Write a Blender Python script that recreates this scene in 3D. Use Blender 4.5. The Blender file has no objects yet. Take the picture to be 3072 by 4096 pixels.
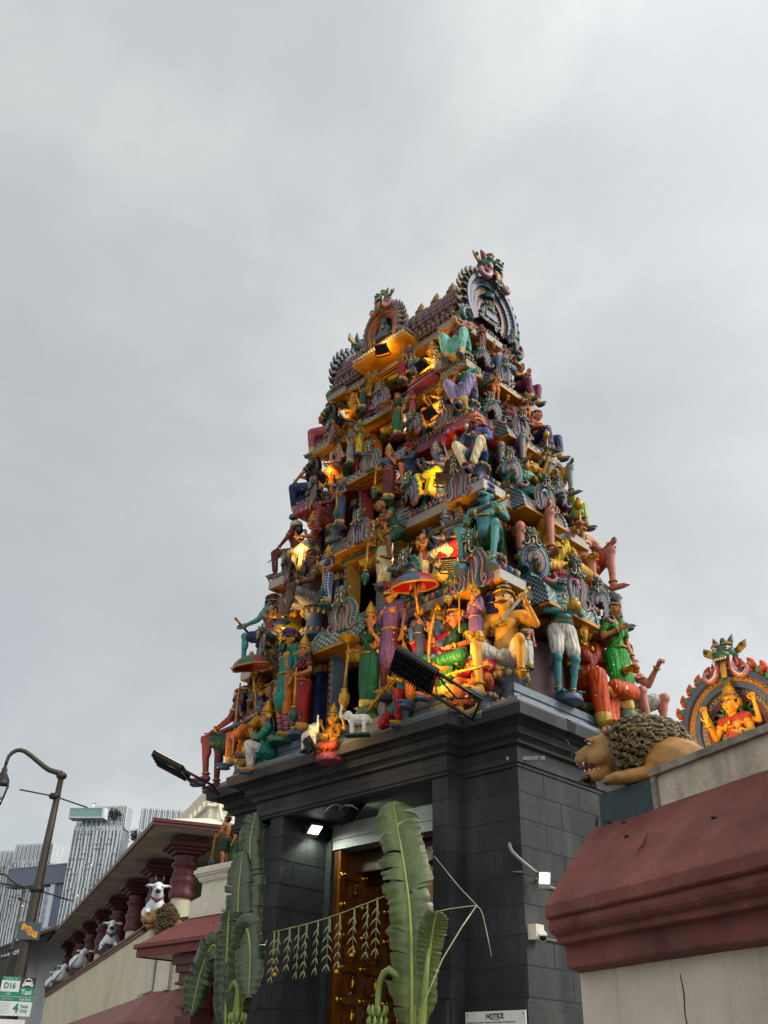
import bpy, bmesh, math, random
from mathutils import Vector as V, Matrix as Mx
random.seed(7)
PI=math.pi
R=math.radians
sc=bpy.context.scene
COL=sc.collection
# ---------------------------------------------------------------- camera
cam=bpy.data.cameras.new('camera'); co=bpy.data.objects.new('camera',cam); COL.objects.link(co)
TH,RO,YA=0.537597,0.0238167,0.799308
def _camrot():
    c,s=math.cos,math.sin
    Y=Mx.Rotation(YA,3,'Z')
    fw=V((0,c(TH),s(TH))); rt=V((1,0,0)); up=V((0,-s(TH),c(TH)))
    r2=c(RO)*rt+s(RO)*up; u2=-s(RO)*rt+c(RO)*up
    m=Mx((Y@r2,Y@u2,-(Y@fw))).transposed()
    return m
co.matrix_world=Mx.Translation((0,0,1.6))@_camrot().to_4x4()
cam.sensor_fit='VERTICAL'; cam.sensor_height=36; cam.lens=36*3868.8/4096
cam.clip_start=.05; cam.clip_end=4000
sc.camera=co
# ---------------------------------------------------------------- sky, sun, exposure
SUN_EL,SUN_AZ=R(38),R(62)      # azimuth clockwise from +Y
w=bpy.data.worlds.new("World"); sc.world=w; w.use_nodes=True
nt=w.node_tree; nt.nodes.clear()
def N(t,**k):
    n=nt.nodes.new(t)
    for a,b in k.items(): setattr(n,a,b)
    return n
def L(a,b): nt.links.new(a,b)
out=N('ShaderNodeOutputWorld'); bg=N('ShaderNodeBackground'); bg2=N('ShaderNodeBackground'); ad=N('ShaderNodeAddShader')
sky=N('ShaderNodeTexSky',sky_type='NISHITA'); sky.sun_disc=False; sky.sun_elevation=SUN_EL; sky.sun_rotation=SUN_AZ
L(sky.outputs[0],bg.inputs[0]); bg.inputs[1].default_value=.05; bg.inputs[1].default_value=.022
tc=N('ShaderNodeTexCoord'); sep=N('ShaderNodeSeparateXYZ'); L(tc.outputs['Generated'],sep.inputs[0])
def mth(op,a,b=None,c=None):
    n=N('ShaderNodeMath',operation=op)
    for i,q in enumerate((a,b,c)):
        if q is None: continue
        if isinstance(q,(int,float)): n.inputs[i].default_value=q
        else: L(q,n.inputs[i])
    return n.outputs[0]
# cloud sheet: project the view direction on a high flat layer
zz=mth('MAXIMUM',mth('ADD',sep.outputs[2],.42),.05)
cv=N('ShaderNodeCombineXYZ'); L(mth('DIVIDE',sep.outputs[0],zz),cv.inputs[0]); L(mth('DIVIDE',sep.outputs[1],zz),cv.inputs[1])
n1=N('ShaderNodeTexNoise'); n1.inputs['Scale'].default_value=1.5; n1.inputs['Detail'].default_value=9; n1.inputs['Roughness'].default_value=.55; n1.inputs['Distortion'].default_value=.4
n2=N('ShaderNodeTexNoise'); n2.inputs['Scale'].default_value=5; n2.inputs['Detail'].default_value=7; n2.inputs['Roughness'].default_value=.6
mp=N('ShaderNodeMapping'); mp.inputs['Location'].default_value=(3.7,1.3,0); L(cv.outputs[0],mp.inputs[0])
L(mp.outputs[0],n1.inputs['Vector']); L(mp.outputs[0],n2.inputs['Vector'])
mix=mth('ADD',mth('MULTIPLY',n1.outputs[0],.75),mth('MULTIPLY',n2.outputs[0],.25))
rp=N('ShaderNodeValToRGB'); cr=rp.color_ramp
cr.elements[0].position=.39; cr.elements[0].color=(.61,.632,.632,1)
cr.elements[1].position=.63; cr.elements[1].color=(.88,.875,.85,1)
e=cr.elements.new(.49); e.color=(.675,.694,.688,1)
L(mix,rp.inputs[0])
# the west (+X) side of the sky is brighter at dusk, the street side behind the camera darker
yy=mth('ADD',mth('MULTIPLY',mth('MAXIMUM',mth('MULTIPLY',sep.outputs[1],-1.0),0.0),.24),1.0)      # open evening sky over the street behind the camera
xx=mth('ADD',mth('MULTIPLY',mth('MAXIMUM',mth('ADD',sep.outputs[0],.40),0.0),1.25),1.0)
vx=mth('MINIMUM',mth('MAXIMUM',mth('ADD',mth('MULTIPLY',sep.outputs[0],.34),1.235),.97),1.16)
g=mth('MULTIPLY',mth('MULTIPLY',yy,xx),vx)
mu=N('ShaderNodeVectorMath',operation='SCALE'); L(rp.outputs[0],mu.inputs[0]); L(g,mu.inputs['Scale'])
L(mu.outputs[0],bg2.inputs[0]); bg2.inputs[1].default_value=.80
L(bg.outputs[0],ad.inputs[0]); L(bg2.outputs[0],ad.inputs[1]); L(ad.outputs[0],out.inputs[0])
sl=bpy.data.lights.new('sun','SUN'); sl.energy=3.8; sl.angle=R(30); sl.color=(1,.95,.88)
so=bpy.data.objects.new('sun',sl); COL.objects.link(so)
sd=V((math.sin(SUN_AZ)*math.cos(SUN_EL),math.cos(SUN_AZ)*math.cos(SUN_EL),math.sin(SUN_EL)))
so.rotation_euler=(-sd).to_track_quat('-Z','Y').to_euler()
sc.view_settings.view_transform='Standard'; sc.view_settings.look='None'; sc.view_settings.exposure=0; sc.view_settings.gamma=1
sc.view_settings.use_curve_mapping=False
# ---------------------------------------------------------------- mesh builder
class MB:
    def __init__(s): s.v=[];s.f=[];s.m=[];s.sm=[];s.T=Mx.Identity(4)
    def add(s,vs,fs,m=0,smooth=False):
        b=len(s.v); s.v+=[tuple(s.T@V(p)) for p in vs]
        for f in fs: s.f.append([b+i for i in f]); s.m.append(m); s.sm.append(smooth)
        return s
    def box(s,x0,x1,y0,y1,z0,z1,m=0):
        vs=[(x,y,z) for z in(z0,z1) for y in(y0,y1) for x in(x0,x1)]
        return s.add(vs,[(0,2,3,1),(4,5,7,6),(0,1,5,4),(2,6,7,3),(0,4,6,2),(1,3,7,5)],m)
    def cbox(s,c,d,m=0): return s.box(c[0]-d[0]/2,c[0]+d[0]/2,c[1]-d[1]/2,c[1]+d[1]/2,c[2]-d[2]/2,c[2]+d[2]/2,m)
    def lathe(s,pr,m=0,n=16,c=(0,0,0),smooth=True,sq=1.0):
        vs=[];fs=[];k=len(pr)
        for r,z in pr:
            for i in range(n):
                a=2*PI*i/n; vs.append((c[0]+r*math.cos(a),c[1]+r*sq*math.sin(a),c[2]+z))
        for j in range(k-1):
            for i in range(n): fs.append((j*n+i,j*n+(i+1)%n,(j+1)*n+(i+1)%n,(j+1)*n+i))
        s.add(vs,fs,m,smooth)
        if pr[0][0]>1e-4: s.add(vs[:n],[tuple(range(n-1,-1,-1))],m)
        if pr[-1][0]>1e-4: s.add(vs[-n:],[tuple(range(n))],m)
        return s
    def tube(s,pts,r,m=0,n=8,flat=1.0,up=None,cr=2):
        pts=[V(p) for p in pts]; k=len(pts); rs=list(r) if isinstance(r,(list,tuple)) else [r]*k
        if cr and 3<=k<=9:
            P2=[];R2=[]
            for i in range(k-1):
                a,b_,c,d=pts[max(i-1,0)],pts[i],pts[i+1],pts[min(i+2,k-1)]
                for q in range(cr):
                    f=q/cr; P2.append(.5*((2*b_)+(c-a)*f+(2*a-5*b_+4*c-d)*f*f+(3*b_-a-3*c+d)*f**3)); R2.append(rs[i]+(rs[i+1]-rs[i])*f)
            P2.append(pts[-1]);R2.append(rs[-1]); pts,rs,k=P2,R2,len(P2)
        vs=[];fs=[];pu=V(up) if up else None
        for i,p in enumerate(pts):
            t=(pts[min(i+1,k-1)]-pts[max(i-1,0)])
            if t.length<1e-9: t=V((0,0,1))
            t.normalize()
            if pu is None: pu=V((0,1,0)) if abs(t.y)<.9 else V((1,0,0))
            a=t.cross(pu)
            if a.length<1e-6: a=t.cross(V((.3,.5,.8)))
            a.normalize(); b=a.cross(t).normalized()
            if not up: pu=b
            for j in range(n):
                q=2*PI*j/n; vs.append(p+a*(rs[i]*math.cos(q))+b*(rs[i]*flat*math.sin(q)))
        for i in range(k-1):
            for j in range(n): fs.append((i*n+j,i*n+(j+1)%n,(i+1)*n+(j+1)%n,(i+1)*n+j))
        fs.append(tuple(range(n-1,-1,-1))); fs.append(tuple((k-1)*n+j for j in range(n)))
        return s.add(vs,fs,m,True)
    def ell(s,c,r,m=0,nu=12,nv=8):
        if isinstance(r,(int,float)): r=(r,r,r)
        vs=[];fs=[]
        for j in range(1,nv):
            a=PI*j/nv
            for i in range(nu):
                b=2*PI*i/nu; vs.append((c[0]+r[0]*math.sin(a)*math.cos(b),c[1]+r[1]*math.sin(a)*math.sin(b),c[2]-r[2]*math.cos(a)))
        vs.append((c[0],c[1],c[2]-r[2])); vs.append((c[0],c[1],c[2]+r[2])); lo=len(vs)-2; hi=lo+1
        for j in range(nv-2):
            for i in range(nu): fs.append((j*nu+i,j*nu+(i+1)%nu,(j+1)*nu+(i+1)%nu,(j+1)*nu+i))
        for i in range(nu): fs.append((lo,(i+1)%nu,i)); fs.append((hi,(nv-2)*nu+i,(nv-2)*nu+(i+1)%nu))
        return s.add(vs,fs,m,True)
    def cap(s,a,b,ra,rb=None,m=0,n=10):
        a=V(a);b=V(b);rb=ra if rb is None else rb
        d=b-a; l=d.length
        if l<1e-6: return s.ell(a,ra,m)
        t=d/l; pts=[];rs=[]
        for q in (-1,-.85,-.5): pts.append(a+t*ra*q); rs.append(max(.002,ra*math.sqrt(max(0,1-q*q))))
        pts.append(a);rs.append(ra);pts.append(b);rs.append(rb)
        for q in (.5,.85,1): pts.append(b+t*rb*q); rs.append(max(.002,rb*math.sqrt(max(0,1-q*q))))
        return s.tube(pts,rs,m,n,cr=0)
    def prism(s,poly,y0,y1,m=0,ms=None):     # polygon in XZ extruded along Y
        n=len(poly); vs=[(x,y0,z) for x,z in poly]+[(x,y1,z) for x,z in poly]
        s.add(vs,[tuple(range(n)),tuple(range(2*n-1,n-1,-1))],m)
        return s.add(vs,[(i,n+i,n+(i+1)%n,(i+1)%n) for i in range(n)],m if ms is None else ms)
    def extr(s,prof,x0,x1,m=0,closed=True):   # profile in YZ swept along X
        n=len(prof); vs=[(x0,y,z) for y,z in prof]+[(x1,y,z) for y,z in prof]
        fs=[(i,(i+1)%n,n+(i+1)%n,n+i) for i in range(n if closed else n-1)]
        ml=m if isinstance(m,(list,tuple)) else [m]*len(fs)
        for f,q in zip(fs,ml): s.add([vs[i] for i in f],[(0,1,2,3)],q)
        if closed: s.add(vs,[tuple(range(n-1,-1,-1)),tuple(range(n,2*n))],ml[0])
        return s
    def sweep(s,outl,prof,cap=True):          # outl(d)->plan points ; prof=[(d,z,mat)]
        rings=[[(x,y,z) for x,y in outl(d)] for d,z,_ in prof]
        n=len(rings[0])
        for k in range(len(rings)-1):
            vs=rings[k]+rings[k+1]
            s.add(vs,[(i,(i+1)%n,n+(i+1)%n,n+i) for i in range(n)],prof[k][2])
        return s
    def grid(s,rows,m=0,flip=False):
        n=len(rows[0]); vs=[p for r in rows for p in r]
        return s.add(vs,[((i*n+j,i*n+j+1,(i+1)*n+j+1,(i+1)*n+j)) for i in range(len(rows)-1) for j in range(n-1)],m,True)
    def poly(s,pts,m=0): return s.add(pts,[tuple(range(len(pts)))],m)
def link(name,me,parent=None,loc=None,rz=None):
    o=bpy.data.objects.new(name,me); COL.objects.link(o)
    if parent: o.parent=parent
    if loc is not None: o.location=loc
    if rz is not None: o.rotation_euler=(0,0,rz)
    return o
def mesh(name,mb,mats):
    me=bpy.data.meshes.new(name); me.from_pydata(mb.v,[],mb.f)
    for m in (mats if isinstance(mats,(list,tuple)) else [mats]): me.materials.append(m)
    me.polygons.foreach_set('material_index',mb.m); me.polygons.foreach_set('use_smooth',mb.sm)
    bm=bmesh.new(); bm.from_mesh(me); bmesh.ops.recalc_face_normals(bm,faces=bm.faces); bm.to_mesh(me); bm.free()
    me.update(); return me
def obj(name,mb,mats,parent=None,loc=None,rz=None,**k):
    o=link(name,mesh(name,mb,mats),parent,loc,rz)
    if k: tag(o,**k)
    return o
def tag(o,label=None,cat=None,group=None,kind=None):
    if label: o['label']=label
    if cat: o['category']=cat
    if group: o['group']=group
    if kind: o['kind']=kind
    return o
def thing(name,label,cat,loc=(0,0,0),rz=0,group=None):
    o=link(name,None,None,loc,rz); o.empty_display_size=.1
    return tag(o,label,cat,group)
def copy_tree(o,parent=None):
    c=o.copy(); COL.objects.link(c)
    if parent: c.parent=parent
    for ch in list(o.children): copy_tree(ch,c)
    return c
DG=[None]
def remesh(mb,vox,it=3):
    me=bpy.data.meshes.new('tmp'); me.from_pydata(mb.v,[],mb.f)
    bm=bmesh.new(); bm.from_mesh(me); bmesh.ops.recalc_face_normals(bm,faces=bm.faces); bm.to_mesh(me); bm.free()
    o=bpy.data.objects.new('tmp',me); COL.objects.link(o)
    m=o.modifiers.new('r','REMESH'); m.mode='VOXEL'; m.voxel_size=vox; m.use_smooth_shade=True
    if it: q=o.modifiers.new('s','SMOOTH'); q.iterations=it; q.factor=.5
    dg=bpy.context.evaluated_depsgraph_get(); dg.update()
    r=bpy.data.meshes.new_from_object(o.evaluated_get(dg))
    bpy.data.objects.remove(o); bpy.data.meshes.remove(me)
    r.polygons.foreach_set('use_smooth',[True]*len(r.polygons))
    return r
def join_mb(me,mb,mi=0):        # append plain MB geometry to a mesh (fingers and the like)
    bm=bmesh.new(); bm.from_mesh(me)
    vs=[bm.verts.new(p) for p in mb.v]
    for f in mb.f:
        try: q=bm.faces.new([vs[i] for i in f]); q.smooth=True; q.material_index=mi
        except ValueError: pass
    bm.to_mesh(me); bm.free(); return me
# ---------------------------------------------------------------- materials
MC={}
def srgb(h):
    h=h.lstrip('#'); c=[int(h[i:i+2],16)/255 for i in(0,2,4)]
    return tuple(x/12.92 if x<=.04045 else ((x+.055)/1.055)**2.4 for x in c)
def mat(name,col=None,rough=.55,var=.16,nscale=6,bump=.15,bscale=40,metal=0,spec=.4,fn=None,emit=None,estr=0):
    if name in MC: return MC[name]
    m=bpy.data.materials.new(name); m.use_nodes=True; t=m.node_tree; b=t.nodes['Principled BSDF']
    if isinstance(col,str):
        col=srgb(col); g_=sum(col)/3; col=tuple(max(0,c*1.1-g_*.1)*.54 for c in col)
    tcn=t.nodes.new('ShaderNodeTexCoord'); no=t.nodes.new('ShaderNodeTexNoise'); no.inputs['Scale'].default_value=nscale; no.inputs['Detail'].default_value=6; no.inputs['Roughness'].default_value=.65
    t.links.new(tcn.outputs['Object'],no.inputs['Vector'])
    mx=t.nodes.new('ShaderNodeMix'); mx.data_type='RGBA'
    lo=tuple(c*(1-var*1.6) for c in col)+(1,); hi=tuple(min(1,c*(1+var)) for c in col)+(1,)
    mx.inputs[6].default_value=lo; mx.inputs[7].default_value=hi
    mr=t.nodes.new('ShaderNodeMapRange'); mr.inputs[1].default_value=.32; mr.inputs[2].default_value=.66; t.links.new(no.outputs[0],mr.inputs[0]); t.links.new(mr.outputs[0],mx.inputs[0])
    cs=mx.outputs[2]
    if fn: cs=fn(t,tcn,cs)
    t.links.new(cs,b.inputs['Base Color'])
    b.inputs['Roughness'].default_value=rough; b.inputs['Metallic'].default_value=metal
    b.inputs['Specular IOR Level'].default_value=spec
    if bump:
        n2=t.nodes.new('ShaderNodeTexNoise'); n2.inputs['Scale'].default_value=bscale; n2.inputs['Detail'].default_value=4
        t.links.new(tcn.outputs['Object'],n2.inputs['Vector'])
        bp=t.nodes.new('ShaderNodeBump'); bp.inputs['Strength'].default_value=bump; bp.inputs['Distance'].default_value=.02
        t.links.new(n2.outputs[0],bp.inputs['Height']); t.links.new(bp.outputs[0],b.inputs['Normal'])
    if emit: b.inputs['Emission Color'].default_value=tuple(emit)+(1,); b.inputs['Emission Strength'].default_value=estr
    MC[name]=m; return m
def tm(t,op,a,b=None):
    n=t.nodes.new('ShaderNodeMath'); n.operation=op
    for i,q in enumerate((a,b)):
        if q is None: continue
        if isinstance(q,(int,float)): n.inputs[i].default_value=q
        else: t.links.new(q,n.inputs[i])
    return n.outputs[0]
def tmix(t,fac,a,b):
    n=t.nodes.new('ShaderNodeMix'); n.data_type='RGBA'; t.links.new(fac,n.inputs[0])
    for i,q in ((6,a),(7,b)):
        if isinstance(q,tuple): n.inputs[i].default_value=q+(1,)
        else: t.links.new(q,n.inputs[i])
    return n.outputs[2]
def uv_xz(t,tcn):
    s=t.nodes.new('ShaderNodeSeparateXYZ'); t.links.new(tcn.outputs['Object'],s.inputs[0])
    return tm(t,'ADD',s.outputs[0],s.outputs[1]),s.outputs[2]
def fn_key(lo,hi,z0,h,freq,pal):      # nested squares along a band
    def f(t,tcn,cs):
        u,z=uv_xz(t,tcn)
        a=tm(t,'ABSOLUTE',tm(t,'SUBTRACT',tm(t,'FRACT',tm(t,'MULTIPLY',u,freq)),.5))
        b=tm(t,'ABSOLUTE',tm(t,'SUBTRACT',tm(t,'DIVIDE',tm(t,'SUBTRACT',z,z0),h),.45))
        k=tm(t,'MULTIPLY',tm(t,'MAXIMUM',a,b),7.2)
        s=tm(t,'GREATER_THAN',tm(t,'FRACT',k),.52)
        c=tmix(t,s,lo,hi)
        return tmix(t,tm(t,'GREATER_THAN',k,3.3),c,pal)
    return f
def fn_lat(edge,freq,wd=.16,dot=None):  # diamond lattice (u,z)
    def f(t,tcn,cs):
        u,z=uv_xz(t,tcn)
        a=tm(t,'FRACT',tm(t,'MULTIPLY',tm(t,'ADD',u,tm(t,'MULTIPLY',z,1.25)),freq)); b=tm(t,'FRACT',tm(t,'MULTIPLY',tm(t,'SUBTRACT',u,tm(t,'MULTIPLY',z,1.25)),freq))
        s=tm(t,'LESS_THAN',tm(t,'MINIMUM',a,b),wd)
        c=tmix(t,s,cs,edge)
        if dot:
            q=tm(t,'MAXIMUM',tm(t,'ABSOLUTE',tm(t,'SUBTRACT',a,.58)),tm(t,'ABSOLUTE',tm(t,'SUBTRACT',b,.58)))
            c=tmix(t,tm(t,'LESS_THAN',q,.12),c,dot)
        return c
    return f
def fn_dots(col,scale,th=.16):
    def f(t,tcn,cs):
        v=t.nodes.new('ShaderNodeTexVoronoi'); v.inputs['Scale'].default_value=scale; v.inputs['Randomness'].default_value=.35
        t.links.new(tcn.outputs['Object'],v.inputs['Vector'])
        return tmix(t,tm(t,'LESS_THAN',v.outputs['Distance'],th),cs,col)
    return f
def fn_check(col,freq):
    def f(t,tcn,cs):
        s=t.nodes.new('ShaderNodeSeparateXYZ'); t.links.new(tcn.outputs['Object'],s.inputs[0])
        a=tm(t,'FRACT',tm(t,'MULTIPLY',s.outputs[0],freq)); b=tm(t,'FRACT',tm(t,'MULTIPLY',s.outputs[2],freq))
        return tmix(t,tm(t,'LESS_THAN',tm(t,'MINIMUM',a,b),.13),cs,col)
    return f
def fn_streak(col,freq=5,amt=.5):        # rain streaks running down
    def f(t,tcn,cs):
        mpn=t.nodes.new('ShaderNodeMapping'); mpn.inputs['Scale'].default_value=(freq,freq,.35); t.links.new(tcn.outputs['Object'],mpn.inputs[0])
        v=t.nodes.new('ShaderNodeTexNoise'); v.inputs['Scale'].default_value=1.5; v.inputs['Detail'].default_value=5; t.links.new(mpn.outputs[0],v.inputs['Vector'])
        r=t.nodes.new('ShaderNodeMapRange'); r.inputs[1].default_value=.52; r.inputs[2].default_value=.75; r.inputs[4].default_value=amt; t.links.new(v.outputs[0],r.inputs[0])
        return tmix(t,r.outputs[0],cs,col)
    return f
PAL=dict(red='#a8201c',maroon='#6a1a20',rust='#a8432a',orange='#e07a14',ochre='#c08a2a',yellow='#e8c83a',spotyellow='#d8a81c',cream='#e8dcae',white='#dcd8cc',grey='#8e8e90',
 teal='#1f8474',dgreen='#124a38',green='#1d6a3c',bgreen='#1f9a34',lime='#b8c860',mint='#7ec8ae',blue='#3a5c98',checkblue='#2c549a',navy='#1c2c60',slate='#46587e',paleblue='#7088b0',lilac='#7c5a88',lavender='#9888ac',
 purple='#54305c',plum='#80304a',magenta='#a02050',pink='#d83858',rose='#b05868',crimson='#a02030',brown='#5a3420',black='#181416',spotorange='#d8561e',gold='#d4a02a',silver='#a8a89c')
SKIN=dict(maroon='#7a3234',blue='#4a6a94',tan='#c88254',dark='#5c4434',gold='#d89a3e',teal='#4f9090',pink='#d08874',grey='#8c9088',slateblue='#6a7284',brown='#84502e',orange='#cc6a34',green='#4a8a5c',pinkgrey='#b48a88')
def skin(k): return mat('painted_skin_'+k,SKIN[k],rough=.55,var=.2,nscale=5,bump=.25,bscale=30,spec=.3)
def cloth(k,hem=False):
    nm='cloth_'+k+('_hem' if hem else '')
    if nm in MC: return MC[nm]
    fn0=None
    if k.startswith('spot'): fn0=fn_dots((.85,.7,.45),7,.13)
    elif k=='bgreen': fn0=fn_dots((.8,.7,.2),9,.11)
    elif k in('green','navy','red','maroon','crimson'): fn0=fn_dots((.6,.5,.25),9,.1)
    elif k=='checkblue': fn0=fn_check((.45,.5,.62),11)
    def fn(t,tcn,cs):
        if fn0: cs=fn0(t,tcn,cs)
        mpn=t.nodes.new('ShaderNodeMapping'); mpn.inputs['Scale'].default_value=(1,1,.28); t.links.new(tcn.outputs['Object'],mpn.inputs[0])
        wv=t.nodes.new('ShaderNodeTexWave'); wv.inputs['Scale'].default_value=5.5; wv.inputs['Distortion'].default_value=9; wv.inputs['Detail'].default_value=3; wv.inputs['Detail Scale'].default_value=1.6
        t.links.new(mpn.outputs[0],wv.inputs['Vector']); t['wave']=wv.name
        d=t.nodes.new('ShaderNodeMix'); d.data_type='RGBA'; d.blend_type='MULTIPLY'; d.inputs[0].default_value=1; t.links.new(cs,d.inputs[6]); d.inputs[7].default_value=(.62,.58,.55,1)
        cs=tmix(t,tm(t,'LESS_THAN',wv.outputs['Fac'],.10),cs,d.outputs[2])     # painted fold lines
        if hem:
            sx=t.nodes.new('ShaderNodeSeparateXYZ'); t.links.new(tcn.outputs['Object'],sx.inputs[0]); cs=tmix(t,tm(t,'LESS_THAN',sx.outputs[2],.16),cs,(.42,.27,.05))
        return cs
    m=mat(nm,PAL[k],rough=.58,var=.28,nscale=5,bump=0,fn=fn,spec=.3)
    t=m.node_tree; b=t.nodes['Principled BSDF']; wv=t.nodes[t['wave']]
    bp=t.nodes.new('ShaderNodeBump'); bp.inputs['Strength'].default_value=.34; bp.inputs['Distance'].default_value=.03
    t.links.new(wv.outputs['Fac'],bp.inputs['Height']); t.links.new(bp.outputs[0],b.inputs['Normal'])
    return m
GOLD=mat('gold_paint','#c8952a',rough=.32,metal=.35,var=.25,nscale=14,bump=.3,bscale=60)
BLACKP=mat('black_paint','#161214',rough=.4,bump=.1)
WHITEP=mat('white_paint','#ddd8cc',rough=.4,bump=.05)
REDP=mat('lip_red','#a02424',rough=.4,bump=0)
def P(k,h=None,**q):
    return mat('paint_'+k,h or PAL.get(k,k),**{**dict(rough=.45,var=.2,nscale=9,bump=.25,bscale=50),**q})

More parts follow.
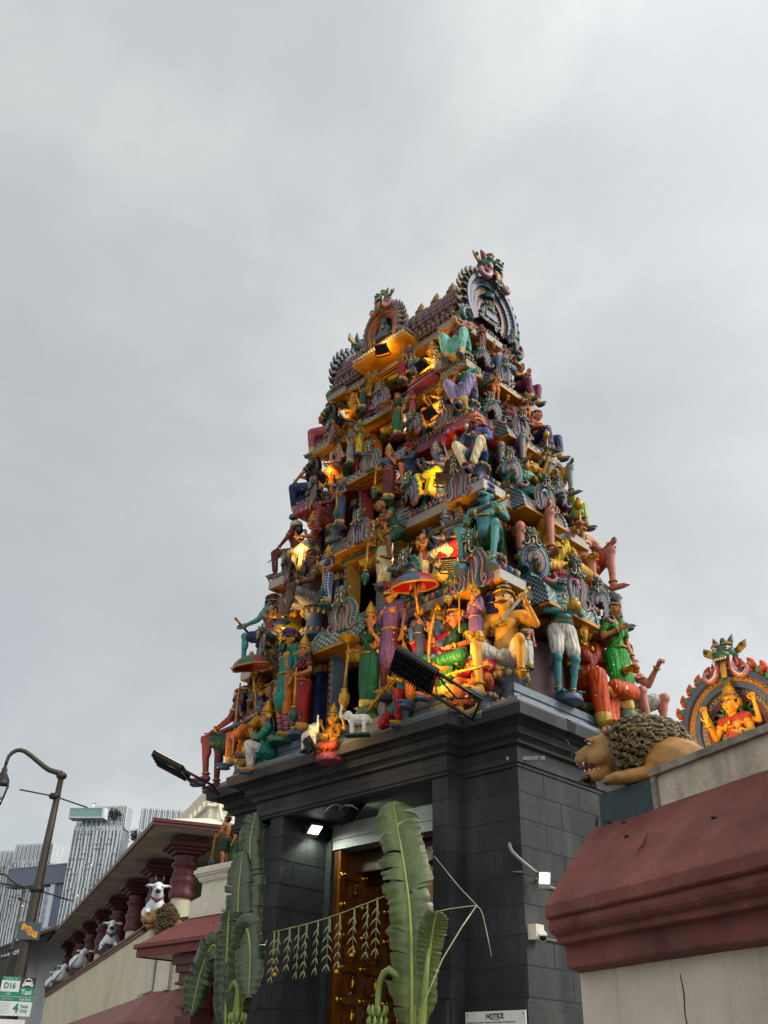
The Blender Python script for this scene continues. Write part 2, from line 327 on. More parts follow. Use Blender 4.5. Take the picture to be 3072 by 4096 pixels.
FIG=[
('maroon man in green shorts on the lowest left corner, one leg dangling over the ledge', 'reach', 'maroon', 'shorts:dgreen', '', 'hair:black', '', 1, -11.416, 8.26, 5.295, 1.485, -62),
('blue-faced god in orange robe with tall bow, seated beside the lowest left corner man', 'seat', 'blue', 'robe:orange', '', 'crown:gold', 'bow', 0, -10.874, 8.14, 5.425, 1.353, -32),
('black-haired prince in brown tunic and orange drape seated beside the blue-faced bowman', 'seat', 'tan', 'robe:ochre', 'tunic:brown', 'hair:black', '', 0, -10.594, 8.16, 5.531, 1.076, -32),
('kneeling devotee in teal coat and white trousers pressing his palms together', 'prayseat', 'tan', 'trousers:white', 'tunic:teal', 'crown:gold', '', 0, -10.349, 7.96, 5.182, 1.057, -40),
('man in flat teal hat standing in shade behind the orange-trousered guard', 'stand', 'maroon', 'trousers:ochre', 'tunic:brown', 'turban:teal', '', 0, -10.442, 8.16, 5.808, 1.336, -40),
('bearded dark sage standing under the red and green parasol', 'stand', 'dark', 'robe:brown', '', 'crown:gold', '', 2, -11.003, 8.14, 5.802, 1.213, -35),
('guard in long teal tunic, orange trousers, striped purple socks and purple turban', 'stand', 'gold', 'trousers:orange', 'tunic:teal', 'turban:purple', 'socks', 2, -10.051, 7.99, 5.609, 1.62, -12),
('door guardian woman in red sari with a green-headed mace, left of the lowest doorway', 'mace', 'tan', 'sari:red', 'blouse:maroon', 'crown:gold', 'mace', 0, -9.662, 7.94, 5.6, 1.415, -8),
('door guardian woman in green sari with a fan-topped mace, right of the lowest doorway', 'mace', 'tan', 'sari:green', 'blouse:dgreen', 'crown:gold', 'fanmace', 0, -8.352, 7.94, 5.59, 1.501, 8),
('tall moustached man in lilac tunic, maroon trousers and red turban', 'stand', 'gold', 'trousers:maroon', 'tunic:lilac', 'turban:red', '', 1, -8.059, 8.02, 5.755, 1.524, 6),
('kneeling moustached king in green vest and red trousers leaning on a green-headed club', 'kneel', 'gold', 'trousers:red', 'vest:teal', 'crown:gold', 'club', 1, -7.785, 7.98, 5.205, 1.171, 4),
('archer goddess in blue-grey tunic with bow and fan, standing behind the kneeling king', 'archer', 'tan', 'skirt:slate', 'tunic:slate', 'crown:gold', 'bowfan', 0, -7.579, 8.02, 5.962, 0.91, 10),
('blue-faced archer god in magenta tunic and orange trousers seated behind the black floodlight', 'seat', 'blue', 'trousers:orange', 'tunic:magenta', 'crown:gold', 'bow', 0, -7.369, 8.14, 5.397, 1.459, 5),
('seated queen in bottle green sari between the blue-faced archer and the lilac-robed attendant', 'seat', 'tan', 'sari:green', 'blouse:dgreen', 'hair:black', '', 0, -7.092, 8.17, 5.462, 1.213, -5),
('attendant in lilac robe and tall gold crown holding a whisk, under the scalloped floodlit eave', 'archer', 'tan', 'skirt:lilac', 'tunic:lilac', 'crown:gold', 'fan', 0, -6.694, 8.06, 5.887, 0.992, -10),
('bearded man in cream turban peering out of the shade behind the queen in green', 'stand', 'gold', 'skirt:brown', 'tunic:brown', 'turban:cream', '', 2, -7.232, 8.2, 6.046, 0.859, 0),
('prince in pink tunic and gold crown with a curved bow across his lap', 'halfleg', 'gold', 'trousers:orange', 'tunic:pink', 'crown:gold', 'lapbow', 0, -6.646, 8.06, 5.164, 1.118, 0),
('huge golden corner man with moustache and white shorts raising a dagger', 'dagger', 'gold', 'shorts:white', '', 'bun:black', 'dagger', 1, -6.443, 8.29, 5.295, 1.624, 22),
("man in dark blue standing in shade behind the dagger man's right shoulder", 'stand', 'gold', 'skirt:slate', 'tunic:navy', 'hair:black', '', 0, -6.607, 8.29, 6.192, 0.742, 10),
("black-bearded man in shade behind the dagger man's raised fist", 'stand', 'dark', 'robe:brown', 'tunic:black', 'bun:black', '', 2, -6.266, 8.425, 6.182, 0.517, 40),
("small pink child with long black hair beside the golden corner man's knee", 'stand', 'pink', 'skirt:white', '', 'hair:black', '', 0, -6.34, 8.563, 5.813, 0.591, 55),
('standing teal man in white loincloth and red turban carrying a brass pot', 'carry', 'teal', 'shorts:white', '', 'turban:red', 'pot', 1, -6.34, 9.281, 5.638, 1.702, 62),
("four-armed goddess in spotted orange sari seated cross-kneed above the lion's mane", 'seat4', 'gold', 'sari:spotorange', 'blouse:rust', 'bun:black', '', 0, -6.64, 10.206, 5.364, 1.949, 72),
('second goddess with gold headband half hidden behind the teal pot carrier', 'stand', 'gold', 'skirt:rust', '', 'bun:black', '', 0, -6.54, 9.761, 6.207, 0.892, 62),
('slender woman in bright green sari standing at the far right of the lowest storey', 'standf', 'tan', 'sari:bgreen', 'blouse:bgreen', 'hair:black', '', 0, -6.32, 10.47, 5.734, 1.569, 72),
('pink-skinned man in white shorts holding out a dagger at the far back corner', 'dagger', 'pink', 'shorts:white', '', 'hair:black', '', 1, -6.72, 11.281, 5.575, 1.519, 82),
('dark teal man in maroon turban with a sabre, left corner of the second storey', 'sword', 'teal', 'shorts:navy', '', 'turban:maroon', 'sword', 1, -11.136, 8.429, 7.041, 1.252, -75),
('small red-lit boy with shaved head praying beside the yellow-robed goddess', 'pray', 'tan', 'shorts:rust', '', 'bald:tan', '', 0, -10.761, 8.14, 7.219, 0.662, -25),
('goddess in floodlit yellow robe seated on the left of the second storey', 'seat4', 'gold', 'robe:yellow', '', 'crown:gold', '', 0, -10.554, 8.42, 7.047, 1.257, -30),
('dark bearded hermit in white cloth seated with a long staff', 'seatw', 'dark', 'shorts:grey', '', 'turban:brown', 'staff', 2, -10.141, 8.36, 7.293, 1.382, -22),
('door guardian in checked blue sari with a mace on the second storey', 'mace', 'tan', 'sari:checkblue', 'blouse:slate', 'crown:gold', 'mace', 0, -9.409, 8.06, 7.429, 0.962, -10),
('door guardian in cream sari with a ribbed mace on the second storey', 'mace', 'tan', 'sari:cream', 'blouse:ochre', 'crown:gold', 'mace', 0, -8.255, 8.06, 7.314, 1.205, 8),
('stooping man in dark green wrap holding out a bead garland', 'lean', 'brown', 'shorts:dgreen', 'vest:dgreen', 'bald:brown', 'garland', 0, -8.128, 8.16, 7.545, 1.017, -15),
('small praying monk in rust cloth beside the floodlit white robe', 'pray', 'tan', 'shorts:rust', '', 'bald:tan', '', 0, -7.64, 8.16, 7.305, 0.625, -5),
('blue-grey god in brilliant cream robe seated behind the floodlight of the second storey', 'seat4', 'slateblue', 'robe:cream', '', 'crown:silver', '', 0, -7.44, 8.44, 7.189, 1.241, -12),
('consort in red shawl and gold crown seated beside the cream-robed blue-grey god', 'seat', 'tan', 'sari:red', 'blouse:red', 'crown:gold', '', 0, -7.185, 8.409, 7.303, 1.002, -8),
('corner teal man with round belly holding a sabre across his lap, blue turban', 'sword', 'teal', 'shorts:dgreen', '', 'turban:navy', 'sword', 1, -6.803, 8.46, 7.011, 1.484, 22),
('pink man in yellow cloth and green striped turban, elbow on his raised knee', 'seatside', 'pink', 'shorts:ochre', '', 'turban:mint', '', 1, -6.94, 9.571, 7.433, 1.783, 48),
('two-faced goddess in yellow silk sitting cross-legged on a magenta lotus', 'lotus', 'gold', 'sari:spotyellow', 'blouse:yellow', 'bun:black', 'lotus', 0, -6.9, 10.114, 7.377, 1.562, 74),
('sunburnt man in striped turban with a short mace in one hand, second storey back', 'seatside', 'pink', 'shorts:rust', '', 'turban:mint', 'handmace', 1, -6.84, 10.641, 7.381, 1.681, 76),
('grey giant in blue shorts at the back corner of the second storey', 'seatw', 'grey', 'shorts:navy', '', 'hair:black', '', 1, -6.87, 10.849, 7.16, 1.2, 95),
('brown man in white turban pointing a dagger left from the third storey corner', 'reach', 'maroon', 'trousers:maroon', '', 'turban:white', 'dagger', 1, -10.873, 8.569, 8.589, 1.003, -78),
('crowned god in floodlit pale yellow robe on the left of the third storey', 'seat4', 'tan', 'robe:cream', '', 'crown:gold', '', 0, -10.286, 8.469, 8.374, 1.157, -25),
('hunched elder in maroon wrap seated left of the slate-blue guardian', 'seatside', 'maroon', 'shorts:maroon', 'vest:maroon', 'turban:brown', '', 2, -9.833, 8.449, 8.762, 0.999, -30),
('door guardian in slate blue sari with a mace on the third storey', 'mace', 'tan', 'sari:slate', 'blouse:slate', 'crown:gold', 'mace', 0, -9.435, 8.26, 8.805, 0.944, -10),
('door guardian in maroon sari with a dark mace on the third storey', 'mace', 'tan', 'sari:maroon', 'blouse:slate', 'crown:gold', 'mace', 0, -8.406, 8.26, 8.817, 0.999, 8),
('piper in red turban and blue shirt with one bare knee up', 'kneel', 'orange', 'shorts:slate', 'tunic:slate', 'turban:red', '', 2, -8.243, 8.509, 9.008, 0.849, -12),
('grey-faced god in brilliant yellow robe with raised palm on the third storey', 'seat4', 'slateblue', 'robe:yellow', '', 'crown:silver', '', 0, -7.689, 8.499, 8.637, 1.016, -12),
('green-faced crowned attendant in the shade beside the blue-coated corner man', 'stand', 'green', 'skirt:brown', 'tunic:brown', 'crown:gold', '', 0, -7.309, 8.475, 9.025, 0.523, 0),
('moustached corner man in blue coat, cream trousers and orange turban holding a conch', 'conch', 'maroon', 'trousers:cream', 'tunic:blue', 'turban:orange', 'conch', 1, -7.003, 8.549, 8.621, 1.147, 20),
('grey man in red turban resting his arm on a bare knee, third storey side', 'seatside', 'grey', 'shorts:purple', '', 'turban:maroon', '', 1, -7.03, 9.313, 8.917, 1.325, 48),
('two-faced goddess with raised pink palms and green robe, third storey side', 'lotus', 'gold', 'sari:green', '', 'bun:black', 'lotusgreen', 0, -6.98, 9.662, 8.753, 1.214, 74),
('grey man in purple turban with a golden mace, third storey back', 'seatside', 'grey', 'shorts:ochre', '', 'turban:purple', 'handmace', 1, -6.94, 10.138, 8.835, 1.275, 76),
('man in dark red shirt and lime trousers at the back corner of the third storey', 'seatw', 'brown', 'trousers:lime', 'tunic:maroon', 'turban:brown', '', 0, -6.96, 10.466, 8.647, 1.014, 95),
('long-haired woman in navy skirt on the left corner of the fourth storey', 'conch', 'tan', 'sari:navy', 'blouse:black', 'hair:black', '', 0, -10.642, 8.669, 9.742, 1.07, -82),
('elephant-headed god in floodlit yellow and orange cloth', 'seat4', 'pinkgrey', 'robe:orange', '', 'elephant:pinkgrey', '', 0, -10.004, 8.649, 9.848, 0.919, -25),
('woman in grey sari standing left of the fourth doorway', 'standf', 'tan', 'sari:grey', 'blouse:grey', 'hair:black', '', 0, -9.462, 8.445, 10.019, 0.676, -10),
('green-skinned woman in yellow sari standing next to the fourth doorway', 'standf', 'green', 'sari:yellow', 'blouse:ochre', 'crown:gold', '', 0, -9.318, 8.485, 10.145, 0.687, -6),
('woman in emerald sari with folded arms right of the fourth doorway', 'standf', 'tan', 'sari:green', 'blouse:dgreen', 'hair:black', 'mace', 0, -8.429, 8.445, 10.04, 0.806, 6),
('woman in rose sari singing into her hand on the fourth storey', 'pray', 'tan', 'sari:rose', 'blouse:rose', 'hair:black', '', 0, -8.254, 8.585, 10.327, 0.575, -5),
('goddess with trident and orange robe floodlit on the right of the fourth storey', 'seat4', 'gold', 'robe:orange', 'blouse:brown', 'crown:gold', 'trident', 0, -7.742, 8.669, 9.92, 0.976, -10),
('corner woman in lavender sari with green blouse, hand at her chest', 'conch', 'tan', 'sari:lavender', 'blouse:teal', 'hair:black', '', 0, -7.288, 8.729, 9.919, 1.145, 20),
('bearded hermit in orange loincloth praying on the fourth storey side', 'pray', 'tan', 'shorts:orange', '', 'hair:black', '', 2, -7.075, 9.143, 10.34, 0.611, 60),
('crowned god in plum robe raising two palms on the fourth storey side', 'seat4', 'tan', 'robe:plum', '', 'crown:gold', '', 0, -7.24, 9.662, 10.055, 0.975, 74),
('dark flute player in orange cloth on the fourth storey side', 'pray', 'brown', 'shorts:orange', '', 'bun:black', 'flute', 0, -6.975, 9.749, 10.202, 0.647, 74),
('woman in red blouse and starry navy skirt at the back corner of the fourth storey', 'seatw', 'tan', 'sari:navy', 'blouse:red', 'hair:black', '', 0, -7.19, 10.288, 9.882, 1.001, 95),
('woman in green blouse praying on the left corner of the fifth storey', 'praysit', 'tan', 'sari:rose', 'blouse:dgreen', 'hair:black', '', 0, -10.4, 8.769, 10.838, 1.05, -82),
('god lying in orange floodlight on the left of the fifth storey', 'lotus', 'gold', 'robe:orange', '', 'crown:gold', '', 0, -9.826, 8.769, 10.937, 0.873, -20),
('woman in bottle green dress left of the fifth doorway', 'standf', 'tan', 'sari:dgreen', 'blouse:dgreen', 'hair:black', '', 0, -9.356, 8.565, 11.107, 0.603, -10),
('woman in ochre dress bending towards the fifth doorway', 'standf', 'gold', 'sari:ochre', 'blouse:ochre', 'hair:black', '', 0, -9.316, 8.645, 11.361, 0.552, -6),
('woman in crimson sari right of the orange-lit fifth doorway', 'standf', 'tan', 'sari:crimson', 'blouse:ochre', 'hair:black', '', 0, -8.444, 8.545, 11.165, 0.637, 6),
('woman in long slate dress bending beside the golden reclining goddess', 'standf', 'tan', 'sari:slate', 'blouse:slate', 'hair:black', '', 0, -8.36, 8.645, 11.311, 0.616, -5),
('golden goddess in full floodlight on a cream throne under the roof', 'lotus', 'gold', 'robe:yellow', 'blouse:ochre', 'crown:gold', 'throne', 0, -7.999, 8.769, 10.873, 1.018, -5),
('corner woman in mint sari with palms pressed together under the roof corner', 'praysit', 'tan', 'sari:mint', 'blouse:rose', 'hair:black', '', 0, -7.47, 8.829, 10.987, 1.147, 20),
('standing woman in maroon sari behind the mint-sari corner woman', 'standf', 'tan', 'sari:maroon', 'blouse:maroon', 'hair:black', '', 0, -7.305, 9.149, 11.465, 0.539, 62),
('god in pale blue robe with raised palms on the fifth storey side', 'seat4', 'tan', 'robe:paleblue', '', 'bun:black', '', 0, -7.48, 9.691, 11.172, 1.005, 74),
('woman in lavender gown standing on the fifth storey side', 'standf', 'tan', 'sari:lavender', 'blouse:lavender', 'hair:black', '', 0, -7.225, 9.614, 11.349, 0.483, 74),
('woman in green blouse and plum skirt praying at the back corner of the fifth storey', 'praysit', 'tan', 'sari:plum', 'blouse:dgreen', 'bun:black', '', 0, -7.46, 10.298, 11.056, 1.04, 92),
('small goddess seated on the gate ledge between two white elephants', 'lotus', 'gold', 'sari:rust', 'blouse:ochre', 'crown:gold', 'lotuspink', 0, -8.881, 7.84, 5.035, 0.773, -5),
('boy statue with black topknot and club on the cream pedestal beside the gate', 'mace', 'tan', 'shorts:dgreen', '', 'bun:black', 'mace', 0, -13.401, 9.625, 4.583, 0.917, -80),
('woman statue in yellow and green glowing in lamplight behind the topknot boy', 'standf', 'gold', 'sari:green', 'blouse:orange', 'crown:gold', '', 0, -13.33, 9.775, 4.601, 0.838, -60),
]
ORNS=[('centre', -8.662, 7.72, 6.756, 0.62, 0), ('centre', -8.689, 7.98, 8.168, 0.52, 0), ('centre', -8.752, 8.2, 9.504, 0.5, 0), ('centre', -8.732, 8.35, 10.782, 0.42, 0), ('side', -7.695, 8.02, 6.999, 0.62, -15), ('centre', -6.79, 8.12, 6.892, 0.66, 10), ('side', -7.877, 8.2, 8.495, 0.5, -15), ('centre', -7.118, 8.28, 8.387, 0.52, 10), ('side', -8.002, 8.38, 9.849, 0.4, -10), ('centre', -7.499, 8.46, 9.837, 0.42, 8), ('side', -8.113, 8.5, 11.058, 0.36, -10), ('centre', -7.671, 8.56, 10.994, 0.38, 8), ('centre', -10.797, 8.05, 7.049, 0.45, -30), ('centre', -10.54, 8.2, 8.267, 0.46, -30), ('centre', -10.245, 8.38, 9.611, 0.42, -30), ('centre', -10.049, 8.5, 10.776, 0.38, -30), ('side', -6.32, 8.772, 7.068, 0.6, 62), ('centre', -6.22, 9.463, 6.924, 0.62, 75), ('side', -6.62, 8.815, 8.603, 0.48, 62), ('centre', -6.55, 9.442, 8.453, 0.5, 75), ('side', -6.88, 8.785, 9.744, 0.42, 62), ('centre', -6.82, 9.377, 9.768, 0.44, 75), ('side', -7.1, 8.895, 10.934, 0.36, 62), ('centre', -7.06, 9.359, 10.893, 0.4, 75), ('side', -6.3, 10.118, 6.984, 0.5, 80), ('side', -6.6, 9.867, 8.738, 0.4, 80), ('side', -7.3, 9.957, 12.003, 0.34, 80)]

# ---------------------------------------------------------------- statue figures
def mir(J):
    for k in list(J):
        if k.endswith('l') and k[:-1]+'r' not in J: J[k[:-1]+'r']=(-J[k][0],J[k][1],J[k][2])
    return J
def stand(**k):
    J=dict(pel=(0,0,.93),che=(0,.0,1.25),nek=(0,-.005,1.43),hed=(0,-.03,1.585),shl=(.2,0,1.38),ell=(.265,.03,1.13),wrl=(.27,-.05,.9),hil=(.1,0,.9),knl=(.11,-.03,.5),anl=(.11,.02,.09),tol=(.13,-.15,.035))
    J.update(k); return mir(J)
def sit(**k):
    J=dict(pel=(0,.05,.53),che=(0,.03,.87),nek=(0,.01,1.05),hed=(0,-.02,1.2),shl=(.21,.02,1.0),ell=(.32,-.04,.76),wrl=(.28,-.3,.64),hil=(.11,.02,.52),knl=(.22,-.38,.53),anl=(.2,-.36,.09),tol=(.22,-.54,.035))
    J.update(k); return mir(J)
FL=dict(knl=(.38,-.24,.5),anl=(.06,-.34,.45),tol=(-.08,-.36,.44))      # left leg folded on the seat
POSE=dict(
 stand=stand(),
 standf=stand(pel=(.02,0,.92),elr=(-.27,-.02,1.14),wrr=(-.09,-.2,1.22),knl=(.12,-.06,.5)),
 mace=stand(pel=(.03,0,.92),elr=(-.27,-.06,1.14),wrr=(-.22,-.26,1.3),ell=(.3,-.02,1.14),wrl=(.24,-.24,1.02)),
 archer=stand(ell=(.29,-.02,1.14),wrl=(.25,-.24,1.24),elr=(-.29,-.02,1.13),wrr=(-.27,-.24,1.12)),
 carry=stand(ell=(.28,-.1,1.14),wrl=(.1,-.32,1.08),elr=(-.28,-.08,1.14),wrr=(-.08,-.3,1.05),knl=(.14,-.08,.5)),
 pray=stand(ell=(.25,-.08,1.13),wrl=(.035,-.24,1.2),elr=(-.25,-.08,1.13),wrr=(-.035,-.24,1.2)),
 lean=stand(pel=(0,.02,.92),che=(0,-.18,1.2),nek=(0,-.3,1.34),hed=(0,-.42,1.42),shl=(.2,-.24,1.28),ell=(.28,-.38,1.05),wrl=(.12,-.56,.98),knl=(.16,-.3,.62),anl=(.14,-.24,.22),tol=(.14,-.42,.17)),
 seatw=sit(knl=(.25,-.36,.58),anl=(.2,-.4,.09),tol=(.24,-.57,.035),ell=(.3,-.06,.77),wrl=(.27,-.32,.67)),
 sword=sit(knl=(.26,-.36,.58),anl=(.2,-.38,.09),tol=(.24,-.55,.035),ell=(.32,-.08,.8),wrl=(.29,-.4,.76),elr=(-.32,-.06,.78),wrr=(-.14,-.4,.66)),
 conch=sit(knl=(.25,-.36,.58),anl=(.08,-.4,.12),tol=(-.02,-.53,.06),elr=(-.3,-.04,.8),wrr=(-.05,-.24,.9),ell=(.32,-.06,.8),wrl=(.28,-.3,.68)),
 praysit=sit(knl=(.23,-.36,.56),anl=(.16,-.36,.09),tol=(.18,-.53,.035),ell=(.28,-.1,.82),wrl=(.035,-.26,.9)),
 dagger=sit(knl=(.28,-.35,.58),anl=(.26,-.3,.24),tol=(.34,-.45,.18),knr=(-.24,-.39,.55),anr=(-.19,-.42,.09),tor=(-.26,-.58,.035),ell=(.4,-.06,.86),wrl=(.35,-.28,1.04),elr=(-.31,-.06,.76),wrr=(-.3,-.34,.7)),
 reach=sit(knl=(.22,-.4,.57),anl=(.18,-.36,.09),ell=(.31,-.04,.8),wrl=(.24,-.28,.68),elr=(-.29,-.26,.86),wrr=(-.27,-.54,.78)),
 seat=sit(**FL,knr=(-.2,-.38,.53),anr=(-.17,-.38,.09),tor=(-.19,-.56,.035),elr=(-.31,-.05,.8),wrr=(-.26,-.28,.98),wrl=(.24,-.3,.64)),
 seat4=sit(**FL,knr=(-.2,-.38,.53),anr=(-.17,-.38,.09),tor=(-.19,-.56,.035),elr=(-.31,-.07,.78),wrr=(-.27,-.32,.92),wrl=(.28,-.34,.7),ebl=(.4,.06,.92),wbl=(.44,-.08,1.16)),
 halfleg=sit(**FL,knr=(-.16,-.4,.5),anr=(-.12,-.4,.09),tor=(-.16,-.57,.035),wrl=(.22,-.34,.66),wrr=(-.22,-.34,.66)),
 seatside=sit(knl=(.18,-.34,.7),anl=(.17,-.34,.26),tol=(.2,-.49,.2),knr=(-.2,-.36,.5),anr=(-.2,-.34,.09),tor=(-.22,-.5,.035),ell=(.31,-.1,.82),wrl=(.2,-.34,.8),elr=(-.31,-.08,.8),wrr=(-.32,-.28,.92)),
 lotus=sit(pel=(0,.05,.3),che=(0,.03,.64),nek=(0,.01,.82),hed=(0,-.02,.97),shl=(.2,.02,.77),hil=(.11,.02,.29),knl=(.4,-.18,.28),anl=(-.04,-.34,.26),tol=(-.18,-.36,.25),anr=(.06,-.28,.25),tor=(.2,-.3,.24),knr=(-.4,-.18,.28),ell=(.31,-.05,.55),wrl=(.27,-.28,.5),elr=(-.31,-.05,.56),wrr=(-.26,-.28,.72),ebl=(.38,.06,.7),wbl=(.42,-.06,.93)),
 kneel=sit(knl=(.17,-.34,.55),anl=(.17,-.3,.09),tol=(.18,-.48,.035),knr=(-.28,-.24,.14),anr=(-.2,.2,.1),tor=(-.2,.34,.06),pel=(0,.05,.5),ell=(.3,-.12,.78),wrl=(.06,-.34,.8),elr=(-.33,-.1,.74),wrr=(-.16,-.36,.62)),
 prayseat=sit(pel=(0,.08,.36),che=(0,.0,.68),nek=(0,-.03,.86),hed=(0,-.06,1.01),shl=(.2,-.02,.81),hil=(.11,.05,.36),knl=(.26,-.32,.46),anl=(.16,-.26,.09),tol=(.18,-.44,.035),ell=(.27,-.14,.6),wrl=(.035,-.3,.68)),
)
def hand(mb,w,d,up=None,grip=False,sc_=1.0):
    """palm, four unequal bent fingers and a side thumb; w wrist, d pointing direction"""
    w=V(w);d=V(d).normalized(); u=V(up) if up else V((0,-1,0))
    n=(u-d*u.dot(d));  n=n.normalized() if n.length>.05 else d.orthogonal().normalized()
    s=d.cross(n).normalized(); r=.0115*sc_
    for i,(o,l) in enumerate(((-.034,.07),(-.012,.082),(.012,.077),(.033,.06))):
        a=w+d*.085*sc_+s*o*sc_
        if grip: b=a+(d*.3+n*.95)*l*.5*sc_; c=b+(-d*.75+n*.35)*l*.5*sc_
        else: b=a+(d+n*.08)*l*.55*sc_; c=b+(d*.95+n*.3)*l*.45*sc_
        mb.tube([a-d*.02,a,b,c],[r*1.15,r*1.1,r,r*.7],n=6)
    a=w+d*.035*sc_-s*.034*sc_; b=a+(d*.5-s*.75+n*.2)*.045*sc_; c=b+(d*.85-s*.1+n*.35)*.04*sc_
    mb.tube([w+d*.02,a,b,c],[r*1.4,r*1.3,r*1.15,r*.8],n=6)
GRIP=dict(mace='l',sword='lr',dagger='l',kneel='lr',archer='lr',halfleg='lr',carry='',seatside='r',lean='lr')
BODY={}
def body(pose,fem,fat):
    key=(pose,fem,fat)
    if key in BODY: return BODY[key]
    J=POSE[pose]; b=MB(); W=lambda k:V(J[k])
    pel,che,nek,hed=W('pel'),W('che'),W('nek'),W('hed')
    wa=pel.lerp(che,.45)
    b.cap(pel,wa,.15 if fem else .135,.105 if fem else .125+.03*fat)
    b.cap(wa,che,.105 if fem else .125+.02*fat,.13 if fem else .15)
    b.cap(J['shl'],J['shr'],.068 if fem else .085)
    b.cap(che,nek-V((0,0,.06)),.13,.08)
    if fem:
        for x in(-.075,.075): b.ell(che+V((x,-.105,.0)),.07)
    else:
        for x in(-.075,.075): b.ell(che+V((x,-.095,.03)),(.085,.05,.06))
        if fat: b.ell(wa+V((0,-.07,-.03)),(.15,.12,.13))
    b.cap(nek-V((0,0,.04)),hed-V((0,.0,.05)),.058 if fem else .066,.055)
    k=1.1
    b.ell(hed+V((0,.015,.025)),(.098*k,.112*k,.118*k)); b.ell(hed+V((0,-.03,-.055)),(.07*k,.078*k,.078*k)); b.ell(hed+V((0,-.07,-.105)),(.034,.034,.03))
    b.cap(hed+V((0,-.108,.02)),hed+V((0,-.142,-.028)),.013,.02)
    for x in(-1,1):
        b.ell(hed+V((x*.108,.02,-.01)),(.02,.032,.05)); b.ell(hed+V((x*.045,-.095,-.03)),(.034,.03,.03))
    h=MB()
    for sd in 'lr':
        sh,el,wr=W('sh'+sd),W('el'+sd),W('wr'+sd)
        a=.0 if fem else .012
        b.cap(sh,el,.058+a,.042+a*.6); b.ell(sh.lerp(el,.35)+V((0,-.012,0)),.05+a*1.4); b.cap(el,wr,.044+a*.6,.03)
        d=(wr-el).normalized(); up=(0,-1,0)
        if pose in('pray','prayseat','praysit'): d=V((0,-.25,1)); up=(-1 if sd=='l' else 1,0,0)
        elif pose in('seat','seat4','lotus','mace') and sd=='r': d=V((0,-.1,1))
        elif pose in('seatw','conch') and J['wr'+sd][2]<.7: d=V((0,-.7,-.6)); up=(0,0,-1)
        g=sd in GRIP.get(pose,'')
        b.cap(wr,wr+d*.07,.03,.036); hand(h,wr,d,up,g)
        if 'eb'+sd in J:
            eb,wb=W('eb'+sd),W('wb'+sd); b.cap(sh+V((0,.05,-.02)),eb,.05,.04); b.cap(eb,wb,.04,.028); b.cap(wb,wb+V((0,0,.07)),.028,.034); hand(h,wb,(0,-.1,1),None,True)
        hi,kn,an,to=W('hi'+sd),W('kn'+sd),W('an'+sd),W('to'+sd)
        b.cap(hi,kn,.1,.066); b.ell(kn+V((0,-.01,0)),.068); b.cap(kn,an,.06,.04); b.ell(kn.lerp(an,.33)+V((0,.022,.0)),(.058,.06,.1)); b.cap(an+V((0,.03,-.03)),to,.045,.034)
        tx=(to-an); tx.z=0; tx=tx.normalized() if tx.length>.01 else V((0,-1,0)); sx=V((-tx.y,tx.x,0))
        for i in range(5): h.cap(to+sx*(.034-.017*i)*(1 if sd=='l' else -1)+tx*.01,to+sx*(.036-.018*i)*(1 if sd=='l' else -1)+tx*(.045-.006*i),.012,.009,n=6)
    me=remesh(b,.0165,2); join_mb(me,h)
    me.materials.append(None); BODY[key]=(me,J); return BODY[key]
GARM={}
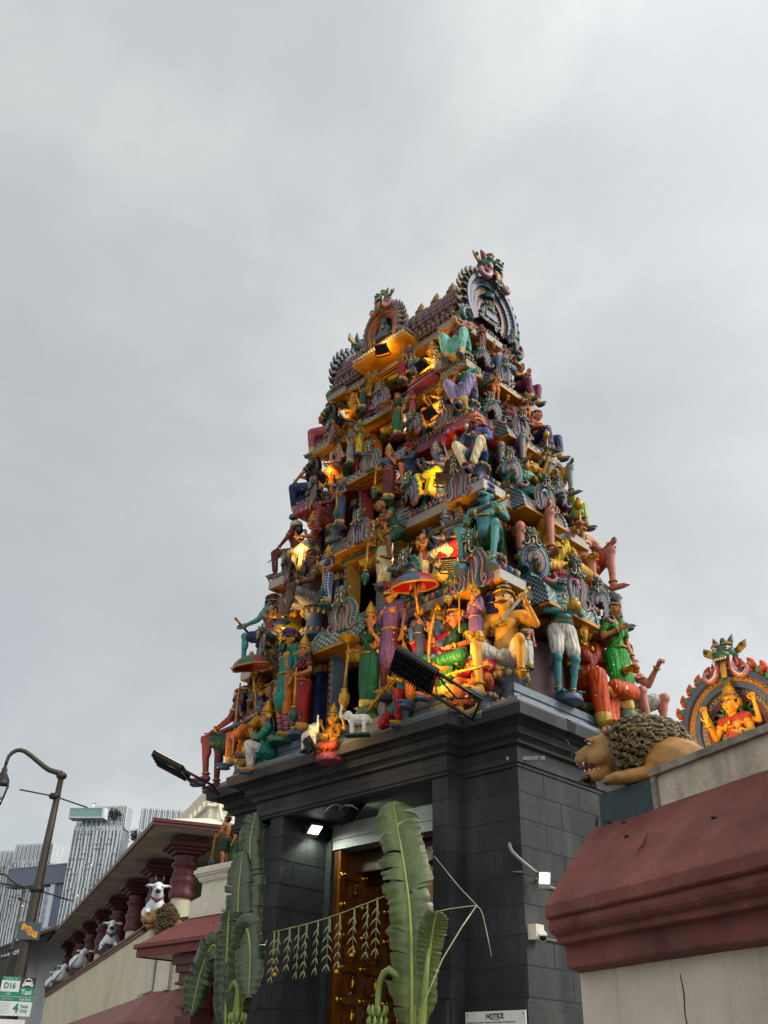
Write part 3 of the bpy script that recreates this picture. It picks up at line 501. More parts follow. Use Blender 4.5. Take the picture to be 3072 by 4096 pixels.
def garment(pose,kind):
    key=(pose,kind)
    if key in GARM: return GARM[key]
    J=POSE[pose]; b=MB(); W=lambda k:V(J[k]); pel,che=W('pel'),W('che'); wa=pel.lerp(che,.3)
    up=kind in('tunic','vest','blouse')
    if up:
        w2=pel.lerp(che,.45)
        if kind!='blouse':
            b.cap(pel,w2,.165,.15); b.cap(w2,che,.15,.165); b.cap(J['shl'],J['shr'],.092); b.cap(che,W('nek')-V((0,0,.08)),.145,.1)
            if pose in('stand','archer','carry','mace'): b.cap(pel,pel-V((0,.0,.36)),.17,.2); 
            else:
                for s in 'lr': b.cap(W('hi'+s),W('hi'+s).lerp(W('kn'+s),.45),.128,.12)
        else:
            b.cap(w2+(che-w2)*.75,che,.13,.145); b.cap(J['shl'],J['shr'],.078); b.cap(che,W('nek')-V((0,0,.09)),.14,.085)
            for x in(-.075,.075): b.ell(che+V((x,-.11,0)),.078)
            # sash over the left shoulder
            b.tube([W('shl')+V((-.06,-.05,.07)),che+V((.05,-.19,.02)),w2+V((-.1,-.14,-.02)),pel+V((-.17,-.05,.05))],[.05,.045,.05,.06],n=8,flat=.5)
        for s in 'lr':
            sh,el,wr=W('sh'+s),W('el'+s),W('wr'+s)
            if kind=='tunic': b.cap(sh,el,.084,.064); b.cap(el,el.lerp(wr,.85),.062,.05)
            elif kind=='blouse': b.cap(sh,sh.lerp(el,.55),.072,.066)
            else: b.cap(sh,sh.lerp(el,.25),.085,.08)
    else:
        b.cap(wa,pel,.135,.165)
        standing=J['pel'][2]>.8
        for s in 'lr':
            hi,kn,an=W('hi'+s),W('kn'+s),W('an'+s)
            if kind=='shorts': b.cap(hi,hi.lerp(kn,.72),.125,.105)
            elif kind=='trousers': b.cap(hi,kn,.122,.092); b.cap(kn,kn.lerp(an,.86),.09,.072)
            else:
                b.cap(hi,kn,.125,.1); b.cap(kn,an+V((0,0,.03)),.1,.085)
        if kind in('sari','robe','skirt'):
            if standing: b.cap(pel-V((0,0,.05)),V((pel.x*.5,-.01,.1)),.16,.15); b.cap(V((0,-.06,.6)),V((.02,-.1,.1)),.07,.1)
            else:
                kl,kr=W('knl'),W('knr'); m=kl.lerp(kr,.5); wide=(kl-kr).length>.4; zl=.1 if pose!='lotus' else .25
                b.cap(pel+V((0,-.1,0)),m+V((0,.1,-.04)),.14,.09)
                if not wide: b.cap(kl,kr,.07)
                c=m+V((0,.12 if wide else .02,-.1 if wide else 0))
                b.cap(c,V((m.x*.6,c.y+.02,zl+.02)),.09,.11)
                for q in range(3): x=-.07+.07*q; b.cap(c+V((x,-.05,0)),V((x*1.3,c.y-.07,zl)),.04,.05)
        elif kind=='shorts' and not standing: b.cap(pel+V((0,-.08,0)),V((0,-.24,J['pel'][2]-.06)),.13,.05)
    me=remesh(b,.02,2); me.materials.append(None); GARM[key]=me; return me
def headgear(J,kind,mouth,skinmat):
    """returns [(name,MB,mats)]"""
    h=V(J['hed']); k,c=kind.split(':'); res=[]
    g=MB()
    if k in('crown','hair','bun','turban'):
        hb=MB(); hb.ell(h+V((0,.035,.035)),(.118,.122,.128),0,14,10)
        if k in('hair','crown'):
            hb.tube([h+V((0,.1,.02)),h+V((0,.145,-.08)),h+V((0,.15,-.22)),h+V((0,.14,-.34))],[.1,.115,.1,.05],flat=.6)
            for x in(-1,1): hb.tube([h+V((x*.1,.05,.0)),h+V((x*.13,.06,-.09)),h+V((x*.14,.08,-.2))],[.04,.045,.02])
        if k=='turban': hb.tube([h+V((0,.1,0)),h+V((0,.13,-.1)),h+V((0,.12,-.17))],[.09,.1,.05])
        if k=='bun':
            for i,(z,r) in enumerate(((.15,.09),(.21,.075),(.26,.05))): hb.ell(h+V((0,.03,z)),(r,r,.045))
        res.append(('hair',hb,[BLACKP]))
    if k=='crown':
        gm=GOLD if c=='gold' else P('silver',rough=.35,metal=.3)
        g.lathe([(.118,0),(.13,.015),(.126,.05),(.112,.06),(.118,.085),(.108,.11),(.09,.15),(.094,.165),(.07,.2),(.05,.235),(.056,.25),(.03,.28),(.008,.33)],0,16,tuple(h+V((0,.012,.06))))
        for i in range(16):
            a=2*PI*i/16; g.ell(h+V((.126*math.cos(a),.012+.126*math.sin(a),.125)),.017,1 if i%2 else 2,6,4)
        for x in(-1,1):
            g.T=Mx.Translation(h+V((x*.135,.04,.03)))@Mx.Rotation(R(90),4,'Y'); g.lathe([(.0,0),(.06,.0),(.068,.012),(.03,.02),(0,.02)],0,12); g.T=Mx.Identity(4)
        res.append(('crown',g,[gm,P('red'),P('teal')]))
    elif k=='turban':
        for i,(z,r,q) in enumerate(((.055,.118,.036),(.095,.108,.042),(.135,.085,.045))):
            pts=[h+V((r*math.cos(a),.03+r*1.05*math.sin(a),z+.02*math.sin(a+i*2))) for a in [2*PI*j/14 for j in range(15)]]
            g.tube(pts,q,0,8)
        g.ell(h+V((0,.03,.14)),(.1,.11,.06)); pts=[h+V((.134*math.cos(a),.03+.14*math.sin(a),.035)) for a in [2*PI*j/14 for j in range(15)]]; g.tube(pts,.016,1,6)
        res.append(('turban',g,[cloth(c),GOLD]))
    elif k in('hair','bun'):
        pts=[h+V((.118*math.cos(a),.02+.126*math.sin(a),.085)) for a in [2*PI*j/16 for j in range(17)]]; g.tube(pts,.014,0,6,flat=1.6)
        if k=='bun': g.tube([h+V((.085*math.cos(a),.03+.085*math.sin(a),.165)) for a in [2*PI*j/12 for j in range(13)]],.014,0,6)
        g.ell(h+V((0,-.115,.09)),.018,0,8,6)
        res.append(('headband',g,[GOLD]))
    elif k=='elephant':
        g.tube([h+V((0,-.1,.0)),h+V((0,-.17,-.06)),h+V((.02,-.19,-.2)),h+V((.08,-.17,-.3)),h+V((.14,-.19,-.28))],[.07,.058,.046,.036,.028],0,10)
        for x in(-1,1):
            g.ell(h+V((x*.19,.03,.0)),(.11,.025,.14)); g.tube([h+V((x*.05,-.12,-.05)),h+V((x*.08,-.2,-.06))],[.016,.008],1)
        res.append(('elephant_face',g,[skinmat,WHITEP]))
        g2=MB(); g2.lathe([(.118,0),(.125,.04),(.1,.09),(.085,.16),(.05,.22),(.01,.27)],0,14,tuple(h+V((0,.01,.07)))); res.append(('crown',g2,[GOLD]))
    # face paint
    f=MB()
    if k!='elephant':
        for x in(-1,1):
            f.ell(h+V((x*.043,-.112,.012)),(.026,.012,.0125),0,10,6); f.ell(h+V((x*.041,-.121,.011)),(.0105,.007,.0105),1,8,6)
            f.tube([h+V((x*.016,-.121,.043)),h+V((x*.045,-.118,.053)),h+V((x*.076,-.097,.042))],[.0055,.0075,.004],1,6)
            f.tube([h+V((x*.016,-.12,.02)),h+V((x*.043,-.12,.027)),h+V((x*.072,-.103,.017))],[.0035,.0045,.003],1,5)
        f.ell(h+V((0,-.113,-.077)),(.03,.014,.0085),2,10,6); f.ell(h+V((0,-.126,.055)),(.009,.006,.011),2,8,6)
        if mouth:
            for x in(-1,1): f.tube([h+V((0,-.128,-.052)),h+V((x*.035,-.12,-.058)),h+V((x*.07,-.1,-.05)),h+V((x*.088,-.088,-.03))],[.012,.014,.01,.004],1,7)
        if mouth==2: f.tube([h+V((0,-.08,-.1)),h+V((0,-.1,-.15)),h+V((0,-.1,-.24)),h+V((0,-.09,-.29))],[.06,.065,.05,.01],1,9)
        res.append(('face_paint',f,[WHITEP,BLACKP,REDP]))
    return res
def jewels(pose,J,fem):
    res=[]; W=lambda k:V(J[k]); n=W('nek'); c=W('che')
    g=MB()
    for r,dz,q in((.085,-.045,.013),(.125,-.075,.013)):
        pts=[n+V((r*math.cos(a),-.005+r*.95*math.sin(a)-.03*(1-math.sin(a))*.3,dz-.05*(1-math.sin(a)))) for a in [2*PI*j/16 for j in range(17)]]; g.tube(pts,q,0,6)
    g.ell(c+V((0,-.165,.07)),(.028,.012,.032),0,8,6); g.tube([c+V((0,-.165,.09)),n+V((0,-.13,-.12))],.008,0,5); g.tube([n+V((0,-.118,-.13)),n+V((0,-.085,-.1))],.008,0,5); res.append(('necklace',g))
    for s in 'lr':
        for a,b_,t,r in(('sh','el',.45,.062),('el','wr',.88,.04)):
            g=MB(); p=W(a+s).lerp(W(b_+s),t); d=(W(b_+s)-W(a+s)).normalized(); q=d.orthogonal().normalized(); u=d.cross(q)
            g.tube([p+(q*math.cos(x)+u*math.sin(x))*r for x in [2*PI*j/10 for j in range(11)]],.0125,0,6,flat=1.5); res.append(('bangle',g))
        g=MB(); p=W('an'+s)+V((0,0,.04)); g.tube([p+V((math.cos(x),math.sin(x),0))*.05 for x in [2*PI*j/10 for j in range(11)]],.011,0,6); res.append(('anklet',g))
    g=MB(); p=W('pel').lerp(c,.2); g.tube([p+V((.152*math.cos(x),.15*math.sin(x)-.005,0)) for x in [2*PI*j/16 for j in range(17)]],.018,0,6,flat=1.6); res.append(('belt',g))
    return res
def bowpts(x,y,z0,z1,bulge,n=10):
    p=[]
    for i in range(n+1):
        t=i/n; p.append(V((x+bulge*math.sin(PI*t),y,z0+(z1-z0)*t)))
    return p
def ring(c,r,n=14,ax='y'): return [V(c)+V((r*math.cos(a),0,r*math.sin(a))) if ax=='y' else V(c)+V((r*math.cos(a),r*math.sin(a),0)) for a in [2*PI*j/n for j in range(n+1)]]
def held(kind,J):
    g=MB(); W=lambda k:V(J[k]); res=[]; ms=[GOLD,BLACKP,P('dgreen')]
    if kind=='mace':
        p=W('wrl')+V((.02,-.06,0)); b=V((p.x+.05,p.y-.02,.36)); g.tube([p+V((0,0,.12)),p,b],[.02,.022,.028],0,8)
        g.lathe([(.03,.36),(.06,.34),(.045,.31),(.085,.25),(.1,.19),(.085,.12),(.04,.07),(.05,.04),(.03,0)],2,14,(b.x,b.y,.0)); g.lathe([(.062,.335),(.062,.36)],0,12,(b.x,b.y,0))
    elif kind=='fanmace':
        p=W('wrl')+V((.02,-.06,0)); b=V((p.x+.03,p.y-.02,.36)); g.tube([p+V((0,0,.1)),p,b],[.02,.022,.028],0,8)
        g.lathe([(.03,.36),(.07,.33),(.05,.3),(.095,.24),(.1,.15),(.06,.06),(.03,0)],0,12,(b.x,b.y,0)); g.T=Mx.Translation(p+V((0,0,.16))); g.lathe([(.02,-.04),(.1,.0),(.19,.05),(.2,.06),(.1,.03),(0,.02)],0,20); g.T=Mx.Identity(4)
    elif kind=='club':
        p=W('wrl'); q=W('wrr'); d=(q-p).normalized() if abs(q.z-p.z)>.1 else V((-.3,-.2,-1)).normalized(); e=q+d*.52; g.tube([p-d*.12,p,q,e],[.022,.024,.026,.03],0,8)
        g.ell(e+d*.1,(.11,.11,.11),2,14,8); g.tube(ring(e,.05,10,'z'),.02,0,6); g.ell(e+d*.22,.04,0,8,6)
    elif kind=='bow':
        p=W('wrl') if J['pel'][2]<.8 else W('wrr'); x=p.x+.02;y=p.y-.06; g.tube(bowpts(x,y,p.z-.55,p.z+.6,-.12),[.012]+[.022]*9+[.012],0,8); g.tube([V((x,y,p.z-.55)),V((x,y,p.z+.6))],.006,1,5)
        g.tube([V((x,y,p.z+.6)),V((x+.05,y,p.z+.66)),V((x+.08,y,p.z+.6))],.016,0,6)
    elif kind=='bowfan':
        p=W('wrr'); x=p.x+.0;y=p.y-.07; g.tube(bowpts(x,y,p.z-.7,p.z+.5,-.08),.02,0,8)
        p=W('wrl')+V((0,-.06,.02)); g.tube([p,p+V((0,0,.12))],.016,0); g.T=Mx.Translation(p+V((0,0,.26))); 
        for i in range(11): a=-1.3+.26*i; g.tube([V((0,0,-.1)),V((math.sin(a)*.14,0,math.cos(a)*.14))],[.01,.026],0,6)
        g.T=Mx.Identity(4)
    elif kind=='fan':
        p=W('wrl')+V((0,-.06,.02)); g.tube([p-V((0,0,.1)),p+V((-.06,0,.26))],.018,0); g.ell(p+V((-.08,0,.36)),(.09,.05,.13),0)
        p=W('wrr')+V((0,-.06,0)); g.tube([p+V((0,0,-.5)),p,p+V((.02,0,.4)),p+V((-.03,0,.5)),p+V((-.12,0,.5)),p+V((-.14,0,.43))],.022,0)
    elif kind=='lapbow':
        g.tube([V((-.5,-.4,.56)),V((-.42,-.42,.66)),V((-.2,-.44,.66)),V((.1,-.44,.64)),V((.4,-.44,.62)),V((.6,-.44,.62)),V((.66,-.44,.56)),V((.58,-.44,.52))],[.014,.022,.024,.026,.024,.022,.018,.01],0,8)
    elif kind=='dagger':
        p=W('wrl') if 'wrl' in J and J['wrl'][2]>J['wrr'][2]-.05 and J is POSE['dagger'] else W('wrr')
        d=V((-.6,-.25,-.75)).normalized() if J is POSE['dagger'] else V((0,-1,-.35)).normalized()
        c=p+V((0,-.06,.04)); g.tube([c-d*.09,c+d*.04],.018,0,8); g.ell(c-d*.1,.026,0,8,6); g.tube([c+d*.04,c+d*.09,c+d*.34,c+d*.4],[.03,.026,.02,.003],3,6,flat=.35)
    elif kind=='sword':
        a=W('wrl')+V((.03,-.05,.05)); b=W('wrr')+V((0,-.05,.02)); d=(b-a).normalized(); g.tube([a-d*.14,a+d*.06],.02,0); g.ell(a-d*.16,.03,0,8,6); g.tube([a+d*.06,a+d*.1,b,b+d*.3,b+d*.36],[.045,.03,.036,.034,.004],1,8,flat=.4); g.tube([a+d*.3,a+d*.34],.042,0,8)
    elif kind=='staff':
        p=W('wrl')+V((-.05,-.08,.05)); g.tube([V((p.x,p.y,.0)),V((p.x-.03,p.y,1.15))],.018,1,8); g.ell(V((p.x-.03,p.y,1.17)),.035,0,8,6)
    elif kind=='trident':
        p=W('wbl')+V((0,-.04,.02)); g.tube([p-V((0,0,.12)),p+V((0,0,.22))],.012,0); 
        for x in(-.05,.05): g.tube([p+V((0,0,.1)),p+V((x,0,.14)),p+V((x,0,.22))],.01,0,6)
    elif kind=='handmace':
        p=W('wrr')+V((0,-.06,.02)); g.tube([p-V((0,0,.14)),p+V((.0,0,.2))],.018,0); g.ell(p+V((0,0,.26)),(.06,.06,.07),0); g.ell(p+V((0,0,.34)),.025,0,8,6)
    elif kind=='garland':
        for i,q in enumerate(ring((0,-.64,.78),.17,22)): g.ell(q,.032,(0,3,4)[i%3],8,6)
        for s in(-1,1): g.tube([V((s*.12,-.62,.95)),V((s*.12,-.63,.9))],.015,0)
    elif kind=='pot':
        g.T=Mx.Translation((.02,-.36,1.02)); g.lathe([(.06,0),(.1,.02),(.105,.09),(.1,.12),(.055,.15),(.07,.18),(.05,.18)],0,14); g.T=Mx.Identity(4)
    elif kind=='conch':
        p=W('wrr')+V((0,-.07,.05)); g.T=Mx.Translation(p); g.lathe([(.005,-.08),(.03,-.05),(.05,0),(.035,.05),(.01,.08)],3,10); g.T=Mx.Identity(4)
    elif kind=='flute':
        g.tube([V((-.2,-.26,1.34)),V((.16,-.24,1.36))],.014,0,8)
    else: return res
    nm=dict(fanmace='mace',bowfan='bow',lapbow='bow',handmace='mace').get(kind,kind)
    return [(nm,g,ms+[P('silver',rough=.3,metal=.5),P('red')])]
P('seat_slate','#4a5a72');P('seat_plum','#7a3a4c');P('seat_green','#3a6a58');P('seat_gold','#a08040')
def base_mb(pose,held_,J):
    g=MB(); st=J['pel'][2]>.8
    if held_ in('lotus','lotuspink','lotusgreen'):
        n=12
        for lay,(r,z,t) in enumerate(((.34,.03,.75),(.3,.07,.35))):
            for i in range(n):
                a=2*PI*(i+.5*lay)/n; g.T=Mx.Rotation(a,4,'Z')@Mx.Translation((r,0,z))@Mx.Rotation(-t,4,'Y'); g.ell((0,0,.07),(.03,.09,.1),0,8,6)
        g.T=Mx.Identity(4); g.lathe([(.3,0),(.34,.03),(.36,.12),(.33,.16),(0,.17)],0,18)
    elif held_=='throne' or pose=='lotus': g.box(-.42,.42,-.36,.25,0,.05,1); g.box(-.38,.38,-.32,.22,.05,.12,0); g.box(-.42,.42,-.36,.25,.12,.17,1)
    elif st: g.lathe([(.19,-.07),(.2,-.04),(.185,-.015),(.19,.0),(.17,.012),(0,.012)],0,18,(0,-.04,0))
    else:
        z=J['pel'][2]-.13
        if pose in('kneel','prayseat'): g.box(-.16,.16,-.05,.3,-.05,max(.02,z),0)
        else:
            g.lathe([(.2,-.04),(.21,.0),(.2,.04),(.15,.09),(.125,z*.5),(.15,z-.12),(.215,z-.06),(.22,z-.02),(.19,z)],0,14,(0,.1,0))
            for i in range(14): a=2*PI*i/14; g.ell((.2*math.cos(a),.1+.2*math.sin(a),z-.05),(.04,.04,.05),1,6,4); g.ell((.19*math.cos(a),.1+.19*math.sin(a),.04),(.04,.04,.045),1,6,4)
    return g
GEAR={}
def figure(r,group):
    label,pose,sk,lower,upper,head,hld,mo,x,y,z,h,face=r
    lk,lc=lower.split(':'); fem=lk=='sari' or (upper.startswith('blouse'))
    fat=pose in('sword','conch','dagger','carry') and not fem
    me,J=body(pose,fem,fat); sm=skin(sk)
    k=head.split(':')[0]
    ht=J['hed'][2]+dict(crown=.38,turban=.19,hair=.15,bun=.3,bald=.14,elephant=.34)[k]
    s=h/ht
    root=thing('statue',label,'statue',(x,y,z),R(face),group); mirx=-1 if (pose=='mace' and face>0) else 1
    root.scale=(s*mirx*(.86 if pose in('conch','praysit','sword','seatw','seatside') else .89),s,s)
    def part(nm,me,mats):
        o=link(nm,me,root)
        for i,m in enumerate(mats):
            if i>=len(me.materials): me.materials.append(None)
            o.material_slots[i].link='OBJECT'; o.material_slots[i].material=m
        return o
    part('body',me,[sm])
    if not any(m for m in me.materials): pass
    part(lk,garment(pose,lk),[cloth(lc,lk in('sari','robe','skirt'))])
    if upper: uk,uc=upper.split(':'); part(uk,garment(pose,uk),[cloth(uc)])
    gk=(pose,head,mo)
    if gk not in GEAR: GEAR[gk]=[(n,mesh(n,b,[None]*len(ms)),ms) for n,b,ms in headgear(J,head,mo,sm)]
    for n,m2,ms in GEAR[gk]: part(n,m2,ms)
    gk=(pose,'jewel')
    if gk not in GEAR: GEAR[gk]=[(n,mesh(n,g,[None])) for n,g in jewels(pose,J,fem)]
    for n,m2 in GEAR[gk]: part(n,m2,[GOLD])
    if hld=='socks':
        b=MB()
        for q in 'lr':
            a,c=V(J['kn'+q]),V(J['an'+q])
            for i in range(6): p=a.lerp(c,.4+.1*i); b.tube(ring(p,.062-.002*i,10,'z'),.024,i%2,6)
        obj('sock',b,[cloth('purple'),P('lilac')],root)
    else:
        for n,b,ms in held(hld,J): obj(n,b,ms,root)
    bc={'lotus':('magenta','rose'),'lotuspink':('rose','pink'),'lotusgreen':('teal','lime'),'throne':('cream','rose')}.get(hld,(('seat_slate','seat_plum','seat_green','seat_slate')[int(abs(x*17+z*5))%4],'seat_gold'))
    if J['pel'][2]<.8 and pose!='lotus':
        for q in 'lr':
            a,t_=V(J['an'+q]),V(J['to'+q])
            if a.z<.2:
                fp=MB(); c=a.lerp(t_,.5); fp.lathe([(.068,-.03),(.078,-.01),(.07,.01),(0,.01)],0,12,(c.x,c.y,0),sq=1.5); obj('foot_pad',fp,[P('seat_slate')],root)
    obj('plinth',base_mb(pose,hld,J),[P(bc[0]),P(bc[1])],root)
    return root
# ---------------------------------------------------------------- gopuram (gate tower)
CX,CY=-8.9,9.475
gop=thing('temple_gate_tower','tall stepped temple gate tower crowded with painted statues above a dark grey block-built gateway','temple tower',(CX,CY,0))
def outl(hx,hy,xc,bx,yc,by,r,p,pr=None):
    """stepped plan: corner blocks, recess r, centre bay p"""
    pr=p if pr is None else pr
    def f(d):
        H,K=hx+d,hy+d; pts=[]
        def side(a,b): pts.append((a,b))
        # front (y=-K) left to right
        for a,b in ((-H,-K),(-(xc-d),-K),(-(xc-d),-(K-r)),(-(bx+d),-(K-r)),(-(bx+d),-(K+p)),(bx+d,-(K+p)),(bx+d,-(K-r)),(xc-d,-(K-r)),(xc-d,-K),(H,-K)): side(a,b)
        for a,b in ((H,-(yc-d)),(H-r,-(yc-d)),(H-r,-(by+d)),(H+pr,-(by+d)),(H+pr,by+d),(H-r,by+d),(H-r,yc-d),(H,yc-d),(H,K)): side(a,b)
        for a,b in ((xc-d,K),(xc-d,K-r),(bx+d,K-r),(bx+d,K+p),(-(bx+d),K+p),(-(bx+d),K-r),(-(xc-d),K-r),(-(xc-d),K),(-H,K)): side(a,b)
        for a,b in ((-H,yc-d),(-(H-r),yc-d),(-(H-r),by+d),(-(H+pr),by+d),(-(H+pr),-(by+d)),(-(H-r),-(by+d)),(-(H-r),-(yc-d)),(-H,-(yc-d))): side(a,b)
        return pts
    return f
def rect(hx,hy): return lambda d:[(-hx-d,-hy-d),(hx+d,-hy-d),(hx+d,hy+d),(-hx-d,hy+d)]
BLK='#26292c'
def fn_blocks(t,tcn,cs):
    s=t.nodes.new('ShaderNodeSeparateXYZ'); t.links.new(tcn.outputs['Object'],s.inputs[0])
    return cs
def fn_gate(t,tcn,cs):
    cs=fn_streak((.06,.06,.057),1.7,.6)(t,tcn,cs); u,z=uv_xz(t,tcn)
    r=tm(t,'FLOOR',tm(t,'DIVIDE',tm(t,'SUBTRACT',z,2.39),.283)); q=tm(t,'FLOOR',tm(t,'ADD',tm(t,'DIVIDE',u,.52),tm(t,'MULTIPLY',r,.47)))
    c=t.nodes.new('ShaderNodeCombineXYZ'); t.links.new(r,c.inputs[0]); t.links.new(q,c.inputs[1]); wn=t.nodes.new('ShaderNodeTexWhiteNoise'); wn.noise_dimensions='2D'; t.links.new(c.outputs[0],wn.inputs['Vector'])
    mr=t.nodes.new('ShaderNodeMapRange'); mr.inputs[3].default_value=.80; mr.inputs[4].default_value=1.18; t.links.new(wn.outputs['Value'],mr.inputs[0])
    v=t.nodes.new('ShaderNodeVectorMath'); v.operation='SCALE'; t.links.new(cs,v.inputs[0]); t.links.new(mr.outputs[0],v.inputs['Scale']); return v.outputs[0]
GREY=mat('grey_gate_paint',(.0245,.0265,.028),rough=.6,var=.24,nscale=1.1,bump=.35,bscale=60,spec=.18,fn=fn_gate)
GLINE=mat('mortar_groove',(.018,.018,.02),rough=.9,bump=0)
PLINTHB=mat('blue_grey_ledge',(.09,.115,.135),rough=.5,var=.15,bump=.2)
def fbox(*a): return a
# ---- gate base walls
GX0,GX1,GY0,GY1=-2.45,2.5,-1.145,1.55       # tower coordinates (front bay wall y, relative to CY)
b=MB()
MBY=-1.39                                     # main bay front
def front_blocks(b,x0,x1,y,zs,step,off=0,mg=1,dy=.004):
    for i,z in enumerate(zs): b.box(x0,x1,y-dy,y+.01,z-.006,z+.006,mg)
    for i in range(len(zs)-1):
        x=x0+step*(.45 if (i+off)%2 else .92)
        while x<x1-.06: b.box(x-.005,x+.005,y-dy*.9,y+.01,zs[i]+.006,zs[i+1]-.006,mg); x+=step
def side_blocks(b,y0,y1,x,zs,step,off=0,mg=1,dx=.004,sg=1):
    for z in zs: b.box(min(x-.01*sg,x+dx*sg),max(x-.01*sg,x+dx*sg),y0,y1,z-.006,z+.006,mg)
    for i in range(len(zs)-1):
        y=y0+step*(.45 if (i+off)%2 else .9)
        while y<y1-.06: b.box(min(x-.01*sg,x+dx*.9*sg),max(x-.01*sg,x+dx*.9*sg),y-.005,y+.005,zs[i]+.006,zs[i+1]-.006,mg); y+=step
ZS=[2.39+.283*i for i in range(9)]
# right and left flank piers (solid), main bay piers, reveals
b.box(1.72,GX1,GY0,GY1,0,4.93,0)
b.box(-2.45,-1.41,GY0,GY1,0,4.93,0)
b.box(1.475,1.718,MBY,-.55,0,4.93,0)              # right pier of the portal
b.box(1.475,1.718,-.55,GY1,0,2.38,0)
b.box(-1.41,-1.155,MBY,-.62,0,4.93,0)
b.box(-1.155,1.475,MBY,GY1,4.615,4.93,0)          # lintel over the opening
b.box(-1.155,1.475,-.62,-.33,4.42,4.613,4)        # inner beam lit by the lamp
b.box(-1.155,1.475,-.60,-.35,4.30,4.42,4)
b.box(-1.41,-1.05,-.62,-.34,0,4.60,0)             # inner door jamb
b.box(-1.05,1.475,-.26,-.2,4.05,4.42,3)           # timber head
b.box(2.44,2.515,GY0-.015,GY1,0,4.93,0)           # corner strip
b.box(1.7,2.53,GY0-.06,GY1+.02,0,2.37,0); b.box(1.66,2.56,GY0-.1,GY1+.04,0,2.27,0)   # plinth
b.box(1.46,1.70,MBY-.05,GY0-.1,0,2.37,0)
b.box(-2.5,-1.39,GY0-.06,GY1+.02,0,2.37,0); b.box(-1.42,-1.14,MBY-.05,GY0-.06,0,2.37,0)
front_blocks(b,1.72,2.44,GY0,ZS,.46); front_blocks(b,2.44,2.515,GY0-.015,ZS,9)
side_blocks(b,GY0+.14,GY1,2.515,ZS,.66); side_blocks(b,GY0-.015,GY0+.14,2.515,ZS,9)
front_blocks(b,1.475,1.718,MBY,ZS,9); side_blocks(b,MBY,GY0,1.718,ZS,9)
front_blocks(b,-1.41,-1.155,MBY,ZS,9,1); side_blocks(b,MBY,-.62,-1.155,ZS,.5)
front_blocks(b,-2.45,-1.41,GY0,ZS,.46)
b.box(-1.155,1.475,GY1-.05,GY1,2.6,4.6,2)         # far side of the passage
b.box(-1.155,1.475,-.3,GY1,4.42,4.6,3)            # passage ceiling
obj('gate_wall',b,[GREY,GLINE,mat('cream_inner_wall','#b9a37c',var=.12),mat('dark_timber','#4a2b16',rough=.4,var=.35,nscale=3,fn=fn_streak((.05,.02,.01),6,.6)),mat('pale_grey_beam',(.12,.123,.12),rough=.6,var=.1)],gop)
# ---- gate cornice: architrave, big cove, fascia
co_=outl(2.5,1.145,1.69,1.69,.8,.3,0,.245,0)
pr=[(0.0,4.62,0),(.03,4.63,0),(.03,4.66,0),(.05,4.67,0),(.05,4.74,0),(.02,4.76,0),(.02,4.86,0),(.075,4.875,0),(.075,4.905,0),(.1,4.93,0),(.15,4.95,0),(.14,4.99,0),(.15,5.03,0),(.21,5.05,0),(.21,5.075,0),(.325,5.08,0),(.34,5.2,1),(.30,5.205,1),(.30,5.23,0),(.27,5.245,0),(.24,5.245,0)]
b=MB(); 
def coping(d): return co_(d)
b.sweep(coping,pr)
# plinth that the lowest statues stand on
b.sweep(coping,[(.24,5.243,2),(.19,5.34,2),(.06,5.40,2),(.04,5.46,2),(.06,5.47,2),(.06,5.56,2),(-.4,5.57,2)])
for d0,dr,dz in((.275,.02,5.235),):
    pl=co_(d0); pl=pl+[pl[0]]; b.tube([(x,y,dz) for x,y in pl],.018,0,6)
obj('gate_cornice',b,[GREY,mat('grey_fascia',(.11,.108,.104),rough=.6,var=.18,nscale=3,bump=.2,fn=fn_streak((.17,.17,.165),2,.35)),PLINTHB],gop)
# ---- tier data: half width, half depth, eave bottom, eave top
TIER=[(2.82,1.5,5.08,5.25),(2.52,1.315,6.85,6.98),(2.21,1.175,8.32,8.46),(1.96,.995,9.65,9.79),(1.73,.875,10.80,10.93),(1.53,.775,11.88,12.0)]
KEYL=[None]
kp=[fn_key((.09,.10,.12),(.42,.36,.24),6.85,.13,9,(.16,.18,.24)),fn_key((.09,.10,.12),(.42,.36,.24),8.32,.14,9,(.16,.18,.24))]
BAND=[mat('greek_key_band_a',(.3,.3,.3),fn=kp[0],rough=.5),mat('greek_key_band_b',(.3,.3,.3),fn=kp[1],rough=.5),mat('oval_band_c','#8a4450',rough=.5,fn=fn_dots((.16,.2,.32),9,.26)),mat('leaf_band_d','#7a6a40',rough=.5,fn=fn_lat((.2,.2,.16),9,.2)),mat('leaf_band_e','#7a705c',rough=.5,fn=fn_lat((.22,.22,.22),11,.2))]
YEL=mat('yellow_soffit','#c88a16',rough=.5,var=.2,bump=.1); RED=mat('red_soffit','#b03038',rough=.5,var=.15)
SKIRT=mat('blue_petal_skirt','#54708c',rough=.5,var=.35,nscale=12,fn=fn_dots((.55,.3,.34),6,.24)); TEALB=P('teal_course','#1f7a68')
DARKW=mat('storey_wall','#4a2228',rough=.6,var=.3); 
PET=[P('petal_orange','#b0601c'),P('petal_orange','#b0601c'),P('petal_dark','#2c3038'),P('petal_green','#5a8a2c'),P('petal_green','#5a8a2c')]
SC=[mat('fish_scale_green','#234c40',rough=.42,fn=fn_lat((.36,.42,.34),9,.14,(.06,.1,.09)),bump=.3),mat('fish_scale_bronze','#4c4228',rough=.42,fn=fn_lat((.05,.06,.05),8,.15)),mat('fish_scale_blue','#39415a',rough=.42,fn=fn_lat((.38,.34,.3),9,.13))]
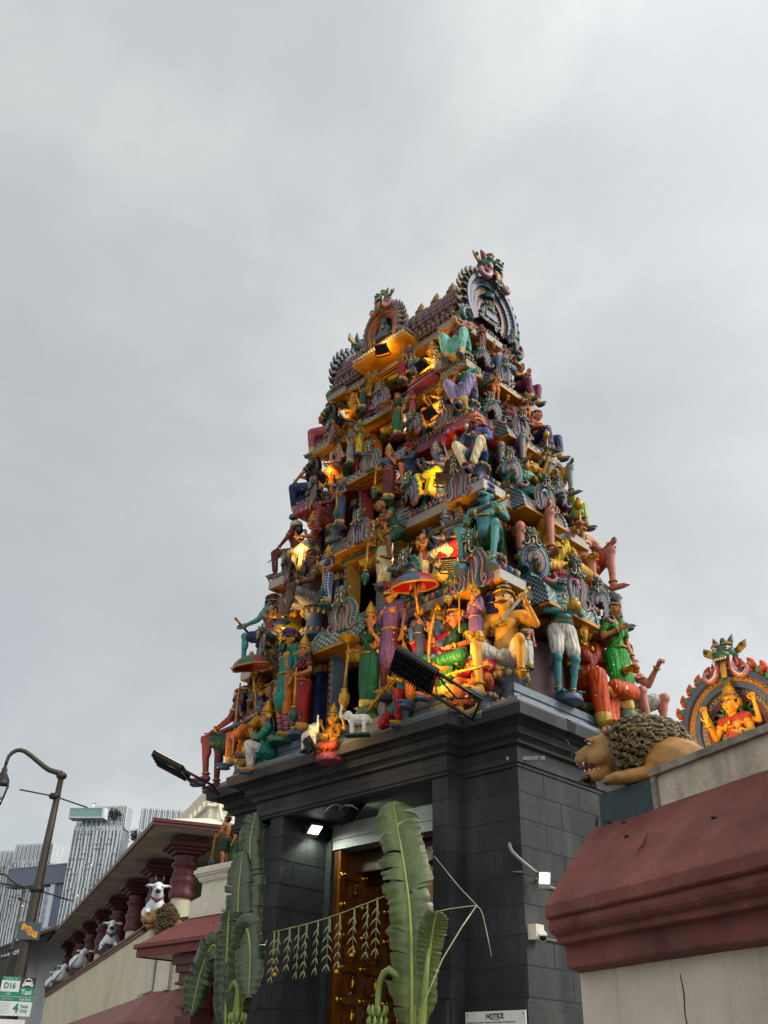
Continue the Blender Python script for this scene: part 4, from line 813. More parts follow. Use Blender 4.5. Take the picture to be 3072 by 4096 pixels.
for k in range(5):
    hx0,hy0,_,zb=TIER[k]; hx,hy,z0,z1=TIER[k+1]
    dw=(.50,.46,.42,.38,.31)[k]; sc_=hx/2.52
    wall=outl(hx-.34,hy-.3,(hx-.34)*.66,dw,(hy-.3)*.7,.34*sc_,.06,-.42,-.1)
    b=MB(); zt=z0+.02; b.sweep(wall,[(0,zb,0),(0,zt,0)])
    # pilasters in strong colours along the storey wall
    for i,x in enumerate((-.95,-.8,-.62,-.46,.46,.62,.8,.95)):
        X=(hx-.34)*x; b.box(X-.05*sc_,X+.05*sc_,-(hy-.3)-.05,-(hy-.3)+.09,zb,z0-.12,1+i%3); b.box(X-.08*sc_,X+.08*sc_,-(hy-.3)-.075,-(hy-.3)+.09,z0-.2,z0-.1,4)
    for i,y in enumerate((-.9,-.5,.5,.9)):
        Yp=(hy-.3)*y; 
        for sg in(1,-1):
            q=sorted((sg*(hx-.34-.07),sg*(hx-.34+.05))); b.box(q[0],q[1],Yp-.05,Yp+.05,zb,z0-.12,1+i%3)
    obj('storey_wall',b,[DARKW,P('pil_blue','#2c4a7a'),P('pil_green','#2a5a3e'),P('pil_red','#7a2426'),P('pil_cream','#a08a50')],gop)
    # doorway bay : jambs, lintel, shell fan, niche back
    yb=-(hy-.3)-.14-.06*sc_; yf=yb+.34; zl=z0-.125; zd=zb+.02
    d=thing('doorway',None,None); d.parent=gop
    b=MB(); jw=.10*sc_
    for sg in(1,-1):
        q=sorted((sg*dw,sg*(dw+jw))); b.box(q[0],q[1],yb,yf,zd,zl,0)
        q2=sorted((sg*(dw+.02),sg*(dw+jw-.02))); b.box(q2[0],q2[1],yb-.02,yb,zd,zl,1)
        for j in range(int((zl-zd)/.09)): b.ell((sg*(dw+jw/2),yb-.022,zd+.05+.09*j),(.022,.01,.035),2,8,5)
    b.box(-dw-jw,dw+jw,yb-.01,yf,zl,zl+.04,3); b.box(-dw-jw-.04,dw+jw+.04,yb-.05,yf,zl+.04,zl+.06,4)
    for j in range(18): x=-dw-jw+(2*dw+2*jw)*(j+.5)/18; b.ell((x,yb-.05,zl+.075),(.03*sc_,.03,.02),5,8,5)
    b.box(-dw-jw-.06,dw+jw+.06,yb-.02,yf,zl+.06,z0-.02,4)
    fr=[P('jamb_blue','#46647e'),P('jamb_gold','#a07a20'),P('jamb_red','#8a2020'),P('jamb_orange','#b06020'),P('jamb_orange','#b06020')][k]
    obj('door_frame',b,[fr,P('jamb_floral','#8c8a70'),P('maroon'),YEL if k in(0,1,4) else (TEALB if k==1 else P('lintel_red','#a83a2c')),TEALB if k==1 else YEL,PET[1]],d)
    b=MB(); b.box(-dw,dw,-(hy-.3)+.38,-(hy-.3)+.4,zd,zl,0); b.box(dw-.0,dw+.01,yf,-(hy-.3)+.38,zd,zl,0); b.box(-dw-.01,-dw,yf,-(hy-.3)+.38,zd,zl,0); b.box(-dw,dw,yb+.02,-(hy-.3)+.4,zd-.03,zd-.004,0)
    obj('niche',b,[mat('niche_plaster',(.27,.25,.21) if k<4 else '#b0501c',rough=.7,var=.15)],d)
    b=MB(); r=dw*.72
    for lay,(rr,m) in enumerate(((.86,0),(.64,1),(.38,2))):
        pts=[(0,0)]+[(r*rr*math.cos(a)*(1+.07*math.cos(a*14)),-r*rr*.62*math.sin(a)*(1+.07*math.cos(a*14))) for a in [PI*j/40 for j in range(41)]]
        b.T=Mx.Translation((0,0,zl)); b.prism(pts,yb+.04-.012*lay,yb+.07,m); b.T=Mx.Identity(4)
    for j in range(11):
        a=PI*(j+.5)/11; b.T=Mx.Translation((0,yb+.02,zl)); b.tube([(.2*r*math.cos(a),0,-.13*r*math.sin(a)),(.8*r*math.cos(a),0,-.48*r*math.sin(a))],[.012,.05*r*2],3,6,flat=.35); b.T=Mx.Identity(4)
    obj('shell_fan',b,[P('ochre'),P('cream'),P('orange'),P('yellow')],d)
    l=bpy.data.lights.new('niche_lamp','POINT'); l.energy=5 if k<4 else 12; l.color=(1,.86,.62) if k<4 else (1,.5,.15); l.shadow_soft_size=.04
    lo=bpy.data.objects.new('niche_lamp',l); COL.objects.link(lo); lo.parent=d; lo.location=(dw*.45,-(hy-.3)+.05,zl-.09)
    # eave with petals, coloured soffit, patterned band, painted skirt and base course
    e=outl(hx,hy,hx*.70,dw+jw+.02,hy*.62,.42*sc_,.10*sc_,-.14,.03)
    bm_=2+0; so_=3 if k!=2 else 4
    b=MB()
    b.sweep(e,[(-.34,z0-.26,0),(-.26,z0-.24,0),(-.26,z0-.2,1),(-.2,z0-.19,1),(-.2,z0-.09,0),(-.15,z0-.075,0),(-.15,z0-.03,so_),(-.02,z0-.012,so_),(0,z0,2),(0,z1,1),(-.03,z1+.015,1),(-.05,z1+.02,5),(-.16,z1+.13,5),(-.2,z1+.14,6),(-.2,z1+.21,6),(-.24,z1+.22,6),(-.24,z1+.26,6),(-.3,z1+.265,6)])
    pl=e(-.185); tot=0
    for i in range(len(pl)):
        a=V(pl[i]+(0,)); c=V(pl[(i+1)%len(pl)]+(0,)); l=(c-a).length; n=int(l/(.095*sc_))
        nor=(c-a).normalized().cross(V((0,0,1))) if l>0 else V((0,0,0))
        if a.y+c.y>.6*hy and abs(a.x+c.x)<1.6*hx: continue      # the back of the tower is never seen
        for j in range(n):
            p=a.lerp(c,(j+.5)/n); b.ell((p.x,p.y,z0-.14),(.036*sc_,.036*sc_,.052),7,6,5)
    for i in range(len(pl)):
        a=V(e(-.05)[i]+(0,)); c=V(e(-.05)[(i+1)%len(pl)]+(0,)); l=(c-a).length; n=int(l/(.105*sc_))
        if n<1 or (a.y+c.y>.6*hy and abs(a.x+c.x)<1.6*hx): continue
        o_=(c-a).normalized().cross(V((0,0,1)))
        for j in range(n):
            p=a.lerp(c,(j+.5)/n); b.tube([(p.x,p.y,z1+.02),(p.x+o_.x*.02,p.y+o_.y*.02,z1+.07),(p.x-o_.x*.03,p.y-o_.y*.03,z1+.13*sc_+.03)],[.036*sc_,.046*sc_,.006],9+(i+j)%3,6,flat=.6)
    for x in range(-30,31):
        X=x*hx/30; b.ell((X,-(hy)+.0,z1+.018),(.02,.02,.016),8,6,4)
    obj('eave',b,[P('eave_brown','#6a3a24'),P('eave_cream','#8a7c58'),BAND[k],YEL,RED,SKIRT,TEALB if k in(0,1) else P('base_plum','#5c3040'),PET[k],P('bead','#8a7a80'),P('leaf_rose','#9a5260'),P('leaf_blue','#4a6688'),P('leaf_cream','#a89868')],gop)
    # fish-scale canopy over the centre bay, front and both sides
    for rz,bx_,yy in((0,dw+jw+.16*sc_,-(hy-.14+.12)),(R(90),.5*sc_,-(hx+.03)),(R(-90),.5*sc_,-(hx+.03))):
        if k==4: continue
        b=MB(); zc=z0-(.07,.0,.02,.07,.07)[k]; hgt=(.38,.34,.28,.24,.2)[k]*sc_
        prof=[(yy-.06,zc),(yy-.08,zc+.03)]+[(yy-.08+.30*sc_*(1-math.cos(t)),zc+.03+hgt*math.sin(t)) for t in [PI/2*j/7 for j in range(1,8)]]+[(yy+.4,zc+.03+hgt),(yy+.4,zc)]
        b.extr(prof,-bx_,bx_,[1]+[0]*(len(prof)-4)+[2,2,3])
        b.extr([(yy-.1,zc-.03),(yy-.1,zc+.012),(yy+.06,zc+.012),(yy+.06,zc-.03)],-bx_-.03,bx_+.03,3)
        for sg in(1,-1):
            q=sorted((sg*bx_,sg*(bx_+.05))); b.extr([(yy-.1,zc+.012)]+[(yy-.1+.32*sc_*(1-math.cos(t)),zc+.02+(hgt+.04)*math.sin(t)) for t in [PI/2*j/7 for j in range(1,8)]]+[(yy+.42,zc+.02)],q[0],q[1],4)
        for j in range(22): b.ell((-bx_+2*bx_*(j+.5)/22,yy-.08+.3*sc_,zc+.05+hgt),(.026,.03,.03),5,6,5)
        b.box(-bx_-.02,bx_+.02,yy+.16*sc_,yy+.4,zc+.03+hgt,zc+.11+hgt,6)
        obj('scale_canopy',b,[SC[k%3],P('lilac_rim','#64547c'),P('dgreen'),YEL,mat('canopy_end','#2c4a66',fn=fn_lat((.3,.34,.3),13,.16)),P('rope','#8c7a8c'),TEALB if k==0 else P('slab','#6a5a48')],gop,rz=rz)
# ---- roof: barrel vault along X with diamond tiles
b=MB(); zb=12.0
ZK=.88
prof=[(-.70,zb+.08),(-.76,zb+.22),(-.75,zb+.4),(-.68,zb+.62),(-.56,zb+.86),(-.4,zb+1.1),(-.2,zb+1.32),(-.11,zb+1.4),(.11,zb+1.4),(.2,zb+1.32),(.4,zb+1.1),(.56,zb+.86),(.68,zb+.62),(.75,zb+.4),(.76,zb+.22),(.70,zb+.08)]
prof=[(y,zb+(z-zb)*ZK) for y,z in prof]; b.extr(prof,-1.42,1.42,0)
b.extr([(-.14,zb+1.2),(-.16,zb+1.26),(.16,zb+1.26),(.14,zb+1.2)],-1.42,1.42,1)
for x in range(-14,15): b.ell((x*.1,-.17,zb+1.23),(.04,.04,.05),1,6,5); b.ell((x*.1,-.78,zb+.09),(.05,.045,.05),2,6,5)
# raised tile studs on the visible slope
for row in range(9):
    t=row/8; 
    i=int(t*5.99)+0; 
    seg=prof[1:8]; q=t*(len(seg)-1.001); a=seg[int(q)]; c=seg[int(q)+1]; fr_=q-int(q)
    y=a[0]+(c[0]-a[0])*fr_; z=a[1]+(c[1]-a[1])*fr_
    for j in range(19): b.ell((-1.35+.15*j+(.075 if row%2 else 0),y-.005,z),(.062,.03,.07),0,6,5); b.ell((-1.35+.15*j+(.075 if row%2 else 0),y-.034,z),(.014,.012,.016),3,6,4)
obj('barrel_roof',b,[mat('maroon_roof_tile','#5c2a2c',rough=.45,var=.3,nscale=7),P('ridge_teal','#4a6a68'),P('roof_lip','#6a6456'),P('stud','#a08878')],gop)
gold=mat('kalasam_gilt','#946c3e',rough=.38,metal=.35,var=.2,bump=.1)
for i in range(5):
    b=MB(); b.lathe([(.06,0),(.13,.03),(.1,.07),(.17,.13),(.18,.19),(.1,.26),(.135,.29),(.15,.34),(.08,.41),(.1,.44),(.085,.49),(.05,.53),(.055,.55),(.0,.66)],0,18)
    obj('kalasam',b,[gold],gop,loc=((i-2)*.37,0,zb+1.21)).scale=(.8,.8,.8)
# ---- makara heads, scroll ornaments, horseshoe gables
def makara(b,c,s,m=(0,1,2,3,4)):
    """green horned lion mask, facing -Y : m = skin, red, ivory, black, ochre"""
    g,r,w_,k,o=m; T0=b.T.copy(); b.T=T0@Mx.Translation(c)@Mx.Scale(s,4)
    b.ell((0,0,.1),(.26,.24,.2),g,14,9); b.ell((0,-.2,.02),(.17,.16,.1),g,12,8)
    for x in(-1,1):
        b.ell((x*.13,-.16,.17),(.075,.07,.07),g,10,7); b.ell((x*.13,-.215,.17),(.045,.03,.045),w_,10,6); b.ell((x*.13,-.245,.165),(.022,.012,.022),k,8,5)
        b.tube([(x*.04,-.2,.26),(x*.13,-.2,.29),(x*.22,-.13,.25)],[.02,.035,.012],o,7)
        b.tube([(x*.1,.0,.25),(x*.16,-.02,.38),(x*.2,.02,.52)],[.07,.06,.008],r if x<0 else g,8); b.tube([(x*.24,.02,.14),(x*.38,.0,.24),(x*.44,.04,.36)],[.07,.09,.01],o,8,flat=.4)
        b.ell((x*.38,-.04,.24),(.04,.03,.045),k,8,5)
        b.ell((x*.06,-.34,.06),(.035,.03,.03),g,8,5); b.tube([(x*.17,-.2,-.02),(x*.18,-.24,-.1),(x*.16,-.24,-.2)],[.035,.03,.004],w_,8)
        b.tube([(x*.2,-.12,-.03),(x*.25,-.14,-.16),(x*.2,-.18,-.25),(x*.06,-.22,-.26)],[.035,.04,.035,.03],r,8)
        b.tube([(x*.14,-.16,-.12),(x*.2,-.18,-.36),(x*.34,-.18,-.44),(x*.44,-.16,-.34),(x*.4,-.16,-.24),(x*.33,-.17,-.28)],[.07,.07,.06,.05,.035,.02],5,8)
        b.tube([(x*.14,-.2,-.12),(x*.2,-.235,-.36),(x*.34,-.225,-.44),(x*.42,-.2,-.34)],[.022,.022,.02,.01],w_,6)
    for i in range(5): b.ell((-.1+.05*i,-.3,-.06),(.022,.02,.03),w_,6,5)
    b.ell((0,-.1,-.12),(.15,.12,.13),r,10,7); b.ell((0,-.02,.36),(.07,.06,.12),g,8,6)
    b.tube([(0,-.2,-.1),(0,-.25,-.26),(0,-.25,-.45)],[.06,.07,.06],o,8,flat=.5); 
    for x in(-.07,0,.07): b.ell((x,-.26,-.5-.03*(x==0)),(.055,.03,.055),g,8,5)
    b.T=T0
MKM=lambda:[P('makara_green','#2f5a44',rough=.35),P('makara_red','#8a2c30'),WHITEP,BLACKP,P('makara_ochre','#a8883c'),P('makara_pink','#a8707c')]
def arc(r,a0,a1,n=20,zq=1.0): return [(r*math.cos(a0+(a1-a0)*i/n),r*zq*math.sin(a0+(a1-a0)*i/n)) for i in range(n+1)]
def nasi(parent,name,loc,rz,w,h,pal,flame,mk=1.3):
    """horseshoe gable: concentric painted bands, flame rim, inner shrine, makara crown. w = half width of the arch"""
    t=thing(name,None,None); t.parent=parent; t.location=loc; t.rotation_euler=(0,0,rz)
    a0,a1=R(-38),R(218); zq=h/w; z0=w*.62*zq
    b=MB(); nb=len(pal)
    for i,m in enumerate(pal):
        ro,ri=w*(1-i*.1),w*(1-(i+1)*.1); o=arc(ro,a0,a1,30,zq); q=arc(ri,a0,a1,30,zq)
        y0=-.1+.022*i if i%2 else -.125+.02*i
        for j in range(30):
            p=[(o[j][0],y0,z0+o[j][1]),(o[j+1][0],y0,z0+o[j+1][1]),(q[j+1][0],y0,z0+q[j+1][1]),(q[j][0],y0,z0+q[j][1])]
            bk=[(x,.1,z) for x,_,z in p]
            b.add(p+bk,[(0,1,2,3),(0,4,5,1),(2,6,7,3),(4,7,6,5)],i)
        if i in(1,3):
            rm=(ro+ri)/2
            for j in range(38):
                a=a0+(a1-a0)*(j+.5)/38; b.ell((rm*math.cos(a),y0-.004,z0+rm*zq*math.sin(a)),(.03*w,.02,.03*w),nb,6,4)
    obj('arch_band',b,[P(c) if c in PAL else P('band_'+c[1:],c) for c in pal]+[P('bead2','#9a8a70')],t)
    ri=w*(1-nb*.1); b=MB(); q=arc(ri,a0,a1,24,zq); b.prism([(x,z0+z) for x,z in q],.02,.08,0)
    # little stepped shrine inside
    for i in range(4): b.box(-ri*(.75-.15*i),ri*(.75-.15*i),-.1+.02*i,.02,z0-ri*.7*zq+.16*w*i*zq,z0-ri*.7*zq+.16*w*(i+1)*zq-.006,1+i%3)
    b.lathe([(.14*w,0),(.18*w,.1*w),(.1*w,.22*w),(.02*w,.34*w)],2,12,(0,-.04,z0-ri*.7*zq+.62*w*zq))
    obj('arch_niche',b,[P('niche_dark','#2a1c22'),P('niche_slate','#40506a'),P('niche_teal','#2c5a58'),P('niche_tan','#7a6a50')],t)
    b=MB(); nf=23
    for j in range(nf):
        a=a0+R(4)+(a1-a0-R(8))*j/(nf-1); c,s=math.cos(a),math.sin(a); r1=w*.98
        p=V((r1*c,-.03,z0+r1*zq*s)); o=V((c,0,s)); u=V((-s,0,c))*(1 if a<PI/2 else -1)
        b.tube([p,p+o*w*.11+u*w*.07,p+o*w*.2-u*w*.01,p+o*w*.26+u*w*.07,p+o*w*.3+u*w*.13],[w*.095,w*.11,w*.085,w*.055,w*.012],0,8,flat=.55)
        b.tube([p+V((0,-.06,0)),p+o*w*.11+u*w*.045+V((0,-.06,0)),p+o*w*.19+V((0,-.055,0))],[w*.045,w*.045,w*.012],1,6)
    obj('flame_rim',b,[P('flame_'+flame[0][1:],flame[0]),P('flame_'+flame[1][1:],flame[1])],t)
    b=MB(); makara(b,(0,-.06,z0+w*zq*1.22),w*mk); obj('makara_mask',b,MKM(),t)
    for x in(-1,1):
        b=MB(); b.tube([(x*w*.8,-.06,z0-w*.66*zq),(x*w*1.02,-.08,z0-w*.5*zq),(x*w*1.16,-.08,z0-w*.62*zq),(x*w*1.08,-.08,z0-w*.76*zq),(x*w*.98,-.08,z0-w*.68*zq)],[w*.12,w*.12,w*.1,w*.07,w*.03],0,8)
        b.tube([(x*w*.84,-.13,z0-w*.62*zq),(x*w*1.0,-.16,z0-w*.5*zq),(x*w*1.12,-.15,z0-w*.6*zq)],[w*.03,w*.04,w*.02],1,6)
        obj('arch_scroll',b,[P('scroll_green','#3c6a5c'),P('scroll_pink','#a06a78')],t)
    return t
GP=('#5a6a80','#8c9098','#3c5a7c','#a89a60','#7a4a48','#4c6a78','#8a6a70')
nasi(gop,'gable_arch',(1.47,0,12.06),R(90),.63,.74,GP,('#7a6e56','#4c4438'))
nasi(gop,'gable_arch',(-1.47,0,12.06),R(-90),.63,.74,('#3c4650','#4a4f56','#343c44','#565a58','#44343a','#3a4650'),('#3c4046','#2c3036'))
nasi(gop,'front_arch',(-.02,-.86,12.22),0,.41,.5,('#6a5a54','#b08a3c','#a86a4c','#c8a04c','#8a4a44'),('#6c6c6c','#a88a80'))
b=MB()
for i,(hw,z,zz,m) in enumerate(((.62,12.0,12.07,0),(.56,12.07,12.13,1),(.6,12.13,12.18,2),(.52,12.18,12.25,3))): b.box(-hw-.02,hw-.02,-1.02+.02*i,-.5,z+.002,zz,m)
for j in range(20): b.ell((-.6+.06*j,-1.02,12.1),(.022,.03,.026),4,6,5)
obj('front_arch_base',b,[YEL,P('pink_course','#b06a6c'),P('grey_course','#7a7a80'),YEL,P('cream')],gop)
# ---- scroll ornaments
def scroll_mb(kind):
    b=MB()
    if kind=='centre':
        for i,(dx,m,rq) in enumerate(((-.02,1,.6),(.035,0,1),(.085,4,.45),(.12,1,.6),(.16,2,.95),(.205,4,.45),(.235,3,.8),(.275,1,.5))):
            for s in(-1,1):
                pts=[(s*.04,0,.62+dx*.5),(s*(.16+dx*.6),0,.56+dx*.4),(s*(.26+dx),0,.34+dx*.2),(s*(.19+dx),0,.1),(s*(.26+dx*.95),0,-.1+dx*.3),(s*(.42+dx*.7),0,-.13+dx*.25),(s*(.52+dx*.4),0,.02),(s*(.45+dx*.2),0,.12),(s*(.38+dx*.1),0,.05)]
                b.tube([(x,-.06+.012*i-(.012 if m==4 else 0),z) for x,_,z in pts],[.042*rq]*4+[.04*rq,.038*rq,.032*rq,.022*rq,.01*rq],m,7,flat=.8)
                if i==7:
                    for (x0,_,z0_),(x1,_,z1_) in zip(pts[1:6],pts[2:7]):
                        for q in range(4): b.ell((x0+(x1-x0)*q/4+s*.03,0,z0_+(z1_-z0_)*q/4),(.026,.03,.026),1,6,4)
        b.prism([(-.2,-.1),(.2,-.1),(.24,.2),(.1,.5),(-.1,.5),(-.24,.2)],-.03,.08,2)
        for q in range(5): b.tube([((-.16+.08*q)*.5,-.035,.42),(-.16+.08*q,-.045,.0),((-.16+.08*q)*1.1,-.04,-.09)],[.012,.03,.02],1 if q%2 else 0,6,flat=.5)
        b.ell((0,-.05,.44),(.07,.04,.07),0,8,6);
        for s in(-1,1): b.tube([(s*.46,0,-.04),(s*.6,-.02,-.07),(s*.68,-.02,.0),(s*.64,-.02,.07),(s*.59,-.02,.04)],[.045,.045,.04,.028,.012],2,8)
        makara(b,(0,-.05,.82),.62,(5,6,7,8,9)); b.T=Mx.Identity(4)
    else:
        for i,(r,m,q) in enumerate(((.45,2,.7),(.40,1,.5),(.35,3,.8),(.305,4,.4),(.27,0,.7),(.225,1,.5),(.19,2,.6),(.14,4,.7),(.09,0,.7))):
            b.tube([((r-.05*j/14)*math.cos(a)*.9,-.03-.012*i,.34+(r-.05*j/14)*1.05*math.sin(a)) for j,a in enumerate([R(-75)+R(275)*j/14 for j in range(15)])],[.02*q]+[.05*q]*12+[.045*q,.015*q],m,7,flat=.9)
        for j in range(12): a=R(-50)+R(220)*j/11; b.ell((.5*math.cos(a)*.9,-.03,.34+.5*1.05*math.sin(a)),(.05,.05,.05),2,7,5)
        b.tube([(.2,-.08,-.05),(.42,-.1,-.12),(.55,-.1,0),(.46,-.1,.1)],[.07,.06,.045,.02],0,8)
        makara(b,(-.12,-.1,.86),.55,(5,6,7,8,9)); b.T=Mx.Identity(4)
    return b
OM=[P('scroll_rose','#9a5a60'),P('scroll_cream','#b0a080'),P('scroll_teal','#3c7a70'),P('scroll_blue','#4a6290'),P('scroll_dark','#243038')]+MKM()[:5]
OM2=[P('scroll_blue'),P('scroll_cream'),P('scroll_rose'),P('scroll_teal'),P('scroll_dark')]+MKM()[:5]
# MKM pink used inside makara is slot 5 -> keep slots aligned
ORN={}
for kd in('centre','side'): 
    for v in(0,1): ORN[kd,v]=mesh('scroll_ornament',scroll_mb(kd),OM if v==0 else OM2)
for t_ in [o for o in gop.children if o.name.startswith(('gable_arch','front_arch')) and not o.data]:
    w_=.63 if 'gable' in t_.name else .41
    o=link('arch_relief',ORN['centre',0],t_,(0,-.06,w_*.42)); o.scale=(w_*.62,w_*.5,w_*.62)
for i,(kd,x,y,z,s,rz) in enumerate(ORNS):
    o=link('scroll_ornament',ORN[kd,i%2],gop,(x-CX,y-CY,z),R(rz)); q=.86 if i<4 else 1; o.scale=(s*(.66 if kd=='centre' and i>3 else .8),s*q,s*q)
# ---------------------------------------------------------------- lamps on the tower
FLB=mat('floodlight_black','#0c0c0d',rough=.35,metal=.3,bump=.1)
def glow(name,c,s): return mat(name,c,emit=c,estr=s,bump=0,var=0)
def spot(parent,loc,tgt,p,col=(1,.50,.13),ang=110,rad=.06,blend=.7):
    l=bpy.data.lights.new('lamp','SPOT'); l.energy=p; l.color=col; l.spot_size=R(ang); l.spot_blend=blend; l.shadow_soft_size=rad
    o=bpy.data.objects.new('lamp',l); COL.objects.link(o); o.location=loc; o.rotation_euler=(V(tgt)-V(loc)).to_track_quat('-Z','Y').to_euler()
    if parent:
        bpy.context.view_layer.update(); o.parent=parent; o.matrix_parent_inverse=parent.matrix_world.inverted()
    return o
def floodlight(label,loc,tgt,p,s=.13,col=(1,.56,.17),ang=125,group='small floodlights on the storeys'):
    d=(V(tgt)-V(loc)).normalized(); q=d.to_track_quat('-Z','Y')
    p*=9; ang=165; s*=.75; t=thing('floodlight',label,'floodlight',loc,0,group); t.rotation_mode='QUATERNION'; t.rotation_quaternion=q
    b=MB(); b.box(-s,s,-s*.75,s*.75,.0,s*.35,0); b.box(-s*1.08,s*1.08,-s*.83,s*.83,-.012,.0,0)
    for i in range(6): b.box(-s*.9,s*.9,-s*.7+i*s*.28-.005,-s*.7+i*s*.28+.005,s*.35,s*.52,0)
    obj('housing',b,[FLB],t)
    b=MB(); b.box(-s*.9,s*.9,-s*.65,s*.65,-.017,-.013,0); obj('lens',b,[glow('warm_lens',(1,.72,.3),3)],t)
    b=MB(); b.tube([(-s*1.12,0,s*.2),(-s*1.2,-s*.6,s*.2),(-s*1.2,-s*1.2,s*.2),(s*1.2,-s*1.2,s*.2),(s*1.2,-s*.6,s*.2),(s*1.12,0,s*.2)],.01,0,6); obj('bracket',b,[FLB],t)
    spot(t,V(loc)+d*.03,tgt,p,col,ang,.14,1); return t
FLOODS=[
 ('small black floodlight pouring light on the cream robe of the second storey',(-7.03,7.98,7.2),(-7.2,8.25,7.6),9),
 ('small black floodlight below the yellow-robed grey god of the third storey',(-7.28,8.17,8.66),(-7.5,8.4,9.0),9),
 ('small black floodlight before the golden goddess under the roof',(-7.83,8.34,11.02),(-7.8,8.65,11.35),6),
 ('small black floodlight under the front arch of the roof',(-8.72,8.34,11.86),(-8.9,8.75,12.5),6),
 ('small black floodlight below the yellow-robed goddess left on the second storey',(-10.38,7.9,7.16),(-10.2,8.2,7.7),8),
 ('small black floodlight lighting the pale robe on the left of the third storey',(-10.35,8.1,8.44),(-10.1,8.35,8.9),8),
 ('small black floodlight below the elephant-headed god on the fourth storey',(-9.98,8.32,9.95),(-9.83,8.55,10.3),6),
 ('small black floodlight before the orange-robed trident goddess',(-7.62,8.28,9.98),(-7.6,8.6,10.4),5),
 ('small black floodlight before the lotus goddess on the gate ledge',(-8.75,7.36,5.14),(-8.62,7.62,5.35),5),
 ('small black floodlight before the reclining god left on the fifth storey',(-9.75,8.45,11.0),(-9.65,8.65,11.3),4),
]
for f in FLOODS: floodlight(*f)
def bigflood(label,base,tip,side,tgt,p):
    """large finned floodlight on two parallel arms"""
    t=thing('floodlight',label,'floodlight',base,0,'large floodlights on the gate cornice')
    B=V(base); T_=V(tip); d=(T_-B); L_=d.length; d.normalize(); s=V(side).normalized(); s=(s-d*s.dot(d)).normalized(); n=s.cross(d).normalized()
    b=MB(); w_=.17
    for k in(-1,1): b.tube([s*w_*k,s*w_*k+d*L_*.62],.018,0,4)
    for f in (.02,.55): b.tube([-s*w_+d*L_*f,s*w_+d*L_*f],.018,0,4)
    b.tube([s*w_+d*.1,s*w_*.9+d*L_*.3+V((0,0,-.14)),s*w_+d*L_*.55],.012,0,6)
    obj('arm',b,[FLB],t)
    b=MB(); c=d*L_*.78; hw=.19; hl=L_*.25
    m=Mx((s,d,n)).transposed().to_4x4(); m.translation=c; b.T=m
    b.box(-hw,hw,-hl,hl,-.05,.0,0)
    for i in range(4):
        for j in range(18): y=-hl+hl*2*(j+.5)/18; b.box(-hw+.02+i*.093,-hw+.10+i*.093,y-.006,y+.006,.0,.06-.008*i,0)
    b.T=Mx.Identity(4); obj('finned_housing',b,[FLB],t)
    b=MB(); b.T=m; b.box(-hw*.9,hw*.9,-hl*.9,hl*.9,-.056,-.0505,0); obj('lens',b,[glow('warm_lens',(1,.72,.3),3)],t)
    spot(t,B+c-n*.07,tgt,p,(1,.50,.12),140,.2); return t
bigflood('large finned black floodlight on a frame sticking out before the right cornice corner',(-6.33,7.62,5.06),(-6.98,7.02,5.62),(.6,-.7,.5),(-6.8,8.0,6.3),420)
bigflood('large finned black floodlight on twin arms jutting out past the left cornice corner',(-11.1,7.72,5.06),(-11.85,7.2,5.52),(.5,-.8,.15),(-10.6,8.1,6.3),50)
# warm lamps tucked under the eaves at the front, hidden by the statues
def eave_lamp(x,y,z,p,tgt): 
    t=thing('eave_lamp','small warm lamp tucked under the front eave between statues at %s'%tgt[3],'lamp',(x,y,z),0,'hidden eave lamps')
    b=MB(); b.lathe([(.03,0),(.045,.02),(.04,.06),(.02,.07)],0,10); obj('housing',b,[FLB],t); spot(t,(x,y,z+.085),tgt[:3],p,(1,.5,.12),150,.05)
# ---- white LED lamps of the gateway
def led(label,loc,d,s,p,tgt,ang=130,glowing=True):
    d=V(d).normalized(); t=thing('led_floodlight',label,'floodlight',loc); t.rotation_mode='QUATERNION'; t.rotation_quaternion=d.to_track_quat('-Z','Y')
    b=MB(); b.box(-s,s,-s*1.3,s*1.3,0,.035,0); b.box(-s*1.05,s*1.05,-s*1.35,s*1.35,-.008,0,0); obj('housing',b,[FLB if s>.1 else mat('lamp_grey','#8c8c88',rough=.4)],t)
    b=MB(); b.box(-s*.85,s*.85,-s*.5,s*1.15,-.013,-.009,0); obj('lens',b,[glow('white_lens',(.93,1,.86),14)],t)
    b=MB(); b.tube([(-s*1.1,0,.02),(-s*1.1,-s*.2,.12),(0,-s*.3,.16),(s*1.1,-s*.2,.12),(s*1.1,0,.02)],.01,0,6); b.tube([(0,-s*.3,.16),(.05,-s*1.2,.28),(.02,-s*2.2,.3)],.012,0,6); obj('bracket',b,[mat('lamp_grey','#8c8c88',rough=.4)],t)
    if p: spot(t,V(loc)+d*.03,tgt,p,(.88,1,.8),ang,.05,.5)
    return t
led('lit white lamp on the inner left side of the gateway',(-9.97,8.55,4.5),(.55,-.15,-.9),.085,45,(-9.6,8.8,3.2),150)
led('lit white lamp on a bracket at the grey side wall corner',(-6.2,8.42,3.45),(.75,-.6,-.35),.06,3,(-5.5,6,3))
t=led('black lamp hanging under the gateway ceiling before the pale beam',(-8.9,8.25,4.5),(.15,.75,-.6),.13,24,(-8.35,8.86,4.42),100)
